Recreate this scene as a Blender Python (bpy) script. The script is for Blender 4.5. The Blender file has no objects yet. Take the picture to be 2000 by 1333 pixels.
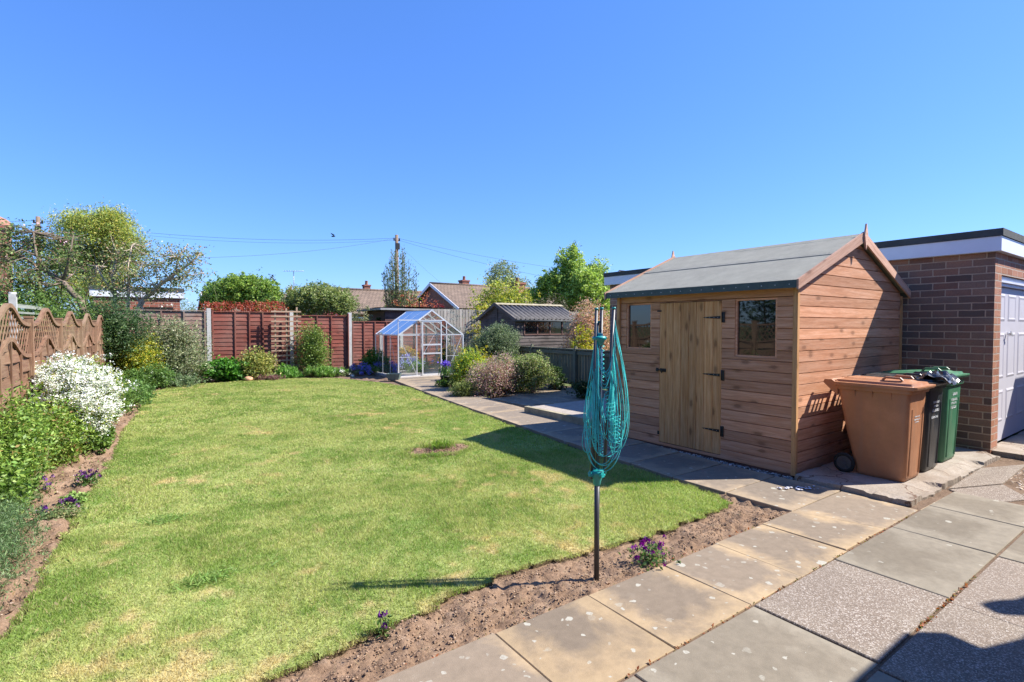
import bpy, math, random
import numpy as np
from mathutils import Vector, Matrix

sc = bpy.context.scene
COL = sc.collection
random.seed(7)
RNG = np.random.default_rng(7)
R = math.radians

# ------------------------------------------------------------------ camera
H = 1.6
F = 1018.0
pitch = math.atan(29.5 / F)
yaw = math.atan(725 * math.cos(pitch) / F)
FW = Vector((math.sin(yaw) * math.cos(pitch), math.cos(yaw) * math.cos(pitch), -math.sin(pitch)))
RT = Vector((math.cos(yaw), -math.sin(yaw), 0))
UP = RT.cross(FW)
cam_d = bpy.data.cameras.new("camera")
cam = bpy.data.objects.new("camera", cam_d)
COL.objects.link(cam)
m = Matrix((RT, UP, -FW)).transposed().to_4x4()
m.translation = Vector((0, 0, H))
cam.matrix_world = m
cam_d.sensor_width = 36
cam_d.lens = F / 2000 * 36
cam_d.clip_start = 0.05
cam_d.clip_end = 2000
sc.camera = cam

# ------------------------------------------------------------------ light
SUN_EL = 45.4
SUN_DIR = Vector((.857 * math.cos(R(SUN_EL)), -.515 * math.cos(R(SUN_EL)), math.sin(R(SUN_EL))))   # towards the sun
w = bpy.data.worlds.new("World")
sc.world = w
w.use_nodes = True
nt = w.node_tree
bg = nt.nodes["Background"]
sky = nt.nodes.new("ShaderNodeTexSky")
sky.sky_type = 'NISHITA'
sky.sun_disc = False
sky.sun_elevation = R(SUN_EL)
sky.sun_rotation = math.atan2(SUN_DIR.x, SUN_DIR.y)
sky.air_density = 1.0
sky.dust_density = 0.3
sky.ozone_density = 3.0
hs = nt.nodes.new("ShaderNodeHueSaturation")
hs.inputs['Saturation'].default_value = 1.3
gm_ = nt.nodes.new("ShaderNodeGamma"); gm_.inputs[1].default_value = 0.66
nt.links.new(sky.outputs[0], gm_.inputs[0]); nt.links.new(gm_.outputs[0], hs.inputs['Color'])
tn_ = nt.nodes.new("ShaderNodeMix"); tn_.data_type = 'RGBA'; tn_.blend_type = 'MULTIPLY'; tn_.inputs[0].default_value = 1
nt.links.new(hs.outputs[0], tn_.inputs[6]); tn_.inputs[7].default_value = (.56, .81, 1.35, 1)
nt.links.new(tn_.outputs[2], bg.inputs[0])
bg.inputs[1].default_value = 0.15
sun_d = bpy.data.lights.new("sun", 'SUN')
sun_d.energy = 5.0
sun_d.angle = R(0.5)
sun_d.color = (1, .95, .87)
sun = bpy.data.objects.new("sun", sun_d)
COL.objects.link(sun)
sun.rotation_euler = SUN_DIR.to_track_quat('Z', 'Y').to_euler()
sc.view_settings.view_transform = 'Standard'
sc.view_settings.look = 'None'
sc.view_settings.exposure = 1.1
sc.view_settings.gamma = 1

# ------------------------------------------------------------------ helpers
def spot(px, D):
    """place on the ground at bearing px (of a 2000 px wide view) and D metres ahead"""
    l = (px - 1000) / F
    f = Vector((math.sin(yaw), math.cos(yaw), 0))
    p = f * D + RT * (l * D)
    return p.x, p.y

def hgt(py, D):
    return H - (py - 637) * D / F

def srgb(r, g, b):
    f = lambda c: ((c / 255 + .055) / 1.055) ** 2.4 if c > 10 else c / 3294
    return (f(r), f(g), f(b), 1)

def vnoise(x, y, s, seed=0):
    x = np.asarray(x) / s + 1000; y = np.asarray(y) / s + 1000
    xi = np.floor(x).astype(np.int64); yi = np.floor(y).astype(np.int64)
    fx = x - xi; fy = y - yi
    fx = fx * fx * (3 - 2 * fx); fy = fy * fy * (3 - 2 * fy)
    def h(a, b):
        n = (a * 374761393 + b * 668265263 + seed * 1274126177) & 0xffffffff
        n = ((n ^ (n >> 13)) * 1274126177) & 0xffffffff
        return ((n ^ (n >> 16)) & 0xffff) / 65535.0
    return (h(xi, yi) * (1 - fx) + h(xi + 1, yi) * fx) * (1 - fy) + (h(xi, yi + 1) * (1 - fx) + h(xi + 1, yi + 1) * fx) * fy

def inpoly(x, y, poly):
    x = np.asarray(x); y = np.asarray(y)
    r = np.zeros(x.shape, bool)
    n = len(poly)
    for i in range(n):
        x0, y0 = poly[i]; x1, y1 = poly[(i + 1) % n]
        c = ((y0 > y) != (y1 > y)) & (x < (x1 - x0) * (y - y0) / (y1 - y0 + 1e-12) + x0)
        r ^= c
    return r

def tag(o, label=None, cat=None, group=None, kind=None):
    if label: o['label'] = label
    if cat: o['category'] = cat
    if group: o['group'] = group
    if kind: o['kind'] = kind
    return o

def thing(name, label, cat, loc=(0, 0, 0), group=None):
    o = bpy.data.objects.new(name, None)
    o.empty_display_size = .2
    COL.objects.link(o)
    o.location = loc
    return tag(o, label, cat, group)

def link(name, me, parent=None):
    o = bpy.data.objects.new(name, me)
    COL.objects.link(o)
    if parent:
        o.parent = parent
        o.matrix_parent_inverse = Matrix.Translation(parent.location).inverted() if parent.parent is None else \
            Matrix.Identity(4)
    return o

class MB:
    """collects faces in world space, builds ONE mesh object"""
    def __init__(s):
        s.v = []; s.f = []; s.uv = []; s.mi = []; s.col = []; s.sm = []
    def face(s, pts, uv=None, mi=0, col=1.0, smooth=False):
        b = len(s.v)
        pts = [Vector(p) for p in pts]
        s.v += [tuple(p) for p in pts]
        s.f.append(tuple(range(b, b + len(pts))))
        if uv is None:
            n = (pts[1] - pts[0]).cross(pts[2] - pts[0])
            a = max(range(3), key=lambda i: abs(n[i]))
            if a == 0: uv = [(p.y, p.z) for p in pts]
            elif a == 1: uv = [(p.x, p.z) for p in pts]
            else: uv = [(p.x, p.y) for p in pts]
        s.uv += uv; s.mi.append(mi); s.col.append(col); s.sm.append(smooth)
    def box(s, x0, x1, y0, y1, z0, z1, mi=0, col=1.0):
        P = lambda x, y, z: Vector((x, y, z))
        s.face([P(x0, y0, z0), P(x1, y0, z0), P(x1, y0, z1), P(x0, y0, z1)], None, mi, col)
        s.face([P(x1, y1, z0), P(x0, y1, z0), P(x0, y1, z1), P(x1, y1, z1)], None, mi, col)
        s.face([P(x0, y1, z0), P(x0, y0, z0), P(x0, y0, z1), P(x0, y1, z1)], None, mi, col)
        s.face([P(x1, y0, z0), P(x1, y1, z0), P(x1, y1, z1), P(x1, y0, z1)], None, mi, col)
        s.face([P(x0, y0, z1), P(x1, y0, z1), P(x1, y1, z1), P(x0, y1, z1)], None, mi, col)
        s.face([P(x0, y1, z0), P(x1, y1, z0), P(x1, y0, z0), P(x0, y0, z0)], None, mi, col)
    def beam(s, a, b, wd, th, side=None, mi=0, col=1.0, grain=True):
        """bar from a to b; wd across 'side', th along the third axis; uv u = along"""
        a = Vector(a); b = Vector(b)
        d = (b - a); L = d.length
        if L < 1e-6: return
        d /= L
        if side is None: side = Vector((0, 0, 1)) if abs(d.z) < .9 else Vector((1, 0, 0))
        side = Vector(side); side = (side - d * side.dot(d)).normalized()
        n = d.cross(side)
        c = [side * (i * wd / 2) + n * (j * th / 2) for i, j in ((-1, -1), (1, -1), (1, 1), (-1, 1))]
        off = random.random() * 9; offv = random.random() * 9
        per = [0, wd, wd + th, 2 * wd + th, 2 * wd + 2 * th]
        for k in range(4):
            k2 = (k + 1) % 4
            s.face([a + c[k], a + c[k2], b + c[k2], b + c[k]],
                   [(off, offv + per[k]), (off, offv + per[k + 1]), (off + L, offv + per[k + 1]), (off + L, offv + per[k])], mi, col)
        s.face([a + c[3], a + c[2], a + c[1], a + c[0]], [(off, offv), (off, offv + wd), (off + th, offv + wd), (off + th, offv)], mi, col)
        s.face([b + c[0], b + c[1], b + c[2], b + c[3]], [(off, offv), (off, offv + wd), (off + th, offv + wd), (off + th, offv)], mi, col)
    def prism(s, poly, ext, mi=0, col=1.0, uvo=None):
        """poly: list of points (planar), extruded by vector ext"""
        poly = [Vector(p) for p in poly]; ext = Vector(ext)
        n = (poly[1] - poly[0]).cross(poly[2] - poly[0])
        if n.dot(ext) > 0: poly = poly[::-1]
        s.face(poly, None, mi, col)
        s.face([p + ext for p in poly[::-1]], None, mi, col)
        for i in range(len(poly)):
            a = poly[i]; b = poly[(i + 1) % len(poly)]
            s.face([b, a, a + ext, b + ext], None, mi, col)
    def tube(s, pts, rad, n=8, mi=0, col=1.0, smooth=True, cap=True):
        pts = [Vector(p) for p in pts]
        if not hasattr(rad, '__len__'): rad = [rad] * len(pts)
        rings = []
        prev = None
        base = len(s.v)
        for i, p in enumerate(pts):
            d = (pts[min(i + 1, len(pts) - 1)] - pts[max(i - 1, 0)])
            if d.length < 1e-9: d = Vector((0, 0, 1))
            d.normalize()
            if prev is None:
                x = d.orthogonal().normalized()
            else:
                x = prev - d * prev.dot(d)
                x = x.normalized() if x.length > 1e-6 else d.orthogonal().normalized()
            prev = x
            y = d.cross(x)
            for k in range(n):
                t = 2 * math.pi * k / n
                s.v.append(tuple(p + (x * math.cos(t) + y * math.sin(t)) * rad[i]))
        L = 0
        for i in range(len(pts) - 1):
            L2 = L + (pts[i + 1] - pts[i]).length
            for k in range(n):
                k2 = (k + 1) % n
                a = base + i * n
                s.f.append((a + k, a + k2, a + n + k2, a + n + k))
                u0 = k / n * 6.28 * rad[i]; u1 = (k + 1) / n * 6.28 * rad[i]
                s.uv += [(L, u0), (L, u1), (L2, u1), (L2, u0)]
                s.mi.append(mi); s.col.append(col); s.sm.append(smooth)
            L = L2
        if cap:
            for r0, rev in ((base, True), (base + (len(pts) - 1) * n, False)):
                idx = list(range(r0, r0 + n))
                if rev: idx = idx[::-1]
                s.f.append(tuple(idx)); s.uv += [(0, 0)] * n
                s.mi.append(mi); s.col.append(col); s.sm.append(False)
    def lathe(s, c, prof, n=24, mi=0, smooth=True, col=1.0):
        """prof: list of (r, z) about vertical axis through c"""
        base = len(s.v)
        for r, z in prof:
            for k in range(n):
                t = 2 * math.pi * k / n
                s.v.append((c[0] + r * math.cos(t), c[1] + r * math.sin(t), c[2] + z))
        for i in range(len(prof) - 1):
            for k in range(n):
                k2 = (k + 1) % n; a = base + i * n
                s.f.append((a + k, a + k2, a + n + k2, a + n + k))
                s.uv += [(k / n, i), ((k + 1) / n, i), ((k + 1) / n, i + 1), (k / n, i + 1)]
                s.mi.append(mi); s.col.append(col); s.sm.append(smooth)
    def grid(s, P, mi=0, smooth=True, col=None, uvm=None):
        """P[i][j] points"""
        base = len(s.v); ni = len(P); nj = len(P[0])
        for r in P: s.v += [tuple(p) for p in r]
        for i in range(ni - 1):
            for j in range(nj - 1):
                a = base + i * nj + j
                ids = (a, a + nj, a + nj + 1, a + 1)
                s.f.append(ids)
                if uvm is None: s.uv += [(s.v[q][0], s.v[q][1]) for q in ids]
                else: s.uv += [uvm(Vector(s.v[q])) for q in ids]
                s.mi.append(mi); s.col.append(1.0 if col is None else col); s.sm.append(smooth)
    def build(s, name, mats, parent=None, bevel=0, origin=None):
        me = bpy.data.meshes.new(name)
        org = Vector(parent.location) if parent is not None and parent.type == 'EMPTY' else None
        if parent is not None and parent.type != 'EMPTY':
            q = parent
            while q.parent: q = q.parent
            org = Vector(q.location)
        if parent is None:
            a = np.array(s.v)
            org = Vector((float(a[:, 0].mean()), float(a[:, 1].mean()), float(a[:, 2].min()))) if origin is None else Vector(origin)
        vs = [(x - org.x, y - org.y, z - org.z) for x, y, z in s.v]
        me.from_pydata(vs, [], s.f)
        for m_ in (mats if isinstance(mats, (list, tuple)) else [mats]): me.materials.append(m_)
        uvl = me.uv_layers.new(name="UVMap")
        uvl.data.foreach_set('uv', np.array(s.uv, np.float32).ravel())
        me.polygons.foreach_set('material_index', s.mi)
        me.polygons.foreach_set('use_smooth', s.sm)
        at = me.attributes.new('rnd', 'FLOAT', 'FACE')
        at.data.foreach_set('value', np.array(s.col, np.float32))
        me.update()
        o = bpy.data.objects.new(name, me)
        COL.objects.link(o)
        if parent is not None: o.parent = parent
        else: o.location = org
        if bevel:
            b = o.modifiers.new('bevel', 'BEVEL'); b.width = bevel; b.segments = 2; b.limit_method = 'ANGLE'; b.angle_limit = R(40)
        return o

def weld(o, d=.0005):
    wm = o.modifiers.new('weld', 'WELD'); wm.merge_threshold = d
    # weld first
    if len(o.modifiers) > 1: o.modifiers.move(len(o.modifiers) - 1, 0)
    return o

# ------------------------------------------------------------------ materials
def newmat(name):
    m = bpy.data.materials.new(name); m.use_nodes = True
    n = m.node_tree.nodes; p = n['Principled BSDF']
    return m, n, m.node_tree.links, p

def N(n, t, **k):
    x = n.new(t)
    for a, b in k.items(): setattr(x, a, b)
    return x

def ramp(n, stops, interp='LINEAR'):
    r = n.new('ShaderNodeValToRGB'); e = r.color_ramp.elements
    r.color_ramp.interpolation = interp
    while len(e) < len(stops): e.new(.5)
    for i, (p, c) in enumerate(stops):
        e[i].position = p; e[i].color = c if len(c) == 4 else (*c, 1)
    return r

def mixc(n, l, fac, a, b, mode='MIX'):
    x = n.new('ShaderNodeMix'); x.data_type = 'RGBA'; x.blend_type = mode
    for s, v in ((0, fac), (6, a), (7, b)):
        if hasattr(v, 'is_output') or hasattr(v, 'links'): l.new(v, x.inputs[s])
        else: x.inputs[s].default_value = v if s == 0 else (v if len(v) == 4 else (*v, 1))
    return x.outputs[2]

def noise(n, l, scale, detail=4, rough=.6, vec=None, dist=0):
    x = n.new('ShaderNodeTexNoise'); x.inputs['Scale'].default_value = scale
    x.inputs['Detail'].default_value = detail; x.inputs['Roughness'].default_value = rough
    x.inputs['Distortion'].default_value = dist
    if vec is not None: l.new(vec, x.inputs['Vector'])
    return x.outputs[0]

def plain(name, c, rough=.6, var=.15, scale=6, bump=0.0, bscale=80, metal=0, spec=.5, coord='Object'):
    m, n, l, p = newmat(name)
    tc = N(n, 'ShaderNodeTexCoord')
    v = tc.outputs[coord]
    nz = noise(n, l, scale, 5, .65, v)
    c3 = c[:3]
    r = ramp(n, [(.3, tuple(x * (1 - var) for x in c3)), (.7, tuple(min(1, x * (1 + var)) for x in c3))])
    l.new(nz, r.inputs[0])
    l.new(r.outputs[0], p.inputs['Base Color'])
    p.inputs['Roughness'].default_value = rough
    p.inputs['Metallic'].default_value = metal
    p.inputs['Specular IOR Level'].default_value = spec
    if bump:
        b = N(n, 'ShaderNodeBump'); b.inputs['Strength'].default_value = bump; b.inputs['Distance'].default_value = .01
        l.new(noise(n, l, bscale, 4, .7, v), b.inputs['Height']); l.new(b.outputs[0], p.inputs['Normal'])
    return m

def wood(name, ca, cb, cdark, knots=.5, rough=.75, weather=None, axis='u', gs=1.0, cw=None):
    """boards: uv in metres, u along the grain; 'rnd' attribute varies each board"""
    m, n, l, p = newmat(name)
    uv = N(n, 'ShaderNodeUVMap'); uv.uv_map = 'UVMap'
    at = N(n, 'ShaderNodeAttribute', attribute_name='rnd')
    mp = N(n, 'ShaderNodeMapping')
    l.new(uv.outputs[0], mp.inputs[0])
    mp.inputs['Scale'].default_value = (1.2 * gs, 22 * gs, 1) if axis == 'u' else (22 * gs, 1.2 * gs, 1)
    cx = N(n, 'ShaderNodeCombineXYZ'); 
    mul = N(n, 'ShaderNodeMath', operation='MULTIPLY'); l.new(at.outputs['Fac'], mul.inputs[0]); mul.inputs[1].default_value = 37.0
    l.new(mul.outputs[0], cx.inputs[2])
    add = N(n, 'ShaderNodeVectorMath', operation='ADD'); l.new(mp.outputs[0], add.inputs[0]); l.new(cx.outputs[0], add.inputs[1])
    g = noise(n, l, 1.6, 6, .6, add.outputs[0], .6)
    r = ramp(n, [(.25, cdark), (.45, ca), (.72, cb)])
    l.new(g, r.inputs[0]); col = r.outputs[0]
    # fine fibres
    g2 = noise(n, l, 7, 4, .7, add.outputs[0])
    r2 = ramp(n, [(.3, (.72, .72, .72)), (.7, (1.12, 1.12, 1.12))]); l.new(g2, r2.inputs[0])
    col = mixc(n, l, .8, col, r2.outputs[0], 'MULTIPLY')
    # per-board tint
    mr = N(n, 'ShaderNodeMapRange'); l.new(at.outputs['Fac'], mr.inputs[0]); mr.inputs[3].default_value = .78; mr.inputs[4].default_value = 1.2
    hv = N(n, 'ShaderNodeHueSaturation'); l.new(mr.outputs[0], hv.inputs['Value']); l.new(col, hv.inputs['Color']); col = hv.outputs[0]
    if weather:
        wn = noise(n, l, 1.1, 5, .6, N(n, 'ShaderNodeTexCoord').outputs['Object'])
        wr = ramp(n, [(.42, (0, 0, 0)), (.68, (1, 1, 1))]); l.new(wn, wr.inputs[0])
        wf = N(n, 'ShaderNodeMath', operation='MULTIPLY'); l.new(wr.outputs[0], wf.inputs[0]); wf.inputs[1].default_value = weather[1]
        col = mixc(n, l, wf.outputs[0], col, weather[0])
    if knots:
        mp2 = N(n, 'ShaderNodeMapping'); l.new(uv.outputs[0], mp2.inputs[0])
        mp2.inputs['Scale'].default_value = (2.6, 6.0, 1) if axis == 'u' else (6.0, 2.6, 1)
        add2 = N(n, 'ShaderNodeVectorMath', operation='ADD'); l.new(mp2.outputs[0], add2.inputs[0]); l.new(cx.outputs[0], add2.inputs[1])
        vo = N(n, 'ShaderNodeTexVoronoi', voronoi_dimensions='2D'); l.new(add2.outputs[0], vo.inputs['Vector']); vo.inputs['Scale'].default_value = 1.0
        wob = noise(n, l, 14, 2, .5, add2.outputs[0])
        wm_ = N(n, 'ShaderNodeMath', operation='MULTIPLY_ADD'); l.new(wob, wm_.inputs[0]); wm_.inputs[1].default_value = .1; l.new(vo.outputs['Distance'], wm_.inputs[2])
        kr = ramp(n, [(.0, (1, 1, 1)), (.13, (1, 1, 1)), (.19, (.35, .35, .35)), (.28, (0, 0, 0))]); l.new(wm_.outputs[0], kr.inputs[0])
        # only a share of the cells carry a knot
        sx = N(n, 'ShaderNodeSeparateColor'); l.new(vo.outputs['Color'], sx.inputs[0])
        gt = N(n, 'ShaderNodeMath', operation='GREATER_THAN'); l.new(sx.outputs[0], gt.inputs[0]); gt.inputs[1].default_value = 1 - knots
        kf = N(n, 'ShaderNodeMath', operation='MULTIPLY'); l.new(kr.outputs[0], kf.inputs[0]); l.new(gt.outputs[0], kf.inputs[1])
        kf2 = N(n, 'ShaderNodeMath', operation='MULTIPLY'); l.new(kf.outputs[0], kf2.inputs[0]); kf2.inputs[1].default_value = .62
        col = mixc(n, l, kf2.outputs[0], col, tuple(x * .35 for x in cdark[:3]))
    l.new(col, p.inputs['Base Color'])
    p.inputs['Roughness'].default_value = rough
    p.inputs['Specular IOR Level'].default_value = .25
    b = N(n, 'ShaderNodeBump'); b.inputs['Strength'].default_value = .35; b.inputs['Distance'].default_value = .003
    l.new(g2, b.inputs['Height']); l.new(b.outputs[0], p.inputs['Normal'])
    return m

def brickmat(name, cols, mortar, dark=None):
    m, n, l, p = newmat(name)
    uv = N(n, 'ShaderNodeUVMap'); uv.uv_map = 'UVMap'
    wv = noise(n, l, 9, 2, .5, uv.outputs[0])
    bt = N(n, 'ShaderNodeTexBrick'); 
    nzv = N(n, 'ShaderNodeVectorMath', operation='MULTIPLY_ADD')
    tn = N(n, 'ShaderNodeTexNoise'); tn.inputs['Scale'].default_value = 12; l.new(uv.outputs[0], tn.inputs['Vector'])
    l.new(tn.outputs['Color'], nzv.inputs[0]); nzv.inputs[1].default_value = (.008, .008, 0); l.new(uv.outputs[0], nzv.inputs[2])
    l.new(nzv.outputs[0], bt.inputs['Vector'])
    bt.inputs['Scale'].default_value = 1; bt.inputs['Brick Width'].default_value = .265; bt.inputs['Row Height'].default_value = .09
    bt.inputs['Mortar Size'].default_value = .0078; bt.inputs['Mortar Smooth'].default_value = .25
    bt.inputs['Color1'].default_value = (0, 0, 0, 1); bt.inputs['Color2'].default_value = (1, 1, 1, 1); bt.inputs['Mortar'].default_value = (.5, .5, .5, 1)
    r = ramp(n, [(i / (len(cols) - 1), c) for i, c in enumerate(cols)]); l.new(bt.outputs['Color'], r.inputs[0])
    fn = noise(n, l, 60, 5, .7, uv.outputs[0])
    fr = ramp(n, [(.3, (.7, .7, .7)), (.7, (1.2, 1.2, 1.2))]); l.new(fn, fr.inputs[0])
    col = mixc(n, l, .8, r.outputs[0], fr.outputs[0], 'MULTIPLY')
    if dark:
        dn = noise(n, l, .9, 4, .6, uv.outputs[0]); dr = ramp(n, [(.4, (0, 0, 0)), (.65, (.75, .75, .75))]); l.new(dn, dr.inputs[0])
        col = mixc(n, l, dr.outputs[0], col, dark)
    mn = noise(n, l, 30, 4, .6, uv.outputs[0]); mr = ramp(n, [(.3, tuple(x * .75 for x in mortar)), (.7, mortar)]); l.new(mn, mr.inputs[0])
    col = mixc(n, l, bt.outputs['Fac'], col, mr.outputs[0])
    l.new(col, p.inputs['Base Color']); p.inputs['Roughness'].default_value = .9; p.inputs['Specular IOR Level'].default_value = .2
    inv = N(n, 'ShaderNodeMath', operation='MULTIPLY_ADD'); l.new(bt.outputs['Fac'], inv.inputs[0]); inv.inputs[1].default_value = -1.2
    l.new(fn, inv.inputs[2])
    b = N(n, 'ShaderNodeBump'); b.inputs['Strength'].default_value = .9; b.inputs['Distance'].default_value = .008
    l.new(inv.outputs[0], b.inputs['Height']); l.new(b.outputs[0], p.inputs['Normal'])
    return m

def leafmat(name, trans=.35, rough=.5):
    """one leaf material: each leaf carries its own colour"""
    m, n, l, p = newmat(name)
    at = N(n, 'ShaderNodeAttribute', attribute_name='leafcol')
    l.new(at.outputs['Color'], p.inputs['Base Color'])
    p.inputs['Roughness'].default_value = rough
    p.inputs['Specular IOR Level'].default_value = .35
    tr = N(n, 'ShaderNodeBsdfTranslucent')
    hv = N(n, 'ShaderNodeHueSaturation'); hv.inputs['Saturation'].default_value = 1.1; hv.inputs['Value'].default_value = 1.3
    l.new(at.outputs['Color'], hv.inputs['Color']); l.new(hv.outputs[0], tr.inputs['Color'])
    mx = N(n, 'ShaderNodeMixShader'); mx.inputs[0].default_value = trans
    l.new(p.outputs[0], mx.inputs[1]); l.new(tr.outputs[0], mx.inputs[2])
    l.new(mx.outputs[0], n['Material Output'].inputs[0])
    return m

M_leaf = leafmat('leaf')
M_petal = leafmat('petal', .25, .7)
M_grass = leafmat('grass_blade', .42, .6)
M_bark = plain('bark', (.16, .12, .085), .9, .4, 14, .8, 60)
M_barkpale = plain('bark_pale', (.42, .34, .25), .9, .35, 14, .8, 60)
M_stem = plain('stem', (.17, .15, .07), .8, .3, 20)
M_shed = wood('shed_boards', (.54, .258, .138), (.655, .37, .235), (.42, .19, .098), .36)
M_door = wood('shed_door_planks', (.57, .275, .105), (.70, .405, .195), (.37, .16, .065), .5)
M_barge = wood('barge_wood', (.5, .29, .2), (.62, .40, .29), (.38, .2, .13), .25)
M_trim = wood('trim_wood', (.42, .22, .09), (.52, .30, .14), (.28, .13, .05), .2)
M_redfence = wood('red_fence_wood', (.185, .05, .035), (.27, .085, .06), (.10, .03, .022), .15, weather=((.3, .22, .18), .3))
M_greyfence = wood('weathered_fence_wood', (.2, .10, .075), (.3, .19, .15), (.12, .06, .045), .15, weather=((.33, .29, .25), .85))
M_leftfence = wood('left_fence_wood', (.19, .10, .06), (.27, .165, .10), (.11, .055, .033), .2, weather=((.28, .21, .13), .6))
M_greenfence = wood('algae_fence_wood', (.14, .13, .09), (.2, .19, .14), (.08, .08, .055), .1, weather=((.10, .13, .07), .6))
M_silver = wood('silver_fence_wood', (.3, .27, .23), (.42, .38, .33), (.18, .16, .13), .1)
M_slat = wood('slat_fence_wood', (.26, .28, .24), (.36, .38, .33), (.16, .17, .14), .1)
M_old = wood('old_shed_wood', (.06, .05, .045), (.16, .125, .115), (.035, .03, .027), .1, weather=((.2, .17, .16), .5))
M_oldbrown = wood('brown_shed_wood', (.11, .06, .05), (.2, .12, .10), (.06, .035, .03), .1)
M_trellis = wood('trellis_wood', (.3, .2, .13), (.42, .3, .22), (.2, .12, .08), .1)
M_concrete = plain('concrete', (.33, .285, .24), .9, .18, 9, .5, 90)
M_post = plain('concrete_post', (.44, .43, .41), .9, .14, 12, .4, 120)
M_felt = plain('green_felt', (.26, .25, .20), .95, .13, 5, .5, 260)
M_feltedge = plain('felt_edge', (.07, .095, .085), .9, .2, 8, .3, 200)
M_feltgrey = plain('grey_felt', (.3, .3, .29), .95, .2, 4, .5, 150)
M_feltdark = plain('dark_felt', (.06, .065, .065), .95, .3, 4, .5, 100)
M_white = plain('white_board', (.68, .70, .78), .5, .05, 4)
M_upvc = plain('garage_door_paint', (.58, .56, .60), .45, .04, 4)
M_upvcw = plain('white_frame', (.66, .67, .74), .45, .05, 4)
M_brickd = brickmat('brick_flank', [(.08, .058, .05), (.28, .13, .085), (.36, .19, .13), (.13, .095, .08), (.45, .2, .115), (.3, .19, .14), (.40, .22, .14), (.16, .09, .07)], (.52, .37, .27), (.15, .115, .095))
M_brickr = brickmat('brick_front', [(.30, .12, .07), (.38, .18, .10), (.42, .20, .13), (.33, .14, .09)], (.5, .42, .34))
M_brickh = brickmat('brick_house', [(.26, .09, .06), (.33, .12, .08), (.22, .08, .06)], (.4, .34, .28))
M_iron = plain('black_iron', (.012, .013, .014), .5, .3, 20, metal=.2)
M_alu = plain('aluminium', (.68, .69, .7), .38, .08, 8, metal=.45)
M_alud = plain('aluminium_dull', (.42, .42, .42), .5, .1, 8, metal=.6)
M_dark = plain('interior_shade', (.015, .014, .013), .9, .2)
M_pole = plain('grey_steel', (.05, .052, .058), .42, .2, 10, metal=.15)
M_teal = plain('teal_plastic', (.01, .29, .27), .4, .1, 20)
M_cord = plain('teal_cord', (.08, .66, .63), .85, .15, 30)
M_rubber = plain('rubber', (.014, .015, .014), .8, .2, 20)
M_rim = plain('wheel_plastic', (.07, .072, .075), .55, .2, 20)
M_wire = plain('wire', (.05, .06, .08), .7, .1)
M_tile = None

def glassmat(name, refl=.1, tint=(.95, .97, .96), haze=0.0):
    m, n, l, p = newmat(name)
    n.remove(p)
    t = N(n, 'ShaderNodeBsdfTransparent'); t.inputs[0].default_value = (*tint, 1)
    g = N(n, 'ShaderNodeBsdfGlossy'); g.inputs['Roughness'].default_value = .03
    fr = N(n, 'ShaderNodeFresnel'); fr.inputs[0].default_value = 1.3
    mm = N(n, 'ShaderNodeMath', operation='ADD'); l.new(fr.outputs[0], mm.inputs[0]); mm.inputs[1].default_value = refl
    mx = N(n, 'ShaderNodeMixShader'); l.new(mm.outputs[0], mx.inputs[0]); l.new(t.outputs[0], mx.inputs[1]); l.new(g.outputs[0], mx.inputs[2])
    out = mx.outputs[0]
    if haze:
        d = N(n, 'ShaderNodeBsdfDiffuse'); d.inputs[0].default_value = (.6, .65, .62, 1)
        nz = noise(n, l, 3, 4, .6, N(n, 'ShaderNodeTexCoord').outputs['Object']); rr = ramp(n, [(.3, (haze * .4,) * 3), (.75, (haze * 1.6,) * 3)]); l.new(nz, rr.inputs[0])
        m2 = N(n, 'ShaderNodeMixShader'); l.new(rr.outputs[0], m2.inputs[0]); l.new(out, m2.inputs[1]); l.new(d.outputs[0], m2.inputs[2]); out = m2.outputs[0]
    l.new(out, n['Material Output'].inputs[0])
    return m
M_glass = glassmat('greenhouse_glass', .03, haze=.07)
M_glassroof = glassmat('greenhouse_roof_glass', .02, haze=.13)

def darkglass(name, spec=.5):
    m, n, l, p = newmat(name)
    p.inputs['Base Color'].default_value = (.012, .014, .014, 1); p.inputs['Roughness'].default_value = .02
    p.inputs['IOR'].default_value = 1.6; p.inputs['Coat Weight'].default_value = spec * .5; p.inputs['Coat Roughness'].default_value = .01
    tc = N(n, 'ShaderNodeTexCoord')
    b = N(n, 'ShaderNodeBump'); b.inputs['Strength'].default_value = .12; b.inputs['Distance'].default_value = .02
    l.new(noise(n, l, 2.5, 1, .3, tc.outputs['Object']), b.inputs['Height']); l.new(b.outputs[0], p.inputs['Normal'])
    return m
M_pane = darkglass('window_glass', 1.0)

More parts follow.
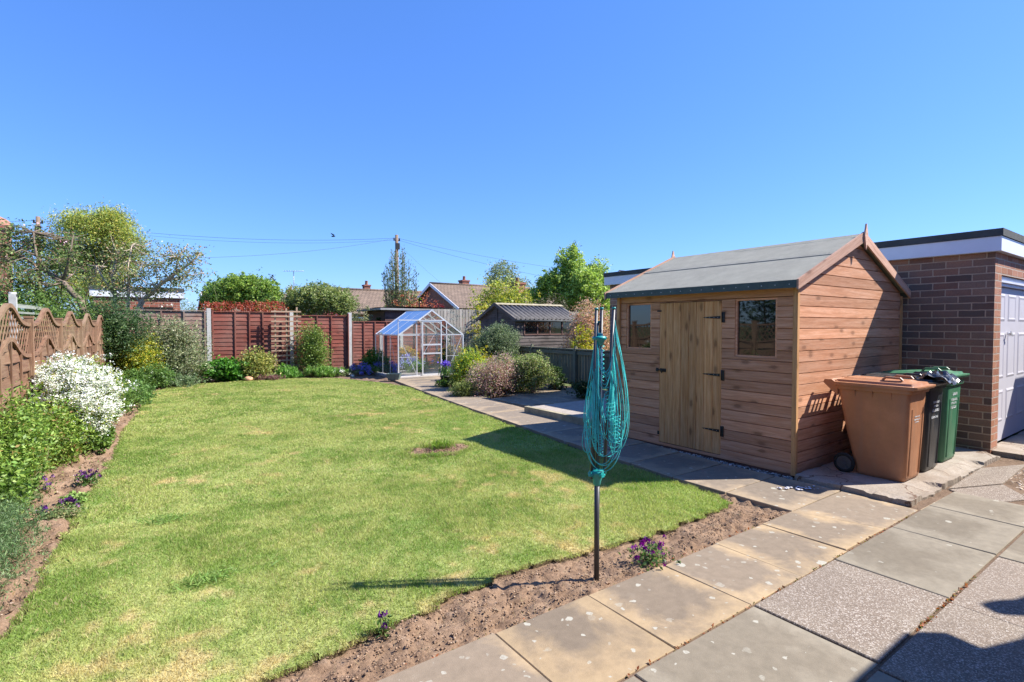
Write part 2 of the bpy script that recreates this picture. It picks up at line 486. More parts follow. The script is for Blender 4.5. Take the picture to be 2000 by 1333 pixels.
def plastic(name, c, scuff=.25, rough=.42):
    m, n, l, p = newmat(name)
    tc = N(n, 'ShaderNodeTexCoord')
    nz = noise(n, l, 3.0, 6, .65, tc.outputs['Object'])
    r = ramp(n, [(.3, tuple(x * (1 - scuff) for x in c)), (.6, c), (.85, tuple(min(1, x * (1 + scuff) + .03) for x in c))]); l.new(nz, r.inputs[0])
    # streaks of dirt
    mp = N(n, 'ShaderNodeMapping'); mp.inputs['Scale'].default_value = (14, 14, 1.2); l.new(tc.outputs['Object'], mp.inputs[0])
    s = noise(n, l, 1, 4, .6, mp.outputs[0]); sr = ramp(n, [(.5, (0, 0, 0)), (.8, (.35, .35, .35))]); l.new(s, sr.inputs[0])
    col = mixc(n, l, sr.outputs[0], r.outputs[0], (.22, .18, .13))
    l.new(col, p.inputs['Base Color'])
    rr = ramp(n, [(.3, (rough - .1,) * 3), (.7, (rough + .15,) * 3)]); l.new(s, rr.inputs[0]); l.new(rr.outputs[0], p.inputs['Roughness'])
    b = N(n, 'ShaderNodeBump'); b.inputs['Strength'].default_value = .15; b.inputs['Distance'].default_value = .004
    l.new(noise(n, l, 180, 2, .5, tc.outputs['Object']), b.inputs['Height']); l.new(b.outputs[0], p.inputs['Normal'])
    return m
M_binb = plastic('brown_plastic', (.41, .18, .085))
M_bink = plastic('black_plastic', (.022, .027, .032), .3, .35)
M_bing = plastic('green_plastic', (.05, .19, .095))
M_print = plain('white_print', (.7, .72, .72), .6, .2, 60)
M_printd = plain('dark_print', (.1, .09, .09), .6, .2, 60)

def slabmat(name, base, edge, lichen=.0, speck=None, lc=(.37, .35, .29)):
    """paving: 'slabuv' runs 0..1 over each slab, UVMap in metres"""
    m, n, l, p = newmat(name)
    uv = N(n, 'ShaderNodeUVMap'); uv.uv_map = 'UVMap'
    at = N(n, 'ShaderNodeAttribute', attribute_name='rnd')
    sv = N(n, 'ShaderNodeUVMap'); sv.uv_map = 'slabuv'
    sep = N(n, 'ShaderNodeSeparateXYZ'); l.new(sv.outputs[0], sep.inputs[0])
    big = noise(n, l, 3.2, 6, .62, uv.outputs[0], .4)
    # blotches that keep off the slab's rim: rain-washed edges, algae in the middle
    def edge_d(o):
        a = N(n, 'ShaderNodeMath', operation='SUBTRACT'); a.inputs[0].default_value = 1; l.new(o, a.inputs[1])
        b = N(n, 'ShaderNodeMath', operation='MINIMUM'); l.new(o, b.inputs[0]); l.new(a.outputs[0], b.inputs[1]); return b.outputs[0]
    mn_ = N(n, 'ShaderNodeMath', operation='MINIMUM'); l.new(edge_d(sep.outputs[0]), mn_.inputs[0]); 
    bias = N(n, 'ShaderNodeMath', operation='MULTIPLY'); l.new(sep.outputs[1], bias.inputs[0]); bias.inputs[1].default_value = .8
    l.new(bias.outputs[0], mn_.inputs[1])
    ad = N(n, 'ShaderNodeMath', operation='MULTIPLY_ADD'); l.new(big, ad.inputs[0]); ad.inputs[1].default_value = .95; l.new(mn_.outputs[0], ad.inputs[2])
    rr = N(n, 'ShaderNodeMath', operation='MULTIPLY_ADD'); l.new(at.outputs['Fac'], rr.inputs[0]); rr.inputs[1].default_value = .25; l.new(ad.outputs[0], rr.inputs[2])
    r = ramp(n, [(.58, (0, 0, 0)), (.82, (1, 1, 1))]); l.new(rr.outputs[0], r.inputs[0])
    col = mixc(n, l, r.outputs[0], edge, base)
    md = noise(n, l, 14, 6, .7, uv.outputs[0]); mr = ramp(n, [(.3, (.8, .8, .8)), (.7, (1.15, 1.15, 1.15))]); l.new(md, mr.inputs[0])
    col = mixc(n, l, .8, col, mr.outputs[0], 'MULTIPLY')
    mrv = N(n, 'ShaderNodeMapRange'); l.new(at.outputs['Fac'], mrv.inputs[0]); mrv.inputs[3].default_value = .85; mrv.inputs[4].default_value = 1.15
    hv = N(n, 'ShaderNodeHueSaturation'); l.new(mrv.outputs[0], hv.inputs['Value']); l.new(col, hv.inputs['Color']); col = hv.outputs[0]
    hgt_ = noise(n, l, 160, 3, .7, uv.outputs[0])
    if speck:
        vo = N(n, 'ShaderNodeTexVoronoi', voronoi_dimensions='2D'); vo.inputs['Scale'].default_value = 170; l.new(uv.outputs[0], vo.inputs['Vector'])
        sc_ = N(n, 'ShaderNodeSeparateColor'); l.new(vo.outputs['Color'], sc_.inputs[0])
        sr = ramp(n, [(0, tuple(x * .55 for x in speck)), (.35, tuple(x * .85 for x in speck)), (.7, speck), (.97, (.46, .41, .36))], 'LINEAR'); l.new(sc_.outputs[0], sr.inputs[0])
        patch = noise(n, l, 2.4, 3, .5, uv.outputs[0]); pr = ramp(n, [(.3, (.45,) * 3), (.6, (.85,) * 3)]); l.new(patch, pr.inputs[0])
        col = mixc(n, l, pr.outputs[0], col, sr.outputs[0])
        hgt_ = vo.outputs['Distance']
    if lichen:
        nv = N(n, 'ShaderNodeVectorMath', operation='MULTIPLY_ADD'); tn = N(n, 'ShaderNodeTexNoise'); tn.inputs['Scale'].default_value = 28; l.new(uv.outputs[0], tn.inputs['Vector'])
        l.new(tn.outputs['Color'], nv.inputs[0]); nv.inputs[1].default_value = (.04, .04, 0); l.new(uv.outputs[0], nv.inputs[2])
        fac = None
        for s_, thr, rad in ((8, 1 - lichen, .22), (17, 1 - lichen * .6, .26), (4, 1 - lichen * .35, .15)):
            vo = N(n, 'ShaderNodeTexVoronoi', voronoi_dimensions='2D'); vo.inputs['Scale'].default_value = s_; l.new(nv.outputs[0], vo.inputs['Vector'])
            sc_ = N(n, 'ShaderNodeSeparateColor'); l.new(vo.outputs['Color'], sc_.inputs[0])
            g = N(n, 'ShaderNodeMath', operation='GREATER_THAN'); l.new(sc_.outputs[0], g.inputs[0]); g.inputs[1].default_value = thr
            rm = N(n, 'ShaderNodeMath', operation='MULTIPLY'); l.new(sc_.outputs[1], rm.inputs[0]); rm.inputs[1].default_value = rad
            lt = N(n, 'ShaderNodeMath', operation='LESS_THAN'); l.new(vo.outputs['Distance'], lt.inputs[0]); l.new(rm.outputs[0], lt.inputs[1])
            mu = N(n, 'ShaderNodeMath', operation='MULTIPLY'); l.new(g.outputs[0], mu.inputs[0]); l.new(lt.outputs[0], mu.inputs[1])
            mu2 = N(n, 'ShaderNodeMath', operation='MULTIPLY'); l.new(mu.outputs[0], mu2.inputs[0]); l.new(sc_.outputs[2], mu2.inputs[1])
            if fac is None: fac = mu2.outputs[0]
            else:
                mx = N(n, 'ShaderNodeMath', operation='MAXIMUM'); l.new(fac, mx.inputs[0]); l.new(mu2.outputs[0], mx.inputs[1]); fac = mx.outputs[0]
        fm = N(n, 'ShaderNodeMath', operation='MULTIPLY'); l.new(fac, fm.inputs[0]); 
        fnn = noise(n, l, 70, 2, .6, uv.outputs[0]); l.new(fnn, fm.inputs[1])
        fm2 = N(n, 'ShaderNodeMath', operation='MULTIPLY'); fm2.use_clamp = True; l.new(fm.outputs[0], fm2.inputs[0]); fm2.inputs[1].default_value = 2.4
        col = mixc(n, l, fm2.outputs[0], col, lc)
    l.new(col, p.inputs['Base Color']); p.inputs['Roughness'].default_value = .88; p.inputs['Specular IOR Level'].default_value = .25
    b = N(n, 'ShaderNodeBump'); b.inputs['Strength'].default_value = .5; b.inputs['Distance'].default_value = .003
    l.new(hgt_, b.inputs['Height']); l.new(b.outputs[0], p.inputs['Normal'])
    return m
M_sand = slabmat('sandy_slab', (.205, .16, .115), (.37, .27, .16), .36)
M_grey = slabmat('grey_slab', (.19, .16, .118), (.26, .225, .17), .14)
M_aggr = slabmat('aggregate_slab', (.21, .17, .135), (.27, .225, .175), 0, speck=(.225, .175, .135))
M_pathb = slabmat('path_slab', (.2, .16, .12), (.33, .25, .165), .15)

def soilmat(name, c1, c2, c3):
    m, n, l, p = newmat(name)
    tc = N(n, 'ShaderNodeTexCoord'); v = tc.outputs['Object']
    a = noise(n, l, 5, 8, .75, v); r = ramp(n, [(.28, c1), (.5, c2), (.75, c3)]); l.new(a, r.inputs[0])
    f = noise(n, l, 70, 4, .7, v); fr = ramp(n, [(.3, (.6, .6, .6)), (.72, (1.25, 1.25, 1.25))]); l.new(f, fr.inputs[0])
    l.new(mixc(n, l, .9, r.outputs[0], fr.outputs[0], 'MULTIPLY'), p.inputs['Base Color'])
    p.inputs['Roughness'].default_value = 1; p.inputs['Specular IOR Level'].default_value = .1
    b = N(n, 'ShaderNodeBump'); b.inputs['Strength'].default_value = 1; b.inputs['Distance'].default_value = .012
    l.new(noise(n, l, 45, 6, .75, v), b.inputs['Height']); l.new(b.outputs[0], p.inputs['Normal'])
    return m
M_soil = soilmat('soil', (.17, .105, .065), (.26, .17, .11), (.34, .24, .165))
M_soild = soilmat('soil_dark', (.11, .075, .05), (.19, .13, .09), (.26, .185, .13))
M_ground = soilmat('far_ground', (.07, .09, .03), (.12, .14, .05), (.16, .17, .07))

def tilemat(name, a, b_):
    m, n, l, p = newmat(name)
    uv = N(n, 'ShaderNodeUVMap'); uv.uv_map = 'UVMap'
    bt = N(n, 'ShaderNodeTexBrick'); l.new(uv.outputs[0], bt.inputs['Vector']); bt.inputs['Scale'].default_value = 1
    bt.inputs['Brick Width'].default_value = .3; bt.inputs['Row Height'].default_value = .32; bt.inputs['Mortar Size'].default_value = .02; bt.inputs['Mortar Smooth'].default_value = .6
    bt.inputs['Color1'].default_value = (*a, 1); bt.inputs['Color2'].default_value = (*b_, 1); bt.inputs['Mortar'].default_value = (*tuple(x * .45 for x in a), 1)
    nz = noise(n, l, 1.2, 5, .6, uv.outputs[0]); r = ramp(n, [(.3, (.75,) * 3), (.7, (1.2,) * 3)]); l.new(nz, r.inputs[0])
    l.new(mixc(n, l, .8, bt.outputs[0], r.outputs[0], 'MULTIPLY'), p.inputs['Base Color']); p.inputs['Roughness'].default_value = .9
    b = N(n, 'ShaderNodeBump'); b.inputs['Strength'].default_value = .8; b.inputs['Distance'].default_value = .03; b.invert = True
    l.new(bt.outputs['Fac'], b.inputs['Height']); l.new(b.outputs[0], p.inputs['Normal'])
    return m
M_tile = tilemat('roof_tiles', (.15, .105, .075), (.2, .14, .10))

# ------------------------------------------------------------------ foliage
def leafmesh(name, P, size, palette, parent=None, mat=None, aspect=.45, up=.2, dirs=None, origin=None, szvar=.4, flat=False):
    """many small leaf-shaped faces; palette = [(colour, weight)]"""
    P = np.asarray(P, np.float64); n = len(P)
    if dirs is None:
        a = RNG.normal(size=(n, 3)); a[:, 2] = a[:, 2] * .7 + up
    else:
        a = np.asarray(dirs, float) + RNG.normal(size=(n, 3)) * .35
    a /= np.linalg.norm(a, axis=1)[:, None]
    r = RNG.normal(size=(n, 3)); r[:, 2] += .6 if not flat else 3
    b = np.cross(a, r); b /= (np.linalg.norm(b, axis=1)[:, None] + 1e-9)
    nn = np.cross(a, b)
    s = size * (1 + RNG.uniform(-szvar, szvar, n))[:, None]
    wd = s * aspect
    v = np.empty((n, 4, 3))
    v[:, 0] = P - a * s * .5
    v[:, 1] = P + b * wd * .5 + nn * s * .08
    v[:, 2] = P + a * s * .5 - nn * s * .10
    v[:, 3] = P - b * wd * .5 + nn * s * .08
    if parent is not None: org = np.array(parent.location)
    else: org = np.array(origin if origin is not None else (P[:, 0].mean(), P[:, 1].mean(), P[:, 2].min()))
    v = (v - org).reshape(-1, 3)
    me = bpy.data.meshes.new(name)
    me.vertices.add(4 * n); me.vertices.foreach_set('co', v.astype(np.float32).ravel())
    me.loops.add(4 * n); me.loops.foreach_set('vertex_index', np.arange(4 * n, dtype=np.int32))
    me.polygons.add(n); me.polygons.foreach_set('loop_start', np.arange(0, 4 * n, 4, dtype=np.int32))
    wts = np.array([q[1] for q in palette], float); wts /= wts.sum()
    ci = RNG.choice(len(palette), n, p=wts)
    c = np.array([q[0][:3] for q in palette])[ci]
    c = c * (1 + RNG.uniform(-.28, .28, (n, 1))) * (1 + RNG.uniform(-.08, .08, (n, 3)))
    c = np.clip(c, 0, 1)
    at = me.attributes.new('leafcol', 'FLOAT_COLOR', 'FACE')
    at.data.foreach_set('color', np.concatenate([c, np.ones((n, 1))], 1).astype(np.float32).ravel())
    me.materials.append(mat or M_leaf)
    me.update(calc_edges=True)
    o = bpy.data.objects.new(name, me); COL.objects.link(o)
    if parent is not None: o.parent = parent
    else: o.location = tuple(org)
    return o

def cloud(blobs, n, per=14, spread=.10, shell=.55, zmin=None, outl=.13):
    """clumped points in a lumpy union of ellipsoids (cx,cy,cz,rx,ry,rz)"""
    vol = np.array([(b[3] * b[4] * b[5]) ** .75 for b in blobs]); vol /= vol.sum()
    nc = max(1, n // per)
    bi = RNG.choice(len(blobs), nc, p=vol)
    B = np.array(blobs)[bi]
    d = RNG.normal(size=(nc, 3)); d /= np.linalg.norm(d, axis=1)[:, None]
    rr = shell + (1.08 - shell) * RNG.uniform(0, 1, nc) ** .8
    inner = RNG.uniform(0, 1, nc) < .25
    rr[inner] = RNG.uniform(.1, shell, inner.sum())
    out = RNG.uniform(0, 1, nc) < outl; rr[out] *= RNG.uniform(1.08, 1.38, out.sum())
    C = B[:, :3] + d * rr[:, None] * B[:, 3:]
    k_ = np.where(out, .55, 1.0) * RNG.uniform(.6, 1.35, nc)
    P = np.repeat(C, per, 0) + RNG.normal(size=(nc * per, 3)) * spread * np.repeat(k_, per)[:, None]
    if zmin is not None: P[:, 2] = np.maximum(P[:, 2], zmin + RNG.uniform(0, .05, len(P)))
    return P, C

def stems(name, base, C, parent, rad=.02, n=14, mat=None, trunk=None, bend=.15, rtip=.25, seg=5):
    """trunk and limbs from the base towards clump centres"""
    mb = MB(); base = Vector(base)
    idx = RNG.choice(len(C), min(n, len(C)), replace=False)
    top = base
    if trunk:
        top = base + Vector(trunk)
        mid = base.lerp(top, .5) + Vector((RNG.uniform(-1, 1), RNG.uniform(-1, 1), 0)) * .06 * Vector(trunk).length
        mb.tube([base, base.lerp(mid, .5), mid, mid.lerp(top, .5), top], [rad * 1.25, rad * 1.05, rad * .95, rad * .85, rad * .75], 8)
    for i in idx:
        c = Vector(C[i]); t0 = RNG.uniform(.45, 1) if trunk else 0
        s = base.lerp(top, t0)
        L = (c - s).length
        pts = []; rads = []
        off = Vector(RNG.normal(size=3)) * bend * L
        for k in range(seg + 1):
            t = k / seg
            q = s.lerp(c, t) + off * math.sin(math.pi * t) * .6
            q.z = q.z + L * .12 * math.sin(math.pi * t)
            pts.append(q); rads.append(rad * (.62 * (1 - t) + .12 * rtip * t + .04))
        mb.tube(pts, rads, 5)
    return mb.build(name, mat or M_bark, parent)

def bush(name, label, cat, x, y, z0, z1, rx, ry, n, leaf, pal, nb=6, per=12, spread=None, shell=.55, aspect=.45, up=.2, rad=.012,
         stemn=12, group=None, blossom=None, trunk=None, mat=None, base=0.0, seed_b=None, zmin=None, bark=None, dens=2.3, world=False, outl=.13):
    """one plant: foliage clumps over stems, blossoms as their own part"""
    t = thing(name, label, cat, (x, y, z0), group)
    h = z1 - z0
    zlo = z0 + h * base
    hh = z1 - zlo
    blobs = seed_b
    if blobs is None:
        blobs = []
        for k in range(nb):
            a = RNG.uniform(0, 6.28); q = RNG.uniform(0, .55)
            zz = RNG.uniform(.3, .68)
            wsc = .62 * (1.15 - abs(zz - .4))
            blobs.append((x + rx * q * math.cos(a), y + ry * q * math.sin(a), zlo + hh * zz, rx * wsc, ry * wsc, hh * RNG.uniform(.26, .34)))
    sp = (spread or min(rx, hh) * .1) * .72; per = int(per * 1.7)
    P, C = cloud(blobs, int(n * dens), per, sp, shell, None, outl)
    P0_, C0_ = P.copy(), C.copy(); P0_[:, 2] = np.maximum(P0_[:, 2], z0 + .01); C0_[:, 2] = np.maximum(C0_[:, 2], z0 + .02)
    rt2 = np.array([RT.x, RT.y]); fw2 = np.array([FW.x, FW.y]) / math.hypot(FW.x, FW.y)
    if world: rt2 = np.array([1., 0]); fw2 = np.array([0, 1.])
    o2 = np.array([x, y])
    a = (P[:, :2] - o2) @ rt2; f = (P[:, :2] - o2) @ fw2; ac = (C[:, :2] - o2) @ rt2; fc_ = (C[:, :2] - o2) @ fw2
    def nm(v, q, lo, hi, l0, h0):
        a0, a1 = np.percentile(v, lo), np.percentile(v, hi); k_ = (h0 - l0) / (a1 - a0 + 1e-6); return (q - a0) * k_ + l0
    an, acn = nm(a, a, 1.2, 98.8, -rx, rx), nm(a, ac, 1.2, 98.8, -rx, rx)
    fn_, fcn = nm(f, f, 2, 98, -ry, ry), nm(f, fc_, 2, 98, -ry, ry)
    zn, zcn = nm(P[:, 2], P[:, 2], 2, 99.8, zlo + .03 * hh, z1), nm(P[:, 2], C[:, 2], 2, 99.8, zlo + .03 * hh, z1)
    P = np.stack([x + an * rt2[0] + fn_ * fw2[0], y + an * rt2[1] + fn_ * fw2[1], np.maximum(zn, z0 + .01)], 1)
    C = np.stack([x + acn * rt2[0] + fcn * fw2[0], y + acn * rt2[1] + fcn * fw2[1], np.maximum(zcn, z0 + .02)], 1)
    if seed_b is not None: P, C = P0_, C0_
    leafmesh('foliage', P, leaf, pal, t, mat, aspect, up)
    stems('trunk' if trunk else 'stems', (x, y, z0 - .03), C, t, rad, stemn, bark or (M_bark if trunk else M_stem), trunk)
    if blossom:
        bn, bc, bs, top = blossom
        d = RNG.normal(size=(len(P), 3))
        key = (P[:, 2] - z0) / h * top + RNG.uniform(0, 1, len(P)) - ((P[:, :2] - o2) @ fw2) / ry * .5
        ctr = np.array([x, y, zlo + hh * .45])
        q = np.linalg.norm((P - ctr) / np.array([rx, ry, hh * .55]), axis=1)
        key += q * 1.2
        NH = 10; idx = np.argsort(-key)[:max(1, bn // NH)]
        PB = np.repeat(P[idx], NH, 0) + RNG.normal(size=(len(idx) * NH, 3)) * bs * .85
        PB += (PB - ctr) / np.linalg.norm(PB - ctr, axis=1)[:, None] * bs
        leafmesh('blossom', PB, bs, bc, t, M_petal, .9, .5, flat=True)
    return t

G_dark = [((.028, .06, .014), 3), ((.045, .09, .02), 3), ((.07, .12, .03), 1)]
G_mid = [((.06, .13, .02), 3), ((.10, .19, .035), 3), ((.16, .26, .05), 1)]
G_lite = [((.13, .23, .03), 3), ((.20, .31, .045), 3), ((.28, .38, .08), 1), ((.07, .13, .02), 1)]
G_blue = [((.08, .12, .06), 3), ((.13, .18, .09), 3), ((.2, .25, .14), 1)]
G_gold = [((.5, .42, .03), 3), ((.35, .36, .04), 2), ((.18, .26, .03), 2), ((.6, .52, .1), 1)]
G_var = [((.4, .38, .2), 3), ((.14, .19, .08), 3), ((.3, .3, .15), 2), ((.07, .1, .04), 1)]
G_red = [((.28, .05, .03), 3), ((.4, .10, .06), 3), ((.5, .2, .12), 1), ((.15, .03, .02), 1)]
WHITE = [((.88, .88, .82), 5), ((.66, .7, .5), 1.4)]
PURPLE = [((.09, .02, .16), 3), ((.2, .05, .26), 2), ((.05, .01, .07), 2)]
BLUE = [((.16, .16, .55), 3), ((.28, .28, .7), 2)]

# ------------------------------------------------------------------ ground
mb = MB(); 
mb.face([(-900, -900, -.09), (900, -900, -.09), (900, 900, -.09), (-900, 900, -.09)])
tag(mb.build('ground', M_ground), kind='structure')

LAWN = [(-.70, 3.05), (-.62, 3.704), (-.57, 4.13), (-.52, 5.1), (-.499, 5.663), (-.43, 6.637), (-.32, 7.783), (-.27, 9.531), (-.06, 12.2), (.2, 15.3), (.55, 16.1), (1.42, 16.65), (2.77, 16.95),
        (4.09, 16.6), (4.85, 16.1), (5.44, 14.3), (5.66, 12.6), (5.42, 11), (5.11, 8.955), (4.76, 6.16), (4.44, 3.484), (4.40, 2.85), (4.30, 2.63), (3.8, 2.60), (3.29, 2.57), (2.746, 2.60), (2.3, 2.67),
        (1.93, 2.712), (1.40, 2.64), (.95, 2.56), (.66, 2.54), (.2, 2.45), (-.5, 2.35), (-.9, 2.4)]

def grasscol(x, y):
    a = vnoise(x, y, 1.3, 1) * .16 + vnoise(x, y, .42, 2) * .30 + vnoise(x, y, .15, 3) * .28 + vnoise(x, y, .06, 4) * .26
    b = vnoise(x, y, .7, 5) * .34 + vnoise(x, y, .22, 6) * .36 + vnoise(x, y, .08, 7) * .3
    g = np.array([.21, .30, .06]); yg = np.array([.375, .415, .13]); st = np.array([.62, .48, .24])
    t = np.clip((a - .33) / .28, 0, 1)[:, None]
    c = g * (1 - t) + yg * t
    # straw patches: along the near edge and in blotches
    near = np.clip((3.35 - y) / .8, 0, 1) * np.clip((3.6 - x) / 1.2, 0, 1)
    s = np.clip((b - .655 + near * .285) / .16, 0, 1)[:, None]
    c = c * (1 - s * .72) + st * s * .72
    lush = np.clip((x - 3.0) / 1.2, 0, 1) * np.clip((9.5 - y) / 3, 0, 1)
    c = c * (1 - .35 * lush[:, None]) + np.array([.22, .36, .06]) * .35 * lush[:, None]
    return c

def lawnbare(x, y):
    """the dug patch in the lawn"""
    dx = (x - 3.12) / .40; dy = (y - 5.98) / .26
    return (dx * .9 + dy * .3) ** 2 + (dy * .95 - dx * .25) ** 2

# lawn turf: a sheet in grass colour darkened for blade shade, and real blades
xs = np.arange(-1.0, 5.8, .035); ys = np.arange(2.2, 17.1, .035)
X, Y = np.meshgrid(xs, ys, indexing='ij')
pts = np.stack([X.ravel(), Y.ravel(), (vnoise(X.ravel(), Y.ravel(), .9, 11) - .5) * .018], 1)
cx_, cy_ = X[:-1, :-1] + .0175, Y[:-1, :-1] + .0175
wob = lambda x, y: (vnoise(x, y, .13, 21) - .5) * .07 + (vnoise(x, y, .05, 22) - .5) * .04
ins = inpoly((cx_ + wob(cx_, cy_)).ravel(), (cy_ + wob(cy_, cx_)).ravel(), LAWN) & (lawnbare(cx_.ravel(), cy_.ravel()) > .95)
for q_ in ((.03, .03), (-.03, .03), (.03, -.035), (-.03, -.035)): ins &= inpoly((cx_ + q_[0] + wob(cx_, cy_)).ravel(), (cy_ + q_[1] + wob(cy_, cx_)).ravel(), LAWN)
ni, nj = X.shape
ii, jj = np.meshgrid(np.arange(ni - 1), np.arange(nj - 1), indexing='ij')
a0 = (ii * nj + jj).ravel()[ins]
fc = np.stack([a0, a0 + nj, a0 + nj + 1, a0 + 1], 1)
me = bpy.data.meshes.new('lawn')
me.from_pydata(pts.tolist(), [], fc.tolist())
colr = grasscol(cx_.ravel()[ins], cy_.ravel()[ins]) * .8  # sheet toned down to stand in for shade among the blades
at = me.attributes.new('leafcol', 'FLOAT_COLOR', 'FACE')
at.data.foreach_set('color', np.concatenate([colr, np.ones((len(colr), 1))], 1).astype(np.float32).ravel())
m_, n_, l_, p_ = newmat('turf')
at_ = N(n_, 'ShaderNodeAttribute', attribute_name='leafcol'); tc_ = N(n_, 'ShaderNodeTexCoord')
nz_ = noise(n_, l_, 45, 5, .7, tc_.outputs['Object']); rr_ = ramp(n_, [(.3, (.6,) * 3), (.7, (1.25,) * 3)]); l_.new(nz_, rr_.inputs[0])
l_.new(mixc(n_, l_, .9, at_.outputs['Color'], rr_.outputs[0], 'MULTIPLY'), p_.inputs['Base Color']); p_.inputs['Roughness'].default_value = 1
me.materials.append(m_); me.materials.append(plain('turf_edge', (.12, .09, .045), 1, .4, 30, .8, 60))
import bmesh
bm = bmesh.new(); bm.from_mesh(me)
bmesh.ops.delete(bm, geom=[v for v in bm.verts if not v.link_faces], context='VERTS')
be = [e for e in bm.edges if len(e.link_faces) == 1]
old_ = set(bm.faces)
ret = bmesh.ops.extrude_edge_only(bm, edges=be)
for f_ in bm.faces:
    if f_ not in old_: f_.material_index = 1
for v in [g for g in ret['geom'] if isinstance(g, bmesh.types.BMVert)]: v.co.z -= .06
bm.to_mesh(me); bm.free()
o = bpy.data.objects.new('lawn', me); COL.objects.link(o); tag(o, kind='structure')

def blades(name, n, region, h0, h1, wd, poly, colf, seed=0, edge=False, lean=.5):
    x = RNG.uniform(region[0], region[1], n); y = RNG.uniform(region[2], region[3], n)
    keep = inpoly(x + wob(x, y), y + wob(y, x), poly) if poly is not None else np.ones(n, bool)
    lb = lawnbare(x, y)
    keep &= (lb > .9) | (RNG.uniform(0, 1, n) < .02)
    x, y, lb = x[keep], y[keep], lb[keep]; n = len(x)
    dist = np.hypot(x, y)
    hh = RNG.uniform(h0, h1, n) * (.75 + .6 * vnoise(x, y, .35, 31))
    hh *= 1 + 1.1 * np.exp(-((lb - 1.2) / .5) ** 2)
    ww = wd * (.7 + dist / 9)
    az = RNG.uniform(0, 6.283, n)
    ln = RNG.uniform(.1, 1, n) * lean * hh * 2.6; la = RNG.uniform(0, 6.283, n)
    z = (vnoise(x, y, .9, 11) - .5) * .018 - .004
    V = np.empty((n, 3, 3))
    V[:, 0] = np.stack([x - np.cos(az) * ww / 2, y - np.sin(az) * ww / 2, z], 1)
    V[:, 1] = np.stack([x + np.cos(az) * ww / 2, y + np.sin(az) * ww / 2, z], 1)
    V[:, 2] = np.stack([x + np.cos(la) * ln, y + np.sin(la) * ln, z + hh], 1)
    me = bpy.data.meshes.new(name)
    me.vertices.add(3 * n); me.vertices.foreach_set('co', V.astype(np.float32).ravel())
    me.loops.add(3 * n); me.loops.foreach_set('vertex_index', np.arange(3 * n, dtype=np.int32))
    me.polygons.add(n); me.polygons.foreach_set('loop_start', np.arange(0, 3 * n, 3, dtype=np.int32))
    c = colf(x, y) * (1 + RNG.uniform(-.4, .4, (n, 1)))
    dry = RNG.uniform(0, 1, n) < .10
    c[dry] = np.array([.52, .43, .22]) * RNG.uniform(.6, 1.1, (dry.sum(), 1))
    at = me.attributes.new('leafcol', 'FLOAT_COLOR', 'FACE')
    at.data.foreach_set('color', np.concatenate([np.clip(c, 0, 1), np.ones((n, 1))], 1).astype(np.float32).ravel())
    me.materials.append(M_grass); me.update(calc_edges=True)
    return me
gm = [blades('g', 330000, (-.9, 4.6, 2.3, 5.2), .010, .030, .0045, LAWN, grasscol),
      blades('g', 260000, (-.7, 5.2, 5.2, 9.5), .010, .03, .006, LAWN, grasscol),
      blades('g', 200000, (-.4, 5.8, 9.5, 17.0), .012, .03, .009, LAWN, grasscol)]
gobs = []
for q in gm:
    o = bpy.data.objects.new('grass', q); COL.objects.link(o)
    tag(o, 'short mown grass of the lawn', 'grass', kind='stuff'); gobs.append(o)
gobs[0]['label'] = 'sunlit mown grass with straw patches at the near end of the lawn'
gobs[1]['label'] = 'mown grass across the middle of the lawn round the bare dug patch'
gobs[2]['label'] = 'fine mown grass at the far end of the lawn before the fence'

# soil of the front strip (fine) and of the borders (coarser)
def soilgrid(name, x0, x1, y0, y1, st, amp, z, mat, poly=None, low=None, slope=None):
    xs = np.arange(x0, x1 + st / 2, st); ys = np.arange(y0, y1 + st / 2, st)
    X, Y = np.meshgrid(xs, ys, indexing='ij'); x = X.ravel(); y = Y.ravel()
    Z = z + amp * ((vnoise(x, y, .22, 41) - .5) * 1.0 + (vnoise(x, y, .07, 42) - .5) * .9 + (vnoise(x, y, .03, 43) - .5) * .7)
    if slope: Z = slope(x, y, Z)
    ni, nj = X.shape
    ii, jj = np.meshgrid(np.arange(ni - 1), np.arange(nj - 1), indexing='ij')
    a = (ii * nj + jj).ravel()
    if poly is not None:
        k = inpoly((X[:-1, :-1] + st / 2).ravel(), (Y[:-1, :-1] + st / 2).ravel(), poly); a = a[k]
    me = bpy.data.meshes.new(name)
    me.from_pydata(np.stack([x, y, Z], 1).tolist(), [], np.stack([a, a + nj, a + nj + 1, a + 1], 1).tolist())
    me.polygons.foreach_set('use_smooth', [True] * len(me.polygons))
    me.materials.append(mat)
    o = bpy.data.objects.new(name, me); COL.objects.link(o); return tag(o, kind='structure')
def under_lawn(x, y, Z):
    i = inpoly(x, y, LAWN); Z[i] = np.minimum(Z[i], -.028) ; return Z
soilgrid('soil_bed', -2.2, 4.62, 2.13, 2.9, .016, .036, -.012, M_soil, slope=under_lawn)
soilgrid('lawn_bare_patch', 2.62, 3.62, 5.62, 6.36, .016, .03, -.004, M_soil,
         poly=[(3.12 + .47 * math.cos(t / 8 * math.pi), 5.98 + .34 * math.sin(t / 8 * math.pi)) for t in range(16)])
soilgrid('border_soil', -1.5, .8, 2.905, 18.3, .03, .07, -.015, M_soil, slope=under_lawn)
soilgrid('border_soil', .8, 9.4, 14.9, 18.3, .07, .05, -.03, M_soild, slope=under_lawn)

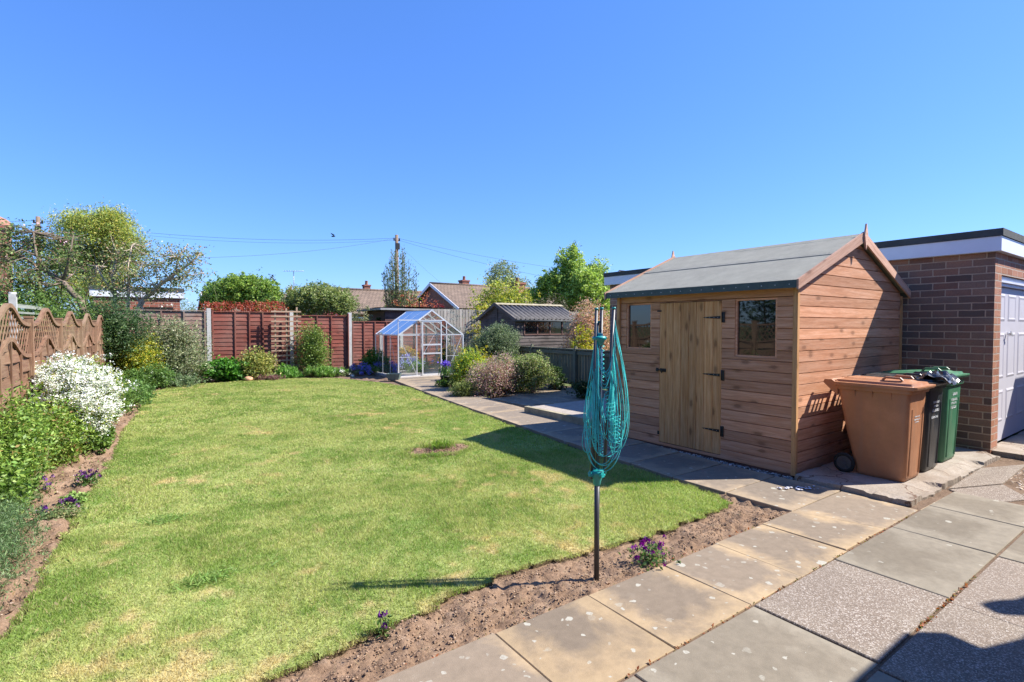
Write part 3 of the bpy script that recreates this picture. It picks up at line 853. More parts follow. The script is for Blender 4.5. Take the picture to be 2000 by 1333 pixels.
def lumps(name, pts, s0, s1, cols, label, mat=None, squash=.6):
    """small stones or crumbs: rough octahedra of 8 faces subdivided by jitter"""
    n = len(pts)
    U = np.array([(1, 0, 0), (0, 1, 0), (-1, 0, 0), (0, -1, 0), (0, 0, 1), (0, 0, -1), (.62, .62, .4), (-.62, .62, .4), (-.62, -.62, .4), (.62, -.62, .4)], float)
    Fc = [(0, 6, 9), (0, 1, 6), (1, 7, 6), (1, 2, 7), (2, 8, 7), (2, 3, 8), (3, 9, 8), (3, 0, 9), (6, 7, 4), (7, 8, 4), (8, 9, 4), (9, 6, 4), (1, 0, 5), (2, 1, 5), (3, 2, 5), (0, 3, 5)]
    s = RNG.uniform(s0, s1, (n, 1, 1)); sq = RNG.uniform(.6, 1.3, (n, 1, 3)); sq[:, :, 2] *= squash
    rot = RNG.uniform(0, 6.28, n); c, si = np.cos(rot), np.sin(rot)
    V = U[None] * (1 + RNG.uniform(-.2, .2, (n, 10, 3))) * s * sq
    Xr = V[:, :, 0] * c[:, None] - V[:, :, 1] * si[:, None]; Yr = V[:, :, 0] * si[:, None] + V[:, :, 1] * c[:, None]
    V = np.stack([Xr, Yr, V[:, :, 2]], 2) + np.asarray(pts)[:, None]
    org = np.asarray(pts).mean(0)
    V = (V - org).reshape(-1, 3)
    me = bpy.data.meshes.new(name)
    F_ = (np.array(Fc)[None] + (np.arange(n) * 10)[:, None, None]).reshape(-1, 3)
    m = len(F_)
    me.vertices.add(len(V)); me.vertices.foreach_set('co', V.astype(np.float32).ravel())
    me.loops.add(3 * m); me.loops.foreach_set('vertex_index', F_.astype(np.int32).ravel())
    me.polygons.add(m); me.polygons.foreach_set('loop_start', np.arange(0, 3 * m, 3, dtype=np.int32))
    wts = np.array([q[1] for q in cols], float); wts /= wts.sum()
    cc = np.array([q[0] for q in cols])[RNG.choice(len(cols), n, p=wts)] * RNG.uniform(.75, 1.25, (n, 1))
    cc = np.repeat(cc, 16, 0)
    at = me.attributes.new('leafcol', 'FLOAT_COLOR', 'FACE')
    at.data.foreach_set('color', np.concatenate([np.clip(cc, 0, 1), np.ones((m, 1))], 1).astype(np.float32).ravel())
    me.materials.append(mat or M_stone); me.update(calc_edges=True)
    o = bpy.data.objects.new(name, me); COL.objects.link(o); o.location = tuple(org)
    return tag(o, label, name.replace('_', ' '), kind='stuff')
M_stone, n_, l_, p_ = newmat('stones')
at_ = N(n_, 'ShaderNodeAttribute', attribute_name='leafcol'); l_.new(at_.outputs['Color'], p_.inputs['Base Color']); p_.inputs['Roughness'].default_value = .9
n = 6500
x = RNG.uniform(-.6, 4.48, n); y = RNG.uniform(2.23, 2.85, n)
k = ~inpoly(x, y, LAWN); x, y = x[k], y[k]
lumps('soil_crumbs', np.stack([x, y, -.008 + .05 * ((vnoise(x, y, .22, 41) - .5) + (vnoise(x, y, .07, 42) - .5) * .9)], 1), .0015, .0085,
      [((.26, .17, .11), 4), ((.19, .12, .075), 3), ((.32, .23, .16), 1)], 'brown soil crumbs over the dug strip between lawn and paving', squash=.8)
n = 260
x = 3.10 + RNG.normal(0, .2, n); y = 5.98 + RNG.normal(0, .12, n)
lumps('soil_crumbs', np.stack([x, y, np.full(n, .008)], 1), .004, .014, [((.27, .15, .10), 4), ((.2, .1, .07), 3)], 'brown soil crumbs in the bare dug patch of the lawn')

n = 5200
x = RNG.uniform(-1.3, .3, n); y = RNG.uniform(3.0, 15, n) ** 1.0
k = ~inpoly(x - .02, y, LAWN) & (x < .1); x, y = x[k], y[k]
lumps('soil_crumbs', np.stack([x, y, -.008 + .07 * ((vnoise(x, y, .22, 41) - .5) + (vnoise(x, y, .07, 42) - .5) * .9)], 1), .003, .013,
      [((.26, .17, .11), 4), ((.17, .11, .07), 3), ((.36, .27, .2), 1)], 'brown crumbs and small stones on the soil of the left border', squash=.8)
n = 900
x = RNG.uniform(-.9, 4.48, n); y = RNG.uniform(2.24, 2.8, n); k = ~inpoly(x, y, LAWN); x, y = x[k], y[k]
o = leafmesh('straw_bits', np.stack([x, y, np.full(len(x), .012)], 1), .05, [((.5, .4, .24), 3), ((.36, .26, .16), 2)], None, M_grass, .035, .0, flat=True, szvar=.7)
tag(o, 'thin bits of straw and dry roots lying on the soil strip', 'straw', kind='stuff')
n = 700
x = RNG.uniform(-1.2, -.35, n); y = RNG.uniform(3.2, 11, n)
o = leafmesh('seedlings', np.stack([x, y, RNG.uniform(.0, .03, n)], 1), .028, [((.2, .3, .08), 3), ((.34, .3, .14), 2), ((.3, .2, .1), 1)], None, M_leaf, .4, .6)
tag(o, 'scattered seedlings and leaf litter on the left border soil', 'seedlings', kind='stuff')

# ------------------------------------------------------------------ paving
def slabs(name, specs, mats, th=.05, zt=.02, bev=.004):
    """specs: (quad corners [4 of (x,y)], material index, dz, rnd)"""
    me = bpy.data.meshes.new(name); V = []; Fs = []; UV = []; SU = []; MI = []; RN = []
    for q, mi, dz, rn in specs:
        b = len(V); c = [Vector((p[0], p[1])) for p in q]; ctr = sum(c, Vector((0, 0))) / 4
        inn = [p + (ctr - p).normalized() * bev * 1.4 for p in c]
        tl = RNG.uniform(-.004, .004, 4)
        for p in c: V.append((p.x, p.y, zt + dz - th))
        for i, p in enumerate(c): V.append((p.x, p.y, zt + dz + tl[i] - bev))
        for i, p in enumerate(inn): V.append((p.x, p.y, zt + dz + tl[i]))
        ou = RNG.uniform(0, 30, 2)
        def add(ids, su):
            Fs.append(tuple(b + i for i in ids))
            for i, s_ in zip(ids, su):
                UV.append((V[b + i][0] + ou[0], V[b + i][1] + ou[1])); SU.append(s_)
            MI.append(mi); RN.append(rn)
        K = [(0, 0), (1, 0), (1, 1), (0, 1)]
        add((8, 9, 10, 11), K)
        for i in range(4):
            j = (i + 1) % 4
            add((4 + i, 4 + j, 8 + j, 8 + i), (K[i], K[j], K[j], K[i]))
            add((i, j, 4 + j, 4 + i), (K[i], K[j], K[j], K[i]))
    me.from_pydata(V, [], Fs)
    for m_ in mats: me.materials.append(m_)
    u = me.uv_layers.new(name='UVMap'); u.data.foreach_set('uv', np.array(UV, np.float32).ravel())
    u2 = me.uv_layers.new(name='slabuv'); u2.data.foreach_set('uv', np.array(SU, np.float32).ravel())
    me.polygons.foreach_set('material_index', MI)
    at = me.attributes.new('rnd', 'FLOAT', 'FACE'); at.data.foreach_set('value', np.array(RN, np.float32))
    me.update()
    o = bpy.data.objects.new(name, me); COL.objects.link(o); return tag(o, kind='structure')
def rect(x0, x1, y0, y1, g=.004): return [(x0 + g, y0 + g), (x1 - g, y0 + g), (x1 - g, y1 - g), (x0 + g, y1 - g)]
S = []
# sandy strip between soil and patio
xe = [-1.3, -.66, -.02, .42, .78, 1.455, 2.11, 2.79, 3.372, 4.0, 4.45, 5.42]
xe = [-1.3, -.62, .06, .76, 1.455, 2.11, 2.79, 3.372, 4.02]
for i in range(len(xe) - 1):
    S.append((rect(xe[i], xe[i + 1], 1.582, 2.198 + RNG.uniform(-.01, .01), .0022), 0, 0, RNG.uniform()))
S.append(([(4.028, 1.593), (4.70, 1.593), (4.50, 2.2), (4.02, 2.2)], 0, 0, .6))
S.append(([(4.71, 1.593), (5.42, 1.593), (5.44, 2.2), (4.51, 2.2)], 0, -.003, .9))
# patio rows
rows = [(.955, 1.575, .82), (.325, .945, .75), (-.305, .315, .9), (-.9, -.315, .6)]
pat = {(0, 2): 2, (0, 3): 1, (0, 4): 1, (0, 1): 1, (1, 2): 2, (1, 3): 2, (1, 4): 2, (1, 1): 1}
for r_, (y0, y1, o_) in enumerate(rows):
    xo = -.2 if r_ % 2 == 0 else -.26
    edges = [xo + i * 1.0 for i in range(-2, 12)]
    if r_ == 0: edges = [-2.2, -1.2, -.2, .8, 1.80, 2.80, 3.80, 4.79, 5.62, 6.3, 7.2, 8.2, 9.2]
    if r_ == 1: edges = [-2.26, -1.26, -.26, .74, 1.74, 2.74, 3.742, 4.76, 5.72, 6.7, 7.7, 8.7, 9.7]
    for i in range(len(edges) - 1):
        if r_ == 0 and edges[i] > 5.7: continue
        if edges[i] > 8: continue
        k = {2.80: 2, 3.80: 1, 4.79: 1, 1.80: 1, 2.74: 2, 3.742: 2, 4.76: 1, 5.72: 1, 1.74: 1}.get(edges[i], int(RNG.uniform() < .4) + 1)
        S.append((rect(edges[i], edges[i + 1], y0, y1), k, RNG.uniform(-.003, .003), RNG.uniform()))
# the far slab of the joint row and broken slabs beside the bin base
S.append(([(5.44, 1.585), (5.42, 1.40), (6.10, 1.30), (6.18, 1.575)], 0, -.002, .2))
S.append(([(5.44, 1.39), (5.63, .962), (6.42, .962), (6.12, 1.29)], 2, -.004, .7))
S.append(([(6.11, 1.31), (6.43, 1.0), (6.62, 1.27), (6.95, 1.41), (6.3, 1.60), (6.19, 1.58)], 2, 0, .5)[:0] or ([(6.13, 1.31), (6.60, 1.10), (7.0, 1.36), (6.35, 1.62)], 2, -.004, .6))
S.append(([(6.37, 1.63), (7.02, 1.37), (8.2, 1.40), (7.6, 1.66)], 2, .002, .35))
tag(slabs('patio', S, [M_sand, M_grey, M_aggr]), kind='structure')
mb = MB(); mb.box(-3, 5.7, -1, 2.19, -.085, .011); mb.box(5.701, 12, -1, 1.75, -.085, .007)
tag(mb.build('patio_bedding', M_soild), kind='structure')

# garden path up to the greenhouse
def pl(y): # left edge of the path
    return float(np.interp(y, [2.2, 3.5, 6.2, 9.0, 12.6, 14.9], [4.52, 4.50, 4.83, 5.19, 5.72, 6.1]))
S = []; y = 2.205
while y < 14.6:
    y1 = min(y + RNG.uniform(.60, .66), 14.75)
    a0, a1 = pl(y), pl(y1)
    if y < 10:
        S.append(([(a0, y + .006), (a0 + .92, y + .006), (a1 + .92, y1 - .006), (a1, y1 - .006)], 0, 0, RNG.uniform()))
    else:
        w_ = .92 if y < 12 else 1.5
        S.append(([(a0, y + .006), (a0 + w_, y + .006), (a1 + w_, y1 - .006), (a1, y1 - .006)], 0, 0, RNG.uniform()))
    y = y1
slabs('path', S, [M_pathb])
# patio beyond the empty shed base, up to the low fence
S = []
for i in range(5):
    for j in range(4):
        x0 = 6.2 + i * .62; y0 = 7.62 + j * .62
        if x0 < pl(y0) + 1.0: continue
        S.append((rect(x0, x0 + .62, y0, y0 + .62), 0, RNG.uniform(-.002, .002), RNG.uniform()))
slabs('paved_area', S, [M_pathb])
mb = MB(); mb.box(4.55, 9.4, 2.3, 5.1, -.085, -.03); mb.box(5.0, 9.4, 5.1, 15, -.085, -.032)
tag(mb.build('soil_under_paving', M_soild), kind='structure')

# concrete bases
def roughbox(name, x0, x1, y0, y1, z0, z1, mat, amp=.012, nx=40, ny=20, chips=None):
    mb = MB(); P = []
    def e(t, s): return (float(vnoise([t], [s], .12, 51)[0]) - .5) * amp * 2 + (float(vnoise([t], [s], .04, 52)[0]) - .5) * amp
    for i in range(nx + 1):
        row = []
        for j in range(ny + 1):
            x = x0 + (x1 - x0) * i / nx; y = y0 + (y1 - y0) * j / ny
            if i in (0, nx): x += e(y, 3)
            if j in (0, ny): y += e(x, 7)
            z = z1 + (float(vnoise([x], [y], .5, 53)[0]) - .5) * .004
            if chips: z += chips(x, y)
            row.append(Vector((x, y, z)))
        P.append(row)
    mb.grid(P, smooth=False)
    def skirt(line):
        for a, b in zip(line[:-1], line[1:]):
            mb.face([a, b, Vector((b.x, b.y, z0)), Vector((a.x, a.y, z0))][::-1])
    skirt([P[i][0] for i in range(nx + 1)]); skirt([P[nx][j] for j in range(ny + 1)])
    skirt([P[i][ny] for i in range(nx, -1, -1)]); skirt([P[0][j] for j in range(ny, -1, -1)])
    return tag(mb.build(name, mat), kind='structure')
def crackmat(name, c1, c2, c3):
    m, n, l, p = newmat(name); tc = N(n, 'ShaderNodeTexCoord'); v = tc.outputs['Object']
    a = noise(n, l, 2.6, 7, .68, v, .3); r = ramp(n, [(.3, c1), (.5, c2), (.7, c3)]); l.new(a, r.inputs[0])
    f = noise(n, l, 60, 5, .7, v); fr = ramp(n, [(.3, (.75,) * 3), (.7, (1.15,) * 3)]); l.new(f, fr.inputs[0])
    col = mixc(n, l, .9, r.outputs[0], fr.outputs[0], 'MULTIPLY')
    dv = N(n, 'ShaderNodeVectorMath', operation='MULTIPLY_ADD'); tn = N(n, 'ShaderNodeTexNoise'); tn.inputs['Scale'].default_value = 5; tn.inputs['Detail'].default_value = 6; l.new(v, tn.inputs['Vector'])
    l.new(tn.outputs['Color'], dv.inputs[0]); dv.inputs[1].default_value = (.35, .35, 0); l.new(v, dv.inputs[2])
    vo = N(n, 'ShaderNodeTexVoronoi', voronoi_dimensions='2D', feature='DISTANCE_TO_EDGE'); vo.inputs['Scale'].default_value = 1.5; l.new(dv.outputs[0], vo.inputs['Vector'])
    cr = ramp(n, [(0, (1, 1, 1)), (.008, (.8, .8, .8)), (.016, (0, 0, 0))]); l.new(vo.outputs['Distance'], cr.inputs[0])
    col = mixc(n, l, cr.outputs[0], col, (.12, .07, .045))
    l.new(col, p.inputs['Base Color']); p.inputs['Roughness'].default_value = .92; p.inputs['Specular IOR Level'].default_value = .2
    b = N(n, 'ShaderNodeBump'); b.inputs['Strength'].default_value = .6; b.inputs['Distance'].default_value = .006; l.new(f, b.inputs['Height']); l.new(b.outputs[0], p.inputs['Normal'])
    return m
M_padc = crackmat('pad_concrete', (.2, .155, .115), (.3, .25, .2), (.38, .33, .28))
M_kerbc = plain('mossy_concrete', (.3, .26, .17), .95, .35, 7, .7, 60)
def chip(x, y):
    c = float(vnoise([x], [y], .28, 61)[0]) * .75 + float(vnoise([x], [y], .06, 63)[0]) * .25; d = max(0, 1 - (y - 1.66) / .16)
    e_ = max(0, 1 - (x - 5.46) / .12) * .6
    return -.034 * min(1, d * 1.6) * min(1, max(0, c - .44) * 9) - .02 * e_ * (float(vnoise([x], [y], .09, 62)[0]) > .6)
roughbox('concrete_base', 5.46, 8.4, 1.66, 2.66, -.08, .065, M_padc, .016, 150, 44, chip)
roughbox('concrete_base', 5.80, 8.4, 5.55, 7.58, -.08, .12, M_concrete, .008, 40, 30)
mb = MB(); mb.box(5.70, 5.797, 5.2, 7.62, -.08, .128); tag(mb.build('kerb', M_kerbc, bevel=.01), kind='structure')
# step in front of the garage door
roughbox('garage_step', 8.50, 12.2, 1.16, 1.83, -.08, .07, M_padc, .01, 40, 12)
# gravel under the shed edge and pebbles by the step
n = 1500
x = RNG.uniform(5.42, 5.60, n); y = RNG.uniform(2.2, 5.2, n)
mb = MB(); mb.box(5.40, 5.7, 2.21, 5.2, -.08, -.012); tag(mb.build('gravel_bed', M_soild), kind='structure')
lumps('gravel', np.stack([x, y, RNG.uniform(-.008, .006, n)], 1), .006, .016, [((.5, .45, .42), 3), ((.3, .27, .25), 3), ((.62, .58, .55), 1)], 'pale gravel strip between the garden path and the shed front')
n = 1700
x = RNG.uniform(6.4, 8.4, n); y = RNG.uniform(.96, 1.40, n)
k = (y < 1.12 + (x - 6.6) * .36) & (x > 6.55)
x, y = x[k], y[k]
lumps('pebbles', np.stack([x, y, RNG.uniform(-.012, .006, len(x))], 1), .010, .021, [((.5, .40, .30), 3), ((.38, .28, .21), 3), ((.62, .52, .42), 2)], 'rounded tan pebbles filling the gap in the paving by the garage step')

# ------------------------------------------------------------------ garage
V3 = Vector
gx, gy, gy1 = 8.46, 1.77, 8.15
g = thing('garage', 'flat roofed brick garage with white fascia and panelled door at the right edge', 'garage', (gx, gy, 0))
mb = MB()
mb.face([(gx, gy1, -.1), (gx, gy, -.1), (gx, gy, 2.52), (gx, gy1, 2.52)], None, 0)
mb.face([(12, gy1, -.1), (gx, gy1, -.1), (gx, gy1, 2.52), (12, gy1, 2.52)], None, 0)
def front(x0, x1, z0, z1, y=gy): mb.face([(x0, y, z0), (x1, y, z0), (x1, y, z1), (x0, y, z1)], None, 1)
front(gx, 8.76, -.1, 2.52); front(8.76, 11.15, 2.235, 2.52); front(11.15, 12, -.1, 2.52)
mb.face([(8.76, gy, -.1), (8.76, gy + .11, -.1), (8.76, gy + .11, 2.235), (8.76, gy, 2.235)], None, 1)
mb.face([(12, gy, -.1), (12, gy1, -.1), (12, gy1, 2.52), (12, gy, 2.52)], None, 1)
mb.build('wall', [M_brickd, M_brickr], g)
mb = MB(); x0, y0, x1, y1 = gx - .09, gy - .07, 12.1, gy1 + .09
mb.box(x0, x0 + .022, y0, y1, 2.50, 2.675); mb.box(x0 + .0225, x1, y0, y0 + .022, 2.50, 2.675); mb.box(x0 + .0225, x1, y1 - .022, y1, 2.50, 2.675)
mb.box(x0 + .022, gx + .02, y0 + .022, y1 - .022, 2.498, 2.505)
mb.box(x0 + .025, x1, y0 + .0225, gy + .02, 2.4995, 2.506)
mb.build('fascia', M_white, g)
mb = MB(); mb.box(x0 - .015, x1, y0 - .015, y1 + .015, 2.678, 2.765); mb.build('roof', M_feltdark, g, bevel=.012)
d = MB()
dx0, dx1 = 8.80, 11.1
d.box(dx0, dx1, gy + .07, gy + .10, .09, 2.10)
dr = d.build('door', M_upvc, g)
# raised panels
for c in range(4):
    for (za, zb) in ((.34, .76), (.91, 1.51), (1.66, 2.02)):
        xa = dx0 + .09 + c * .56; xb = xa + .40
        fr = MB()
        for (u0, v0, u1, v1) in ((xa, za, xb, zb),):
            o_ = [(u0, v0), (u1, v0), (u1, v1), (u0, v1)]
            i_ = [(u0 + .028, v0 + .028), (u1 - .028, v0 + .028), (u1 - .028, v1 - .028), (u0 + .028, v1 - .028)]
            ii_ = [(u0 + .05, v0 + .05), (u1 - .05, v0 + .05), (u1 - .05, v1 - .05), (u0 + .05, v1 - .05)]
            for k in range(4):
                k2 = (k + 1) % 4
                fr.face([(o_[k][0], gy + .0695, o_[k][1]), (o_[k2][0], gy + .0695, o_[k2][1]), (i_[k2][0], gy + .062, i_[k2][1]), (i_[k][0], gy + .062, i_[k][1])])
                fr.face([(i_[k][0], gy + .062, i_[k][1]), (i_[k2][0], gy + .062, i_[k2][1]), (ii_[k2][0], gy + .067, ii_[k2][1]), (ii_[k][0], gy + .067, ii_[k][1])])
            fr.face([(p[0], gy + .067, p[1]) for p in ii_])
        pnl = fr.build('door_panel', M_upvc, dr) if c < 3 else fr.build('door_panel', M_upvc, dr)
hb = MB(); hb.tube([(9.40, gy + .06, 1.50), (9.40, gy + .02, 1.50)], .018, 10); hb.beam((9.34, gy + .015, 1.52), (9.45, gy + .015, 1.47), .02, .012)
hb.build('handle', M_alu, dr)
mb = MB(); mb.box(8.76, 8.80, gy + .04, gy + .11, .08, 2.235); mb.box(8.80, 11.15, gy + .03, gy + .11, 2.11, 2.235); mb.box(8.78, 11.15, gy + .005, gy + .03, 2.15, 2.175)
mb.build('door_frame', M_upvcw, g)

# ------------------------------------------------------------------ timber shed
sx0, sx1, sy0, sy1, zb_, ze = 5.57, 8.35, 2.71, 5.15, .03, 2.03
ridx, ridz = 6.96, 2.60
s = thing('garden_shed', 'new apex timber shed with plank door and two windows standing before the garage', 'shed', (sx0, sy0, 0))
def shiplap(mb, org, au, nrm, z0, z1, ext, ph=.1185, holes=(), t=.016):
    """rows of boards; ext(z) -> (u0,u1); holes (u0,u1,z0,z1)"""
    org = V3(org); au = V3(au); nrm = V3(nrm); up = V3((0, 0, 1))
    z = z0; k = 0
    flip = au.cross(up).dot(nrm) < 0
    while z < z1 - 1e-3:
        zt = min(z + ph, z1)
        cuts = [z, zt]
        for h in holes:
            for q in (h[2], h[3]):
                if z + .004 < q < zt - .004: cuts.append(q)
        cuts = sorted(set(cuts))
        ou = random.random() * 20; ov = random.random() * 20; rn = random.random()
        for a, b in zip(cuts[:-1], cuts[1:]):
            ea, eb = ext(a), ext(b); zm = (a + b) / 2
            segs = [(ea[0], ea[1], eb[0], eb[1])]
            for h in holes:
                if h[2] <= zm <= h[3]:
                    ns = []
                    for sg in segs:
                        if h[1] <= min(sg[0], sg[2]) or h[0] >= max(sg[1], sg[3]): ns.append(sg); continue
                        if h[0] > sg[0]: ns.append((sg[0], h[0], sg[2], h[0]))
                        if h[1] < sg[1]: ns.append((h[1], sg[1], h[1], sg[3]))
                    segs = ns
            g0 = .007 if abs(a - z) < 1e-6 else 0; g1 = .0025 if abs(b - zt) < 1e-6 else 0
            for (a0, a1, b0, b1) in segs:
                if a1 - a0 < .01 and b1 - b0 < .01: continue
                P = lambda u, zz, dn: org + au * u + up * (zz - org.z) + nrm * dn
                bp = [P(a0, a, 0), P(a1, a, 0), P(b1, b, 0), P(b0, b, 0)]
                # V-groove at the bottom, flat face
                f0 = [P(a0, a + g0, t), P(a1, a + g0, t), P(b1, b - g1, t), P(b0, b - g1, t)]
                uvf = lambda pts: [((p - org).dot(au) + ou, p.z - z + ov) for p in pts]
                def add(pts):
                    if flip: pts = pts[::-1]
                    mb.face(pts, uvf(pts), 0, rn)
                add(f0)
                add([bp[0], bp[1], f0[1], f0[0]]); add([f0[3], f0[2], bp[2], bp[3]])
                add([bp[1], bp[2], f0[2], f0[1]]); add([bp[3], bp[0], f0[0], f0[3]])
        z = zt; k += 1
door_y = (3.555, 4.455); w1 = (4.595, 5.03, 1.285, 1.905); w2 = (2.905, 3.39, 1.25, 1.905)
holes = [(door_y[0] - sy0, door_y[1] - sy0, .07, 1.90)] + [(q[0] - sy0, q[1] - sy0, q[2], q[3]) for q in (w1, w2)]
mb = MB()
shiplap(mb, (sx0, sy0, zb_), (0, 1, 0), (-1, 0, 0), zb_, 1.91, lambda z: (.012, sy1 - sy0 - .012), holes=holes)
# header board
shiplap(mb, (sx0, sy0, 1.91), (0, 1, 0), (-1, 0, 0), 1.912, 2.06, lambda z: (.012, sy1 - sy0 - .012), ph=.15)
mb.build('front_wall', M_shed, s)
def gext(z):
    if z <= ze: return (0.0, sx1 - sx0)
    f = (z - ze) / (ridz - ze); return ((ridx - sx0) * f, (sx1 - sx0) - (sx1 - ridx) * f)
for yy, nn in ((sy0, -1), (sy1, 1)):
    mb = MB(); shiplap(mb, (sx0, yy, zb_), (1, 0, 0), (0, nn, 0), zb_, ridz - .02, gext)
    mb.build('gable_wall', M_shed, s)
mb = MB(); shiplap(mb, (sx1, sy0, zb_), (0, 1, 0), (1, 0, 0), zb_, 2.0, lambda z: (0, sy1 - sy0)); mb.build('rear_wall', M_shed, s)
mb = MB() # near-black backing standing in for shade in the grooves and interior
mb.box(sx0 + .004, sx0 + .02, sy0 + .02, w2[0], zb_, 2.03); mb.box(sx0 + .004, sx0 + .02, w2[1], w1[0], zb_, 2.03); mb.box(sx0 + .004, sx0 + .02, w1[1], sy1 - .02, zb_, 2.03)
mb.box(sx0 + .004, sx0 + .02, w2[0], w2[1], zb_, w2[2]); mb.box(sx0 + .004, sx0 + .02, w1[0], w1[1], zb_, w1[2])
mb.prism([(sx0 + .03, sy0 + .004, zb_), (sx1 - .01, sy0 + .004, zb_), (sx1 - .01, sy0 + .004, ze), (ridx, sy0 + .004, ridz), (sx0 + .03, sy0 + .004, ze)], (0, .012, 0))
mb.prism([(sx0 + .03, sy1 - .004, zb_), (sx1 - .01, sy1 - .004, zb_), (sx1 - .01, sy1 - .004, ze), (ridx, sy1 - .004, ridz), (sx0 + .03, sy1 - .004, ze)], (0, -.012, 0))
mb.box(sx0 + .021, sx1 - .02, sy0 + .02, sy1 - .02, .05, .07)
mb.build('shade_backing', M_dark, s)
mb = MB()
for yy in (sy0 + .3, sy0 + 1.2, sy1 - .3): mb.box(sx0 + .03, sx1 - .03, yy - .03, yy + .03, -.03, .048)
mb.box(sx0 + .005, sx0 + .05, sy0 + .02, sy1 - .02, -.02, .028)
mb.build('floor_bearers', M_oldbrown, s)
for (a, b) in (((sx0 - .030, sy0 - .004), 0), ((sx0 - .030, sy1 + .004), 0)):
    mb = MB(); mb.beam((a[0] + .006, a[1] + (-.006 if a[1] < 3 else .006), .035), (a[0] + .006, a[1] + (-.006 if a[1] < 3 else .006), 2.04), .042, .048, (1, 0, 0)); mb.build('corner_trim', M_trim, s, bevel=.003)
mb = MB(); mb.beam((sx1 - .0, sy0 - .018, .035), (sx1 - .0, sy0 - .018, 2.0), .045, .03, (1, 0, 0)); mb.build('corner_trim', M_trim, s, bevel=.003)
mb = MB(); mb.box(sx0 - .045, sx0 - .018, sy0 - .05, sy1 + .05, 2.062, 2.085); mb.build('eaves_batten', M_trim, s)
# roof
ry0, ry1 = 2.635, 5.30
ea = V3((5.43, 0, 2.045)); rg = V3((ridx, 0, 2.665)); eb = V3((8.43, 0, 2.045))
for nm, A, B in (('roof', ea, rg), ('roof', eb, rg)):
    mb = MB(); P = []
    for i in range(13):
        t = i / 12; row = []
        for j in range(31):
            y = ry0 + (ry1 - ry0) * j / 30
            q = A.lerp(B, t); q.y = y
            q.z += (float(vnoise([q.x], [y], .5, 71)[0]) - .5) * .008 + .02
            row.append(q)
        P.append(row)
    mb.grid(P, smooth=True, uvm=lambda p: (p.x, p.y))
    mb.prism([(A.x, ry0, A.z), (B.x, ry0, B.z), (B.x, ry0, B.z + .012), (A.x, ry0, A.z + .012)], (0, ry1 - ry0, 0))
    sgn = -1 if A.x < B.x else 1
    mb.prism([(A.x + sgn * .004, ry0, A.z + .026), (A.x + sgn * .010, ry0, A.z - .055), (A.x - sgn * .004, ry0, A.z - .055), (A.x - sgn * .01, ry0, A.z + .02)], (0, ry1 - ry0, 0), mi=1)
    # overlap seam half way up
    q0 = A.lerp(B, .52); q1 = A.lerp(B, .56)
    mb.prism([(q0.x, ry0, q0.z + .028), (q1.x, ry0, q1.z + .032), (q1.x, ry0, q1.z + .02), (q0.x, ry0, q0.z + .018)], (0, ry1 - ry0, 0), mi=0)
    rf = mb.build(nm, [M_felt, M_feltedge], s)
    if A.x < B.x:
        nb_ = MB()
        for k in range(18):
            y = ry0 + .08 + k * .147
            nb_.tube([(A.x - .008, y, A.z - .018), (A.x - .0135, y, A.z - .018)], .006, 7)
        nb_.build('felt_nails', M_alud, rf)
mb = MB(); mb.prism([(ridx - .1, ry0, 2.645), (ridx, ry0, 2.69), (ridx + .1, ry0, 2.645), (ridx + .1, ry0, 2.635), (ridx - .1, ry0, 2.635)], (0, ry1 - ry0, 0)); mb.build('ridge_cap', M_felt, s)
for y, nn in ((ry0, -1), (ry1, 1)):
    for A in (ea, eb):
        mb = MB(); yy = y + nn * .001
        sg = 1 if A.x < ridx else -1
        top0 = V3((A.x - sg * .025, yy, A.z + .028)); top1 = V3((ridx - sg * .002, yy, rg.z + .045))
        lo1 = V3((ridx - sg * .002, yy, rg.z - .075)); lo0 = V3((A.x - sg * .025, yy, A.z - .075))
        pts = [lo0, lo1, top1, top0]
        L = (top1 - top0).length
        e = V3((0, nn * .02, 0))
        dd = (top1 - top0).normalized()
        rr = random.random()
        pp = pts if (pts[1] - pts[0]).cross(pts[2] - pts[0]).dot(e) < 0 else pts[::-1]
        def uvb(q): return [((p - top0).dot(dd) + rr * 7, p.z - top0.z - (p - top0).dot(dd) * dd.z + rr * 3) for p in q]
        mb.face(pp, uvb(pp), 0, rr)
        fr_ = [p + e for p in pp[::-1]]; mb.face(fr_, uvb(fr_), 0, rr)
        for i in range(4):
            a_, b_ = pp[i], pp[(i + 1) % 4]; q = [b_, a_, a_ + e, b_ + e]; mb.face(q, uvb(q), 0, rr)
        mb.build('bargeboard', M_barge, s)
    mb = MB(); yy = y + nn * .022
    dia = [(ridx, rg.z - .17), (ridx + .045, rg.z + .0), (ridx + .03, rg.z + .045), (ridx + .004, rg.z + .135), (ridx - .004, rg.z + .135), (ridx - .03, rg.z + .045), (ridx - .045, rg.z + .0)]
    mb.prism([(a, yy, b) for a, b in dia], (0, nn * .018, 0)); mb.build('finial', M_barge, s, bevel=.002)
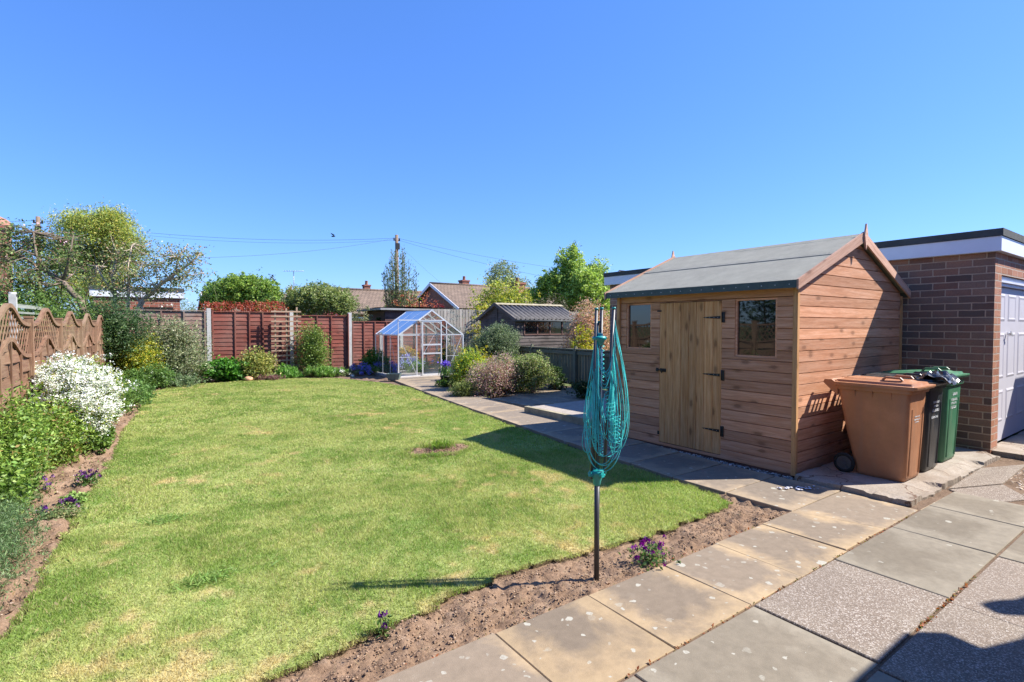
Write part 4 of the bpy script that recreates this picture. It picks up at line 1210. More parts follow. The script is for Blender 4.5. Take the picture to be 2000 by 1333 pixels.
# door
mb = MB(); wds = [.095, .115, .118, .118, .112, .112, .118, .112]; k = (door_y[1] - door_y[0] - .012) / sum(wds); y = door_y[0] + .006
for i, wd in enumerate(wds[::-1]):
    wd *= k; rn = random.random(); ou, ov = random.random() * 20, random.random() * 20
    xo = sx0 - .019
    P = lambda yy, zz, x_: V3((x_, yy, zz))
    uvf = lambda pts: [(p.z + ou, p.y - y + ov) for p in pts]
    f0 = [P(y + wd - .004, .08, xo), P(y + .004, .08, xo), P(y + .004, 1.893, xo), P(y + wd - .004, 1.893, xo)]
    b0 = [P(y + wd, .08, xo + .006), P(y, .08, xo + .006), P(y, 1.893, xo + .006), P(y + wd, 1.893, xo + .006)]
    mb.face(f0, uvf(f0), 0, rn)
    for q in ([b0[0], b0[1], f0[1], f0[0]], [f0[3], f0[2], b0[2], b0[3]], [b0[1], b0[2], f0[2], f0[1]], [b0[3], b0[0], f0[0], f0[3]]): mb.face(q, uvf(q), 0, rn)
    y += wd
mb.box(sx0 - .0135, sx0 + .003, door_y[0] + .002, door_y[1] - .002, .078, 1.894)
dr = mb.build('door', M_door, s)
for zc in (1.70, 1.02, .36):
    mb = MB(); y0 = door_y[0] - .012; xf = sx0 - .0255
    mb.prism([(xf, y0 + .03, zc + .017), (xf, y0 + .24, zc + .006), (xf, y0 + .262, zc), (xf, y0 + .24, zc - .006), (xf, y0 + .03, zc - .017)], (.005, 0, 0))
    mb.box(xf - .002, xf + .005, y0 - .028, y0 - .006, zc - .062, zc + .062); mb.tube([(xf - .002, y0 + .003, zc - .06), (xf - .002, y0 + .003, zc + .06)], .007, 8)
    for q in (.06, .11, .17, .22): mb.tube([(xf, y0 + q, zc), (xf - .003, y0 + q, zc)], .004, 7, 1)
    mb.build('hinge', [M_iron, M_alud], dr)
mb = MB(); xf = sx0 - .025; y0 = door_y[1]
mb.box(xf, xf + .005, y0 - .11, y0 - .015, 1.00, 1.045); mb.box(xf, xf + .006, y0 + .012, y0 + .05, .998, 1.047); mb.tube([(xf - .006, y0 - .1, 1.022), (xf - .006, y0 + .045, 1.022)], .007, 8)
mb.beam((xf - .008, y0 - .05, 1.022), (xf - .008, y0 - .05, .985), .01, .01); mb.build('bolt', M_iron, dr)
mb = MB(); mb.box(xf, xf + .005, y0 - .03, y0 + .035, 1.785, 1.803); mb.tube([(xf - .004, y0, 1.794), (xf - .001, y0, 1.794)], .010, 8); mb.build('turn_button', M_iron, dr)
mb = MB(); mb.box(xf, xf + .005, y0 - .008, y0 + .02, .17, .215); mb.build('turn_button', M_iron, dr)
for (a, b, c, e) in (w1, w2):
    mb = MB(); xi = sx0 - .006
    for q in ((a, a + .022, c, e), (b - .022, b, c, e), (a + .0225, b - .0225, c, c + .02), (a + .0225, b - .0225, e - .02, e)): mb.box(xi, xi + .045, q[0], q[1], q[2], q[3])
    fr = mb.build('window', M_shed, s)
    mb = MB(); mb.box(sx0 + .018, sx0 + .022, a + .02, b - .02, c + .018, e - .018); mb.build('pane', M_pane, fr)

# ------------------------------------------------------------------ wheelie bins
def wheelie(label, x0, x1, yf, mat, lid_open=0.0, marks=None, tw=.05, seedm=0):
    """x0..x1 at the rim, front at y = yf, wheels at the back"""
    zb = .065; xc = (x0 + x1) / 2; yb = yf + .67
    t = thing('wheelie_bin', label, 'wheelie bin', (xc, (yf + yb) / 2, zb), 'wheelie bins lined up beside the shed')
    hw = (x1 - x0) / 2
    def ring(z, w_, f, b, r=.045, n=5):
        pts = []
        for cx, cy, a0 in ((xc + w_ - r, b - r, 0), (xc - w_ + r, b - r, 90), (xc - w_ + r, f + r, 180), (xc + w_ - r, f + r, 270)):
            for k in range(n + 1):
                a = R(a0 + 90 * k / n); pts.append(V3((cx + r * math.cos(a), cy + r * math.sin(a), z)))
        return pts
    lev = [(zb + .0, hw - .065, yf + .075, yb - .20), (zb + .015, hw - .055, yf + .06, yb - .185), (zb + .05, hw - .05, yf + .052, yb - .175), (zb + .45, hw - .034, yf + .034, yb - .085), (zb + .80, hw - .02, yf + .022, yb - .022),
           (zb + .872, hw - .017, yf + .02, yb - .012), (zb + .874, hw + .0, yf, yb), (zb + .885, hw + .003, yf - .003, yb + .003), (zb + .918, hw + .003, yf - .003, yb + .003), (zb + .92, hw - .012, yf + .01, yb - .01), (zb + .90, hw - .022, yf + .025, yb - .02)]
    rings = [ring(*q) for q in lev]
    mb = MB(); base = 0; nn = len(rings[0])
    for r_ in rings: mb.v += [tuple(p) for p in r_]
    for i in range(len(rings) - 1):
        for k in range(nn):
            k2 = (k + 1) % nn
            mb.f.append((i * nn + k, i * nn + k2, (i + 1) * nn + k2, (i + 1) * nn + k)); mb.uv += [(0, 0)] * 4; mb.mi.append(0); mb.col.append(.5); mb.sm.append(True)
    mb.f.append(tuple(range(nn))[::-1]); mb.uv += [(0, 0)] * nn; mb.mi.append(0); mb.col.append(.5); mb.sm.append(False)
    # front recess ribs and side gussets under the rim
    for fx in (-.44, .44):
        mb.tube([(xc + fx * hw * 1.3, yf + .03, zb + .72), (xc + fx * hw * 1.2, yf + .052, zb + .06)], .011, 8)
    for k in range(3):
        y = yf + .17 + k * .16
        for sg in (-1, 1):
            mb.prism([(xc + sg * (hw - .020), y, zb + .872), (xc + sg * (hw - .002), y, zb + .872), (xc + sg * (hw - .02), y, zb + .80)], (0, .009, 0))
    body = mb.build('body', mat, t)
    for p_ in body.data.polygons: p_.use_smooth = True
    body.modifiers.new('es', 'EDGE_SPLIT').split_angle = R(38)
    # lid: shallow stepped pan hinged at the back
    hy, hz = yb + .02, zb + .93
    ca, sa = math.cos(lid_open), math.sin(lid_open)
    def T(x, y, z):
        dy, dz = y - hy, z - hz
        return V3((x, hy + dy * ca + dz * sa, hz - dy * sa + dz * ca))
    prof = [(0, .012, 0), (.0, .0, .02), (.001, -.0, .033), (.045, .045, .036), (.055, .055, .058), (.105, .12, .062), (.13, .15, .078)]
    mb = MB(); yfL = yf - .05; rows_ = []
    for (ix, iy, zz) in prof:
        w_ = hw + .018 - ix; f = yfL + iy; b = hy - iy * .4; r_ = .03
        pts = []
        for cx, cy, a0 in ((xc + w_ - r_, b - r_, 0), (xc - w_ + r_, b - r_, 90), (xc - w_ + r_, f + r_, 180), (xc + w_ - r_, f + r_, 270)):
            for k in range(4):
                a = R(a0 + 30 * k); pts.append(T(cx + r_ * math.cos(a), cy + r_ * math.sin(a), hz - .018 + zz + .012 * math.sin(math.pi * (cy - f) / (b - f))))
        rows_.append(pts)
    nn = len(rows_[0])
    for r_ in rows_: mb.v += [tuple(p) for p in r_]
    for i in range(len(rows_) - 1):
        for k in range(nn):
            k2 = (k + 1) % nn
            mb.f.append((i * nn + k, i * nn + k2, (i + 1) * nn + k2, (i + 1) * nn + k)); mb.uv += [(0, 0)] * 4; mb.mi.append(0); mb.col.append(.5); mb.sm.append(True)
    i = (len(rows_) - 1) * nn
    mb.f.append(tuple(range(i, i + nn))); mb.uv += [(0, 0)] * nn; mb.mi.append(0); mb.col.append(.5); mb.sm.append(False)
    mb.f.append(tuple(range(nn))[::-1]); mb.uv += [(0, 0)] * nn; mb.mi.append(0); mb.col.append(.5); mb.sm.append(False)
    for sg in (-1, 1): # grips moulded in the lid and its raised centre
        pp = [T(xc + sg * (hw * .55), yfL + .16, hz + .062), T(xc + sg * (hw * .55), yfL + .18, hz + .085), T(xc + sg * (hw * .55), yfL + .30, hz + .088), T(xc + sg * (hw * .55), yfL + .33, hz + .062)]
        mb.tube(pp, .012, 8)
    lid = mb.build('lid', mat, t); lid.modifiers.new('es', 'EDGE_SPLIT').split_angle = R(30)
    # handle bar and hinge lugs at the back
    mb = MB()
    for sg in (-1, 1):
        x = xc + sg * (hw - .04)
        mb.prism([(x - .014, yb - .01, zb + .92), (x - .014, yb + .05, zb + .965), (x - .014, yb + .12, zb + .962), (x - .014, yb + .135, zb + .93), (x - .014, yb + .06, zb + .86), (x - .014, yb - .01, zb + .80)], (.028, 0, 0))
    mb.tube([(xc - hw + .03, yb + .10, zb + .945), (xc + hw - .03, yb + .10, zb + .945)], .014, 10)
    for q in (-.33, 0, .33): mb.prism([(xc + q * hw - .01, yb + .0, zb + .93), (xc + q * hw - .01, yb + .1, zb + .955), (xc + q * hw - .01, yb + .09, zb + .93), (xc + q * hw - .01, yb, zb + .87)], (.02, 0, 0))
    mb.build('handle', mat, t, bevel=.003)
    mb = MB(); mb.tube([(xc - hw + .02, yb - .09, zb + .10), (xc + hw - .02, yb - .09, zb + .10)], .011, 10); mb.build('axle', M_alud, t)
    for sg in (-1, 1):
        xw = xc + sg * (hw - .018)
        mb = MB(); pr = []
        for i in range(25):
            a = 2 * math.pi * i / 24
            pr.append(V3((0, yb - .09 + .085 * math.cos(a), zb + .10 + .085 * math.sin(a))))
        mb.tube([p + V3((xw, 0, 0)) for p in pr], .020, 8, cap=False)
        wh = mb.build('wheel', M_rubber, t)
        mb = MB(); mb.tube([(xw - .012, yb - .09, zb + .10), (xw + .012, yb - .09, zb + .10)], .072, 20); mb.tube([(xw - .022, yb - .09, zb + .10), (xw + .022, yb - .09, zb + .10)], .026, 14)
        for k in range(6):
            a = k * math.pi / 3
            for q in (-.014, .014): mb.beam((xw + q, yb - .09, zb + .10), (xw + q, yb - .09 + .068 * math.cos(a), zb + .10 + .068 * math.sin(a)), .012, .006)
        mb.build('rim', M_rim, wh)
    # printed lines on the front
    if marks:
        mb = MB()
        for (u, z, w_, h_) in marks:
            yy = yf + .02 + (zb + .85 - z) * .038 - .0035
            u0 = xc + u
            rl = random.Random(seedm); q = u0
            while q < u0 + w_:
                lw = rl.uniform(.5, 1.0) * h_ * .7
                mb.box(q, q + lw * .32, yy, yy + .001, z, z + h_)
                if rl.random() < .6: mb.box(q + lw * .34, q + lw, yy, yy + .001, z + (h_ * .78 if rl.random() < .5 else 0), z + (h_ if rl.random() < .8 else h_ * .35) * 1.0 + .0001) if rl.random() < .5 else mb.box(q + lw * .34, q + lw, yy, yy + .001, z, z + h_ * .25)
                q += lw * 1.25
            seedm += 1
        mb.build('print', marks_mat[mat.name], t)
    return t
marks_mat = {'brown_plastic': M_print, 'black_plastic': M_print, 'green_plastic': M_print}
wheelie('brown plastic wheelie bin at the front of the row nearest the shed corner', 5.99, 6.50, 1.83, M_binb, marks=[(-.07, .70, .13, .012), (-.08, .67, .15, .012), (-.05, .645, .1, .012)])
wheelie('black wheelie bin in the middle with crumpled bag on its lid', 6.57, 7.06, 1.84, M_bink, .01, [(-.09, .79, .18, .022), (-.06, .75, .12, .02), (-.1, .70, .2, .026), (-.12, .63, .2, .024)], seedm=5)
wheelie('green wheelie bin at the back of the row beside the garage wall', 7.22, 7.74, 1.86, M_bing, .06, [(-.06, .82, .14, .03), (-.1, .76, .19, .024), (-.1, .72, .17, .022), (-.1, .67, .18, .03)], seedm=11)
# crumpled bag lying on the black bin
mb = MB(); P = []
for i in range(19):
    row = []
    for j in range(15):
        x = 6.62 + .40 * i / 18; y = 1.70 + .32 * j / 14
        z = 1.07 + .045 * math.sin(math.pi * i / 18) * math.sin(math.pi * j / 14) + (float(vnoise([x], [y], .045, 81)[0]) - .5) * .06 - max(0, 1.78 - y) * .7
        row.append(V3((x + (float(vnoise([y], [x], .05, 82)[0]) - .5) * .05, y, z)))
    P.append(row)
mb.grid(P, smooth=False); M_bag = plain('bag_film', (.05, .055, .06), .18, .4, 20, spec=.8)
bg_o = mb.build('bin_bag', M_bag); tag(bg_o, 'shiny black crumpled plastic bag poking out over the front of the black bin', 'bag')
sm_ = bg_o.modifiers.new('s', 'SOLIDIFY'); sm_.thickness = .004

# ------------------------------------------------------------------ rotary clothes line
pb_ = V3((2.327, 2.345, 0))
t = thing('rotary_clothes_line', 'folded rotary clothes line on dark pole with tangled turquoise cord', 'clothes line', pb_)
def LP(r, f, z): # local: r to the right of the view, f towards far
    f_ = V3((math.sin(yaw), math.cos(yaw), 0)); q = pb_ + RT * r + f_ * f; return V3((q.x, q.y, z))
mb = MB(); mb.tube([LP(0, 0, -.05), LP(0, 0, .63)], .0165, 20); mb.tube([LP(0.0, 0, .60), LP(.012, 0, 1.55)], .0145, 18); mb.build('pole', M_pole, t)
mb = MB(); mb.lathe(LP(0, 0, 0), [(.016, .595), (.022, .60), (.026, .625), (.036, .65), (.044, .675), (.044, .69), (.03, .695), (.016, .70)], 24)
for a in range(4):
    c, s_ = math.cos(a * math.pi / 2 + .5), math.sin(a * math.pi / 2 + .5)
    mb.beam(LP(.03 * c, .03 * s_, .668), LP(.058 * c, .058 * s_, .675), .03, .022); mb.tube([LP(.05 * c - .02 * s_, .05 * s_ + .02 * c, .672), LP(.05 * c + .02 * s_, .05 * s_ - .02 * c, .672)], .009, 8)
mb.build('lower_hub', M_teal, t)
mb = MB(); mb.lathe(LP(.012, 0, 0), [(.012, 1.475), (.022, 1.48), (.03, 1.505), (.043, 1.515), (.046, 1.525), (.04, 1.535), (.02, 1.54), (.02, 1.552), (.001, 1.556)], 24); mb.build('upper_hub', M_teal, t)
arms = [((-.034, .01, .66), (-.012, .02, 1.70)), ((.012, .055, .68), (.034, .05, 1.705)), ((.045, -.01, .66), (.098, -.012, 1.705)), ((-.004, -.04, .68), (.036, .062, 1.69))]
arms = [((-.036, -.01, .64), (-.012, -.02, 1.70)), ((.010, .048, .67), (.034, .055, 1.705)), ((.043, .0, .64), (.098, -.012, 1.705)), ((-.012, .048, .67), (.012, .06, 1.62))]
for a, b in arms:
    mb = MB(); mb.tube([LP(*a), LP(*b)], .0098, 12)
    mb.tube([LP(*b), LP(b[0], b[1], b[2] + .012)], .012, 12, mi=1)
    mb.build('arm', [M_pole, M_teal], t)
mb = MB(); mb.tube([LP(.022, -.018, 1.0), LP(.024, -.018, 1.45)], .004, 8); mb.build('stay_rod', M_alu, t)
# cord
mb = MB(); rc = random.Random(3)
def armpt(i, z):
    a, b = arms[i]; k = (z - a[2]) / (b[2] - a[2]); return V3((a[0] + (b[0] - a[0]) * k, a[1] + (b[1] - a[1]) * k, z))
def bez(P, n=22):
    P = [V3(p) for p in P]; out = []
    for i in range(n + 1):
        u = i / n; q = [p.copy() for p in P]
        while len(q) > 1: q = [q[k].lerp(q[k + 1], u) for k in range(len(q) - 1)]
        out.append(q[0])
    return out
def cord(pl_, r=.0021):
    out = [LP(p.x + rc.uniform(-.0008, .0008), p.y, p.z) for p in pl_]; mb.tube(out, r, 5, cap=False)
for k in range(15):   # right-hand bundle: long drooping loops
    zt_ = rc.uniform(1.25, 1.69); zb2 = rc.uniform(.72, .96); bul = rc.uniform(.03, .19)
    a = armpt(2, zt_); b = armpt(rc.choice([1, 2, 2, 0]), rc.uniform(1.0, 1.6)); f_ = rc.uniform(-.05, .05)
    cord(bez([a, V3((a.x + bul * .35, f_, a.z - .3)), V3((a.x + bul * 1.25, f_, zb2 + .05)), V3((a.x + bul * .3, f_, zb2 - .11)), V3((b.x + .0, f_ * .5, zb2 - .02)), V3((b.x + .01, b.y, b.z - .3)), b], 26))
for k in range(11):   # left-hand bundle
    zt_ = rc.uniform(1.2, 1.62); zb2 = rc.uniform(.76, .95); bul = rc.uniform(.05, .13)
    a = armpt(0, zt_); b = armpt(rc.choice([0, 1, 0]), rc.uniform(1.0, 1.5)); f_ = rc.uniform(-.04, .03)
    cord(bez([a, V3((a.x - bul * .3, f_, a.z - .35)), V3((a.x - bul * 1.3, f_, zb2 + .12)), V3((a.x - bul * .5, f_, zb2 - .14)), V3((b.x + .02, f_, zb2)), V3((b.x, b.y, b.z - .2)), b], 26))
for k in range(12):    # strands between the arms
    a = armpt(0, rc.uniform(1.45, 1.67)); b = armpt(2, rc.uniform(1.3, 1.5)); c = V3((rc.uniform(0, .05), rc.uniform(-.05, 0), rc.uniform(.85, 1.3)))
    cord(bez([a, V3(((a.x + c.x) / 2, -.02, (a.z + c.z) / 2)), c, V3((b.x, -.03, c.z + .05)), b], 18))
for k in range(5):    # bottom swags across the pole
    z = rc.uniform(.70, .86); x0_, x1_ = -.07 + rc.uniform(-.02, .02), .11 + rc.uniform(-.03, .05)
    cord(bez([V3((x0_, -.03, z + .22)), V3((x0_, -.035, z - .04)), V3((.03, -.04, z - .09)), V3((x1_, -.035, z - .04)), V3((x1_, -.02, z + .25))], 18))
for k in range(12):   # strands hanging close to the pole
    x_ = rc.uniform(-.05, .09); z = rc.uniform(.74, .95)
    cord(bez([V3((x_ + rc.uniform(-.01, .01), -.03, rc.uniform(1.1, 1.5))), V3((x_ + rc.uniform(-.02, .02), -.045, 1.15)), V3((x_ + rc.uniform(-.03, .03), -.04, .9)), V3((x_, -.035, z - .06)), V3((x_ + .03, -.03, z)), V3((x_ + .02, -.03, z + .2))], 18))
def coil(x, y, z0, z1, r, n, sq=1.0):
    pts = [V3((x + r * math.cos(6.283 * n * i / (n * 14)) * sq + (z1 - z0) * 0, y + r * .6 * math.sin(6.283 * n * i / (n * 14)), z0 + (z1 - z0) * i / (n * 14))) for i in range(n * 14 + 1)]
    cord(pts)
coil(.018, -.012, 1.10, 1.15, .018, 6); coil(.105, -.02, .86, 1.04, .035, 8); coil(.02, -.015, .78, .93, .02, 9, .7); coil(-.018, -.02, .84, 1.0, .012, 10)
coil(.06, -.01, 1.0, 1.22, .01, 9); coil(.035, .04, 1.25, 1.5, .012, 9); coil(.08, .0, 1.0, 1.12, .03, 5)
mb.build('cord', M_cord, t)

# ------------------------------------------------------------------ greenhouse
gx0, gy0, GW, GL, GE, GA = 6.47, 15.15, 2.3, 1.9, 1.31, 2.1
t = thing('greenhouse', 'small aluminium glass greenhouse with apex roof at the end of the path', 'greenhouse', (gx0 + GW / 2, gy0 + GL / 2, 0))
def gb(mb, a, b, wd=.026, th=.026): mb.beam(V3((gx0, gy0, 0)) + V3(a), V3((gx0, gy0, 0)) + V3(b), wd, th)
mb = MB()
for y in (0, GL):
    gb(mb, (0, y, .03), (GW, y, .03), .03, .05); gb(mb, (0, y, GE), (GW, y, GE)); gb(mb, (0, y, 0), (0, y, GE), .035, .035); gb(mb, (GW, y, 0), (GW, y, GE), .035, .035)
    gb(mb, (0, y, GE), (GW / 2, y, GA), .04, .03); gb(mb, (GW, y, GE), (GW / 2, y, GA), .04, .03)
    gb(mb, (.62, y, .03), (.62, y, GE + .42)); gb(mb, (GW - .62, y, .03), (GW - .62, y, GE + .42)); gb(mb, (0, y, .62), (.62, y, .62), .015, .015); gb(mb, (GW - .62, y, .62), (GW, y, .62), .015, .015)
for x in (0, GW):
    gb(mb, (x, 0, .03), (x, GL, .03), .03, .05); gb(mb, (x, 0, GE), (x, GL, GE), .04, .03)
    for k in range(1, 3): gb(mb, (x, GL * k / 3, .03), (x, GL * k / 3, GE), .02, .02); gb(mb, (x, GL * k / 3, GE), (GW / 2, GL * k / 3, GA), .022, .022)
    gb(mb, (x, .02, .05), (x, GL / 3, GE - .05), .012, .012); gb(mb, (x, GL - .02, .05), (x, GL * 2 / 3, GE - .05), .012, .012)
gb(mb, (GW / 2, 0, GA), (GW / 2, GL, GA), .05, .035)
gb(mb, (.62, GL, .05), (.03, GL, GE), .012, .012); gb(mb, (GW - .62, GL, .05), (GW - .03, GL, GE), .012, .012); gb(mb, (GW - .62, 0, .05), (GW - .03, 0, GE), .012, .012); gb(mb, (.05, 0, GE - .1), (.62, 0, .05), .012, .012)
# opening roof light frame
gb(mb, (GW * .30, GL * .34, 1.765), (GW * .30, GL * .66, 1.765), .02, .02)
gb(mb, (-.02, -.05, 1.78), (1.55, -.05, 1.78), .03, .05); gb(mb, (-.02, -.05, GE), (-.02, -.05, 1.78), .018, .018)
mb.build('frame', M_alu, t)
mb = MB(); o3 = V3((gx0, gy0, 0))
def gp(mb, pts): mb.face([o3 + V3(p) for p in pts])
for k in range(3):
    ya, yb2 = GL * k / 3 + .013, GL * (k + 1) / 3 - .013
    for x in (-.004, GW + .004): gp(mb, [(x, ya, .06), (x, yb2, .06), (x, yb2, GE - .02), (x, ya, GE - .02)])
for y in (-.004, GL + .004):
    for xa, xb in ((.015, .605), (GW - .605, GW - .015)): gp(mb, [(xa, y, .06), (xb, y, .06), (xb, y, GE + (xb if xa < 1 else GW - xb) * .69 - .03), (xa, y, GE + (xa if xa < 1 else GW - xa) * .69 - .03)])
    gp(mb, [(.635, y, 1.82), (GW - .635, y, 1.82), (GW / 2, y, GA - .03)])
gp(mb, [(.635, GL + .004, .06), (GW - .635, GL + .004, .06), (GW - .635, GL + .004, 1.8), (.635, GL + .004, 1.8)])
mb.build('side_glass', M_glass, t)
mb = MB()
for k in range(3):
    ya, yb2 = GL * k / 3 + .013, GL * (k + 1) / 3 - .013
    for x, s2 in ((0, 1), (GW, -1)): gp(mb, [(x + s2 * .02, ya, GE + .02), (x + s2 * .02, yb2, GE + .02), (GW / 2 - s2 * .02, yb2, GA - .0), (GW / 2 - s2 * .02, ya, GA - .0)])
mb.build('roof_glass', M_glassroof, t)
dmb = MB()
for a, b in (((.80, -.045, .03), (.80, -.045, 1.77)), ((1.46, -.045, .03), (1.46, -.045, 1.77))): gb(dmb, a, b, .035, .03)
for z in (.05, .72, 1.0, 1.74): gb(dmb, (.82, -.045, z), (1.44, -.045, z), .05, .03)
gb(dmb, (.84, -.045, .72), (1.2, -.045, 1.3), .01, .01)
dd = dmb.build('door', M_alu, t)
mb = MB(); gp(mb, [(.82, -.04, .06), (1.44, -.04, .06), (1.44, -.04, 1.73), (.82, -.04, 1.73)]); mb.build('glass', M_glass, dd)
mb = MB(); mb.box(gx0 - .12, gx0 + GW + .3, gy0 - .35, gy0 + GL, -.08, .022)
tag(mb.build('greenhouse_floor', M_concrete), kind='structure')

# ------------------------------------------------------------------ fences
def lapboards(mb, A, B, z0, z1, ph, nrm, wav=.006, t=.012, mi=0, seg=10):
    A = V3(A); B = V3(B); nrm = V3(nrm).normalized(); L = (B - A).length; d = (B - A) / L
    z = z1
    flip = d.cross(V3((0, 0, 1))).dot(nrm) < 0
    while z > z0 + .02:
        zt = z; zl = max(z - ph, z0); rn = random.random(); ou, ov = random.random() * 20, random.random() * 20
        s1 = random.random() * 50
        P = []
        for i in range(seg + 1):
            u = L * i / seg; q = A + d * u
            wv = (float(vnoise([u], [s1], .3, 91)[0]) - .5) * 2 * wav + (float(vnoise([u], [s1], .12, 92)[0]) - .5) * wav
            P.append([V3((q.x, q.y, zt)) + nrm * .002, V3((q.x, q.y, zl - .012 + wv)) + nrm * (t + .006), V3((q.x, q.y, zl - .012 + wv))])
        for i in range(seg):
            for k in range(2):
                q = [P[i][k + 1], P[i + 1][k + 1], P[i + 1][k], P[i][k]]
                if flip: q = q[::-1]
                mb.face(q, [((p - A).dot(d) + ou, zt - p.z + ov) for p in q], mi, rn)
        z = zl
    q = [A + V3((0, 0, z0 - A.z)), B + V3((0, 0, z0 - B.z)), B + V3((0, 0, z1 - B.z)), A + V3((0, 0, z1 - A.z))]
    q = [p - nrm * .004 for p in q]
    mb.face(q, None, mi, .5)
FY = 18.0
t = thing('panel_fence', 'red brown overlapping timber fence panels between concrete posts across the back', 'fence', (3, FY, 0))
pans = [(-.62, 1.58, 2.06, .10, M_greyfence, 4), (1.74, 3.93, 2.05, .10, M_redfence, 0), (4.05, 5.82, 1.955, .22, M_redfence, 2), (5.98, 7.75, 1.77, .16, M_redfence, 3), (7.85, 9.3, 1.72, .1, M_redfence, 3)]
for i, (xa, xb, zt_, z0_, mt, nbt) in enumerate(pans):
    mb = MB(); lapboards(mb, (xa, FY, 0), (xb, FY, 0), z0_, zt_ - .03, .128 if i != 3 else .11, (0, -1, 0), wav=.012 if i == 3 else .007)
    xs_ = {0: [xa + .02, xa + .55, xa + 1.1, xa + 1.65, xb - .02], 1: [xa + .02, xa + .62, xa + 1.02, xa + 1.4, xb - .02], 2: [xa + .02, xa + .75, xa + 1.22, xb - .02], 3: [xa + .02, xa + .42, xa + .82, xa + 1.25, xb - .02], 4: [xa + .02, xa + .5, xa + 1, xb - .02]}[i]
    for x in xs_: mb.beam((x, FY - .035, z0_), (x, FY - .035, zt_ - .03), .038, .025, (1, 0, 0), 0, random.random())
    mb.beam((xa, FY - .012, zt_ - .012), (xb, FY - .012, zt_ - .012), .07, .022, (0, 1, 0), 0, .85)
    mb.build('fence_panel', mt, t)
    if z0_ > .12:
        mb = MB(); mb.box(xa, xb, FY - .02, FY + .02, -.05, z0_ - .01); mb.build('gravel_board', M_oldbrown, t)
for x, zt_ in ((1.66, 2.13), (3.99, 2.09), (5.90, 2.06), (7.80, 1.85)):
    mb = MB(); mb.box(x - .055, x + .055, FY - .06, FY + .05, -.05, zt_); mb.build('post', M_post, t, bevel=.012)
mb = MB(); mb.box(5.82, 5.845, FY - .1, FY + .03, .1, 2.02); mb.build('post_batten', M_redfence, t)

# left fence: wave-top lattice panels
t = thing('lattice_fence', 'red brown fence with wavy lattice tops along the left of the garden', 'fence', (-1.15, 8.9, 0))
def lf(y): return -1.15 + .06 * (y - 8.9)
ypost = [1.58, 3.41, 5.24, 7.07, 8.9, 10.73, 12.56, 14.39, 16.22, 18.0]
for i in range(len(ypost) - 1):
    ya, yb2 = ypost[i] + .045, ypost[i + 1] - .045
    A = V3((lf(ya), ya, 0)); B = V3((lf(yb2), yb2, 0)); L = (B - A).length; d = (B - A) / L; nr = V3((d.y, -d.x, 0))
    bell = lambda u: math.exp(-((u - .5) / .21) ** 2)
    top = lambda u: 1.615 + .215 * bell(u); low = lambda u: 1.23 + .22 * bell(u)
    mb = MB()
    # boards under the lower wave
    K = 16
    for z in np.arange(.1, 1.5, .135):
        rn = random.random(); ou, ov = random.random() * 20, random.random() * 20; wz = random.random() * 50
        for k in range(K):
            u0, u1 = k / K, (k + 1) / K
            za0, za1 = z, z + .14
            q = []
            for u, zz in ((u0, za0), (u1, za0), (u1, za1), (u0, za1)):
                q.append((u, zz))
            if min(low(u0), low(u1)) <= za0: continue
            q = [(u, min(zz, low(u))) for u, zz in q]
            bow = lambda u: .012 * math.sin(u * 9.42 + (z * 7.4) * math.pi)
            pts = [A + d * (L * u) + V3((0, 0, zz)) + nr * (bow(u) + (.010 if zz < za1 - .01 and zz == za0 else -.004)) for u, zz in q]
            mb.face(pts, [(p[0] * L + ou, p[1] - z + ov) for p in q], 0, rn)
            mb.face([p - nr * .006 for p in pts[::-1]], [(p[0] * L + ou, p[1] - z + ov) for p in q[::-1]], 0, rn)
    for u in (.02, .26, .5, .74, .98): mb.beam(A + d * (L * u) + nr * .018 + V3((0, 0, .08)), A + d * (L * u) + nr * .018 + V3((0, 0, low(u) - .01)), .03, .018, d, 0, random.random())
    mb.build('panel_boards', M_leftfence, t)
    for fn in (low, top):
        mb = MB()
        pts = [A + d * (L * k / 24) + nr * .006 + V3((0, 0, fn(k / 24))) for k in range(25)]
        for a_, b_ in zip(pts[:-1], pts[1:]): mb.beam(a_, b_ + (b_ - a_) * .04, .045, .045, nr, 0, .7)
        mb.build('wave_rail', M_leftfence, t)
    mb = MB()
    for sg, off in ((1, .004), (-1, -.008)):
        for c in np.arange(-.4, 1.5, .115 / L):
            seg = []
            for k in range(61):
                zz = 1.2 + .75 * k / 60; u = c + sg * (zz - 1.2) * .75 / L
                if 0.01 < u < .99 and low(u) < zz < top(u): seg.append((u, zz))
            if len(seg) > 2:
                (u0, z0_), (u1, z1_) = seg[0], seg[-1]
                mb.beam(A + d * (L * u0) + nr * off + V3((0, 0, z0_)), A + d * (L * u1) + nr * off + V3((0, 0, z1_)), .019, .008, d, 0, random.random())
    mb.build('lattice', M_leftfence, t)
for y in ypost:
    mb = MB(); x = lf(y); mb.beam((x, y, -.05), (x, y, 1.70), .085, .085, (1, 0, 0)); mb.prism([(x - .048, y - .048, 1.70), (x + .048, y - .048, 1.70), (x + .048, y + .048, 1.70), (x - .048, y + .048, 1.70)], (0, 0, .025)); mb.build('post', M_leftfence, t)

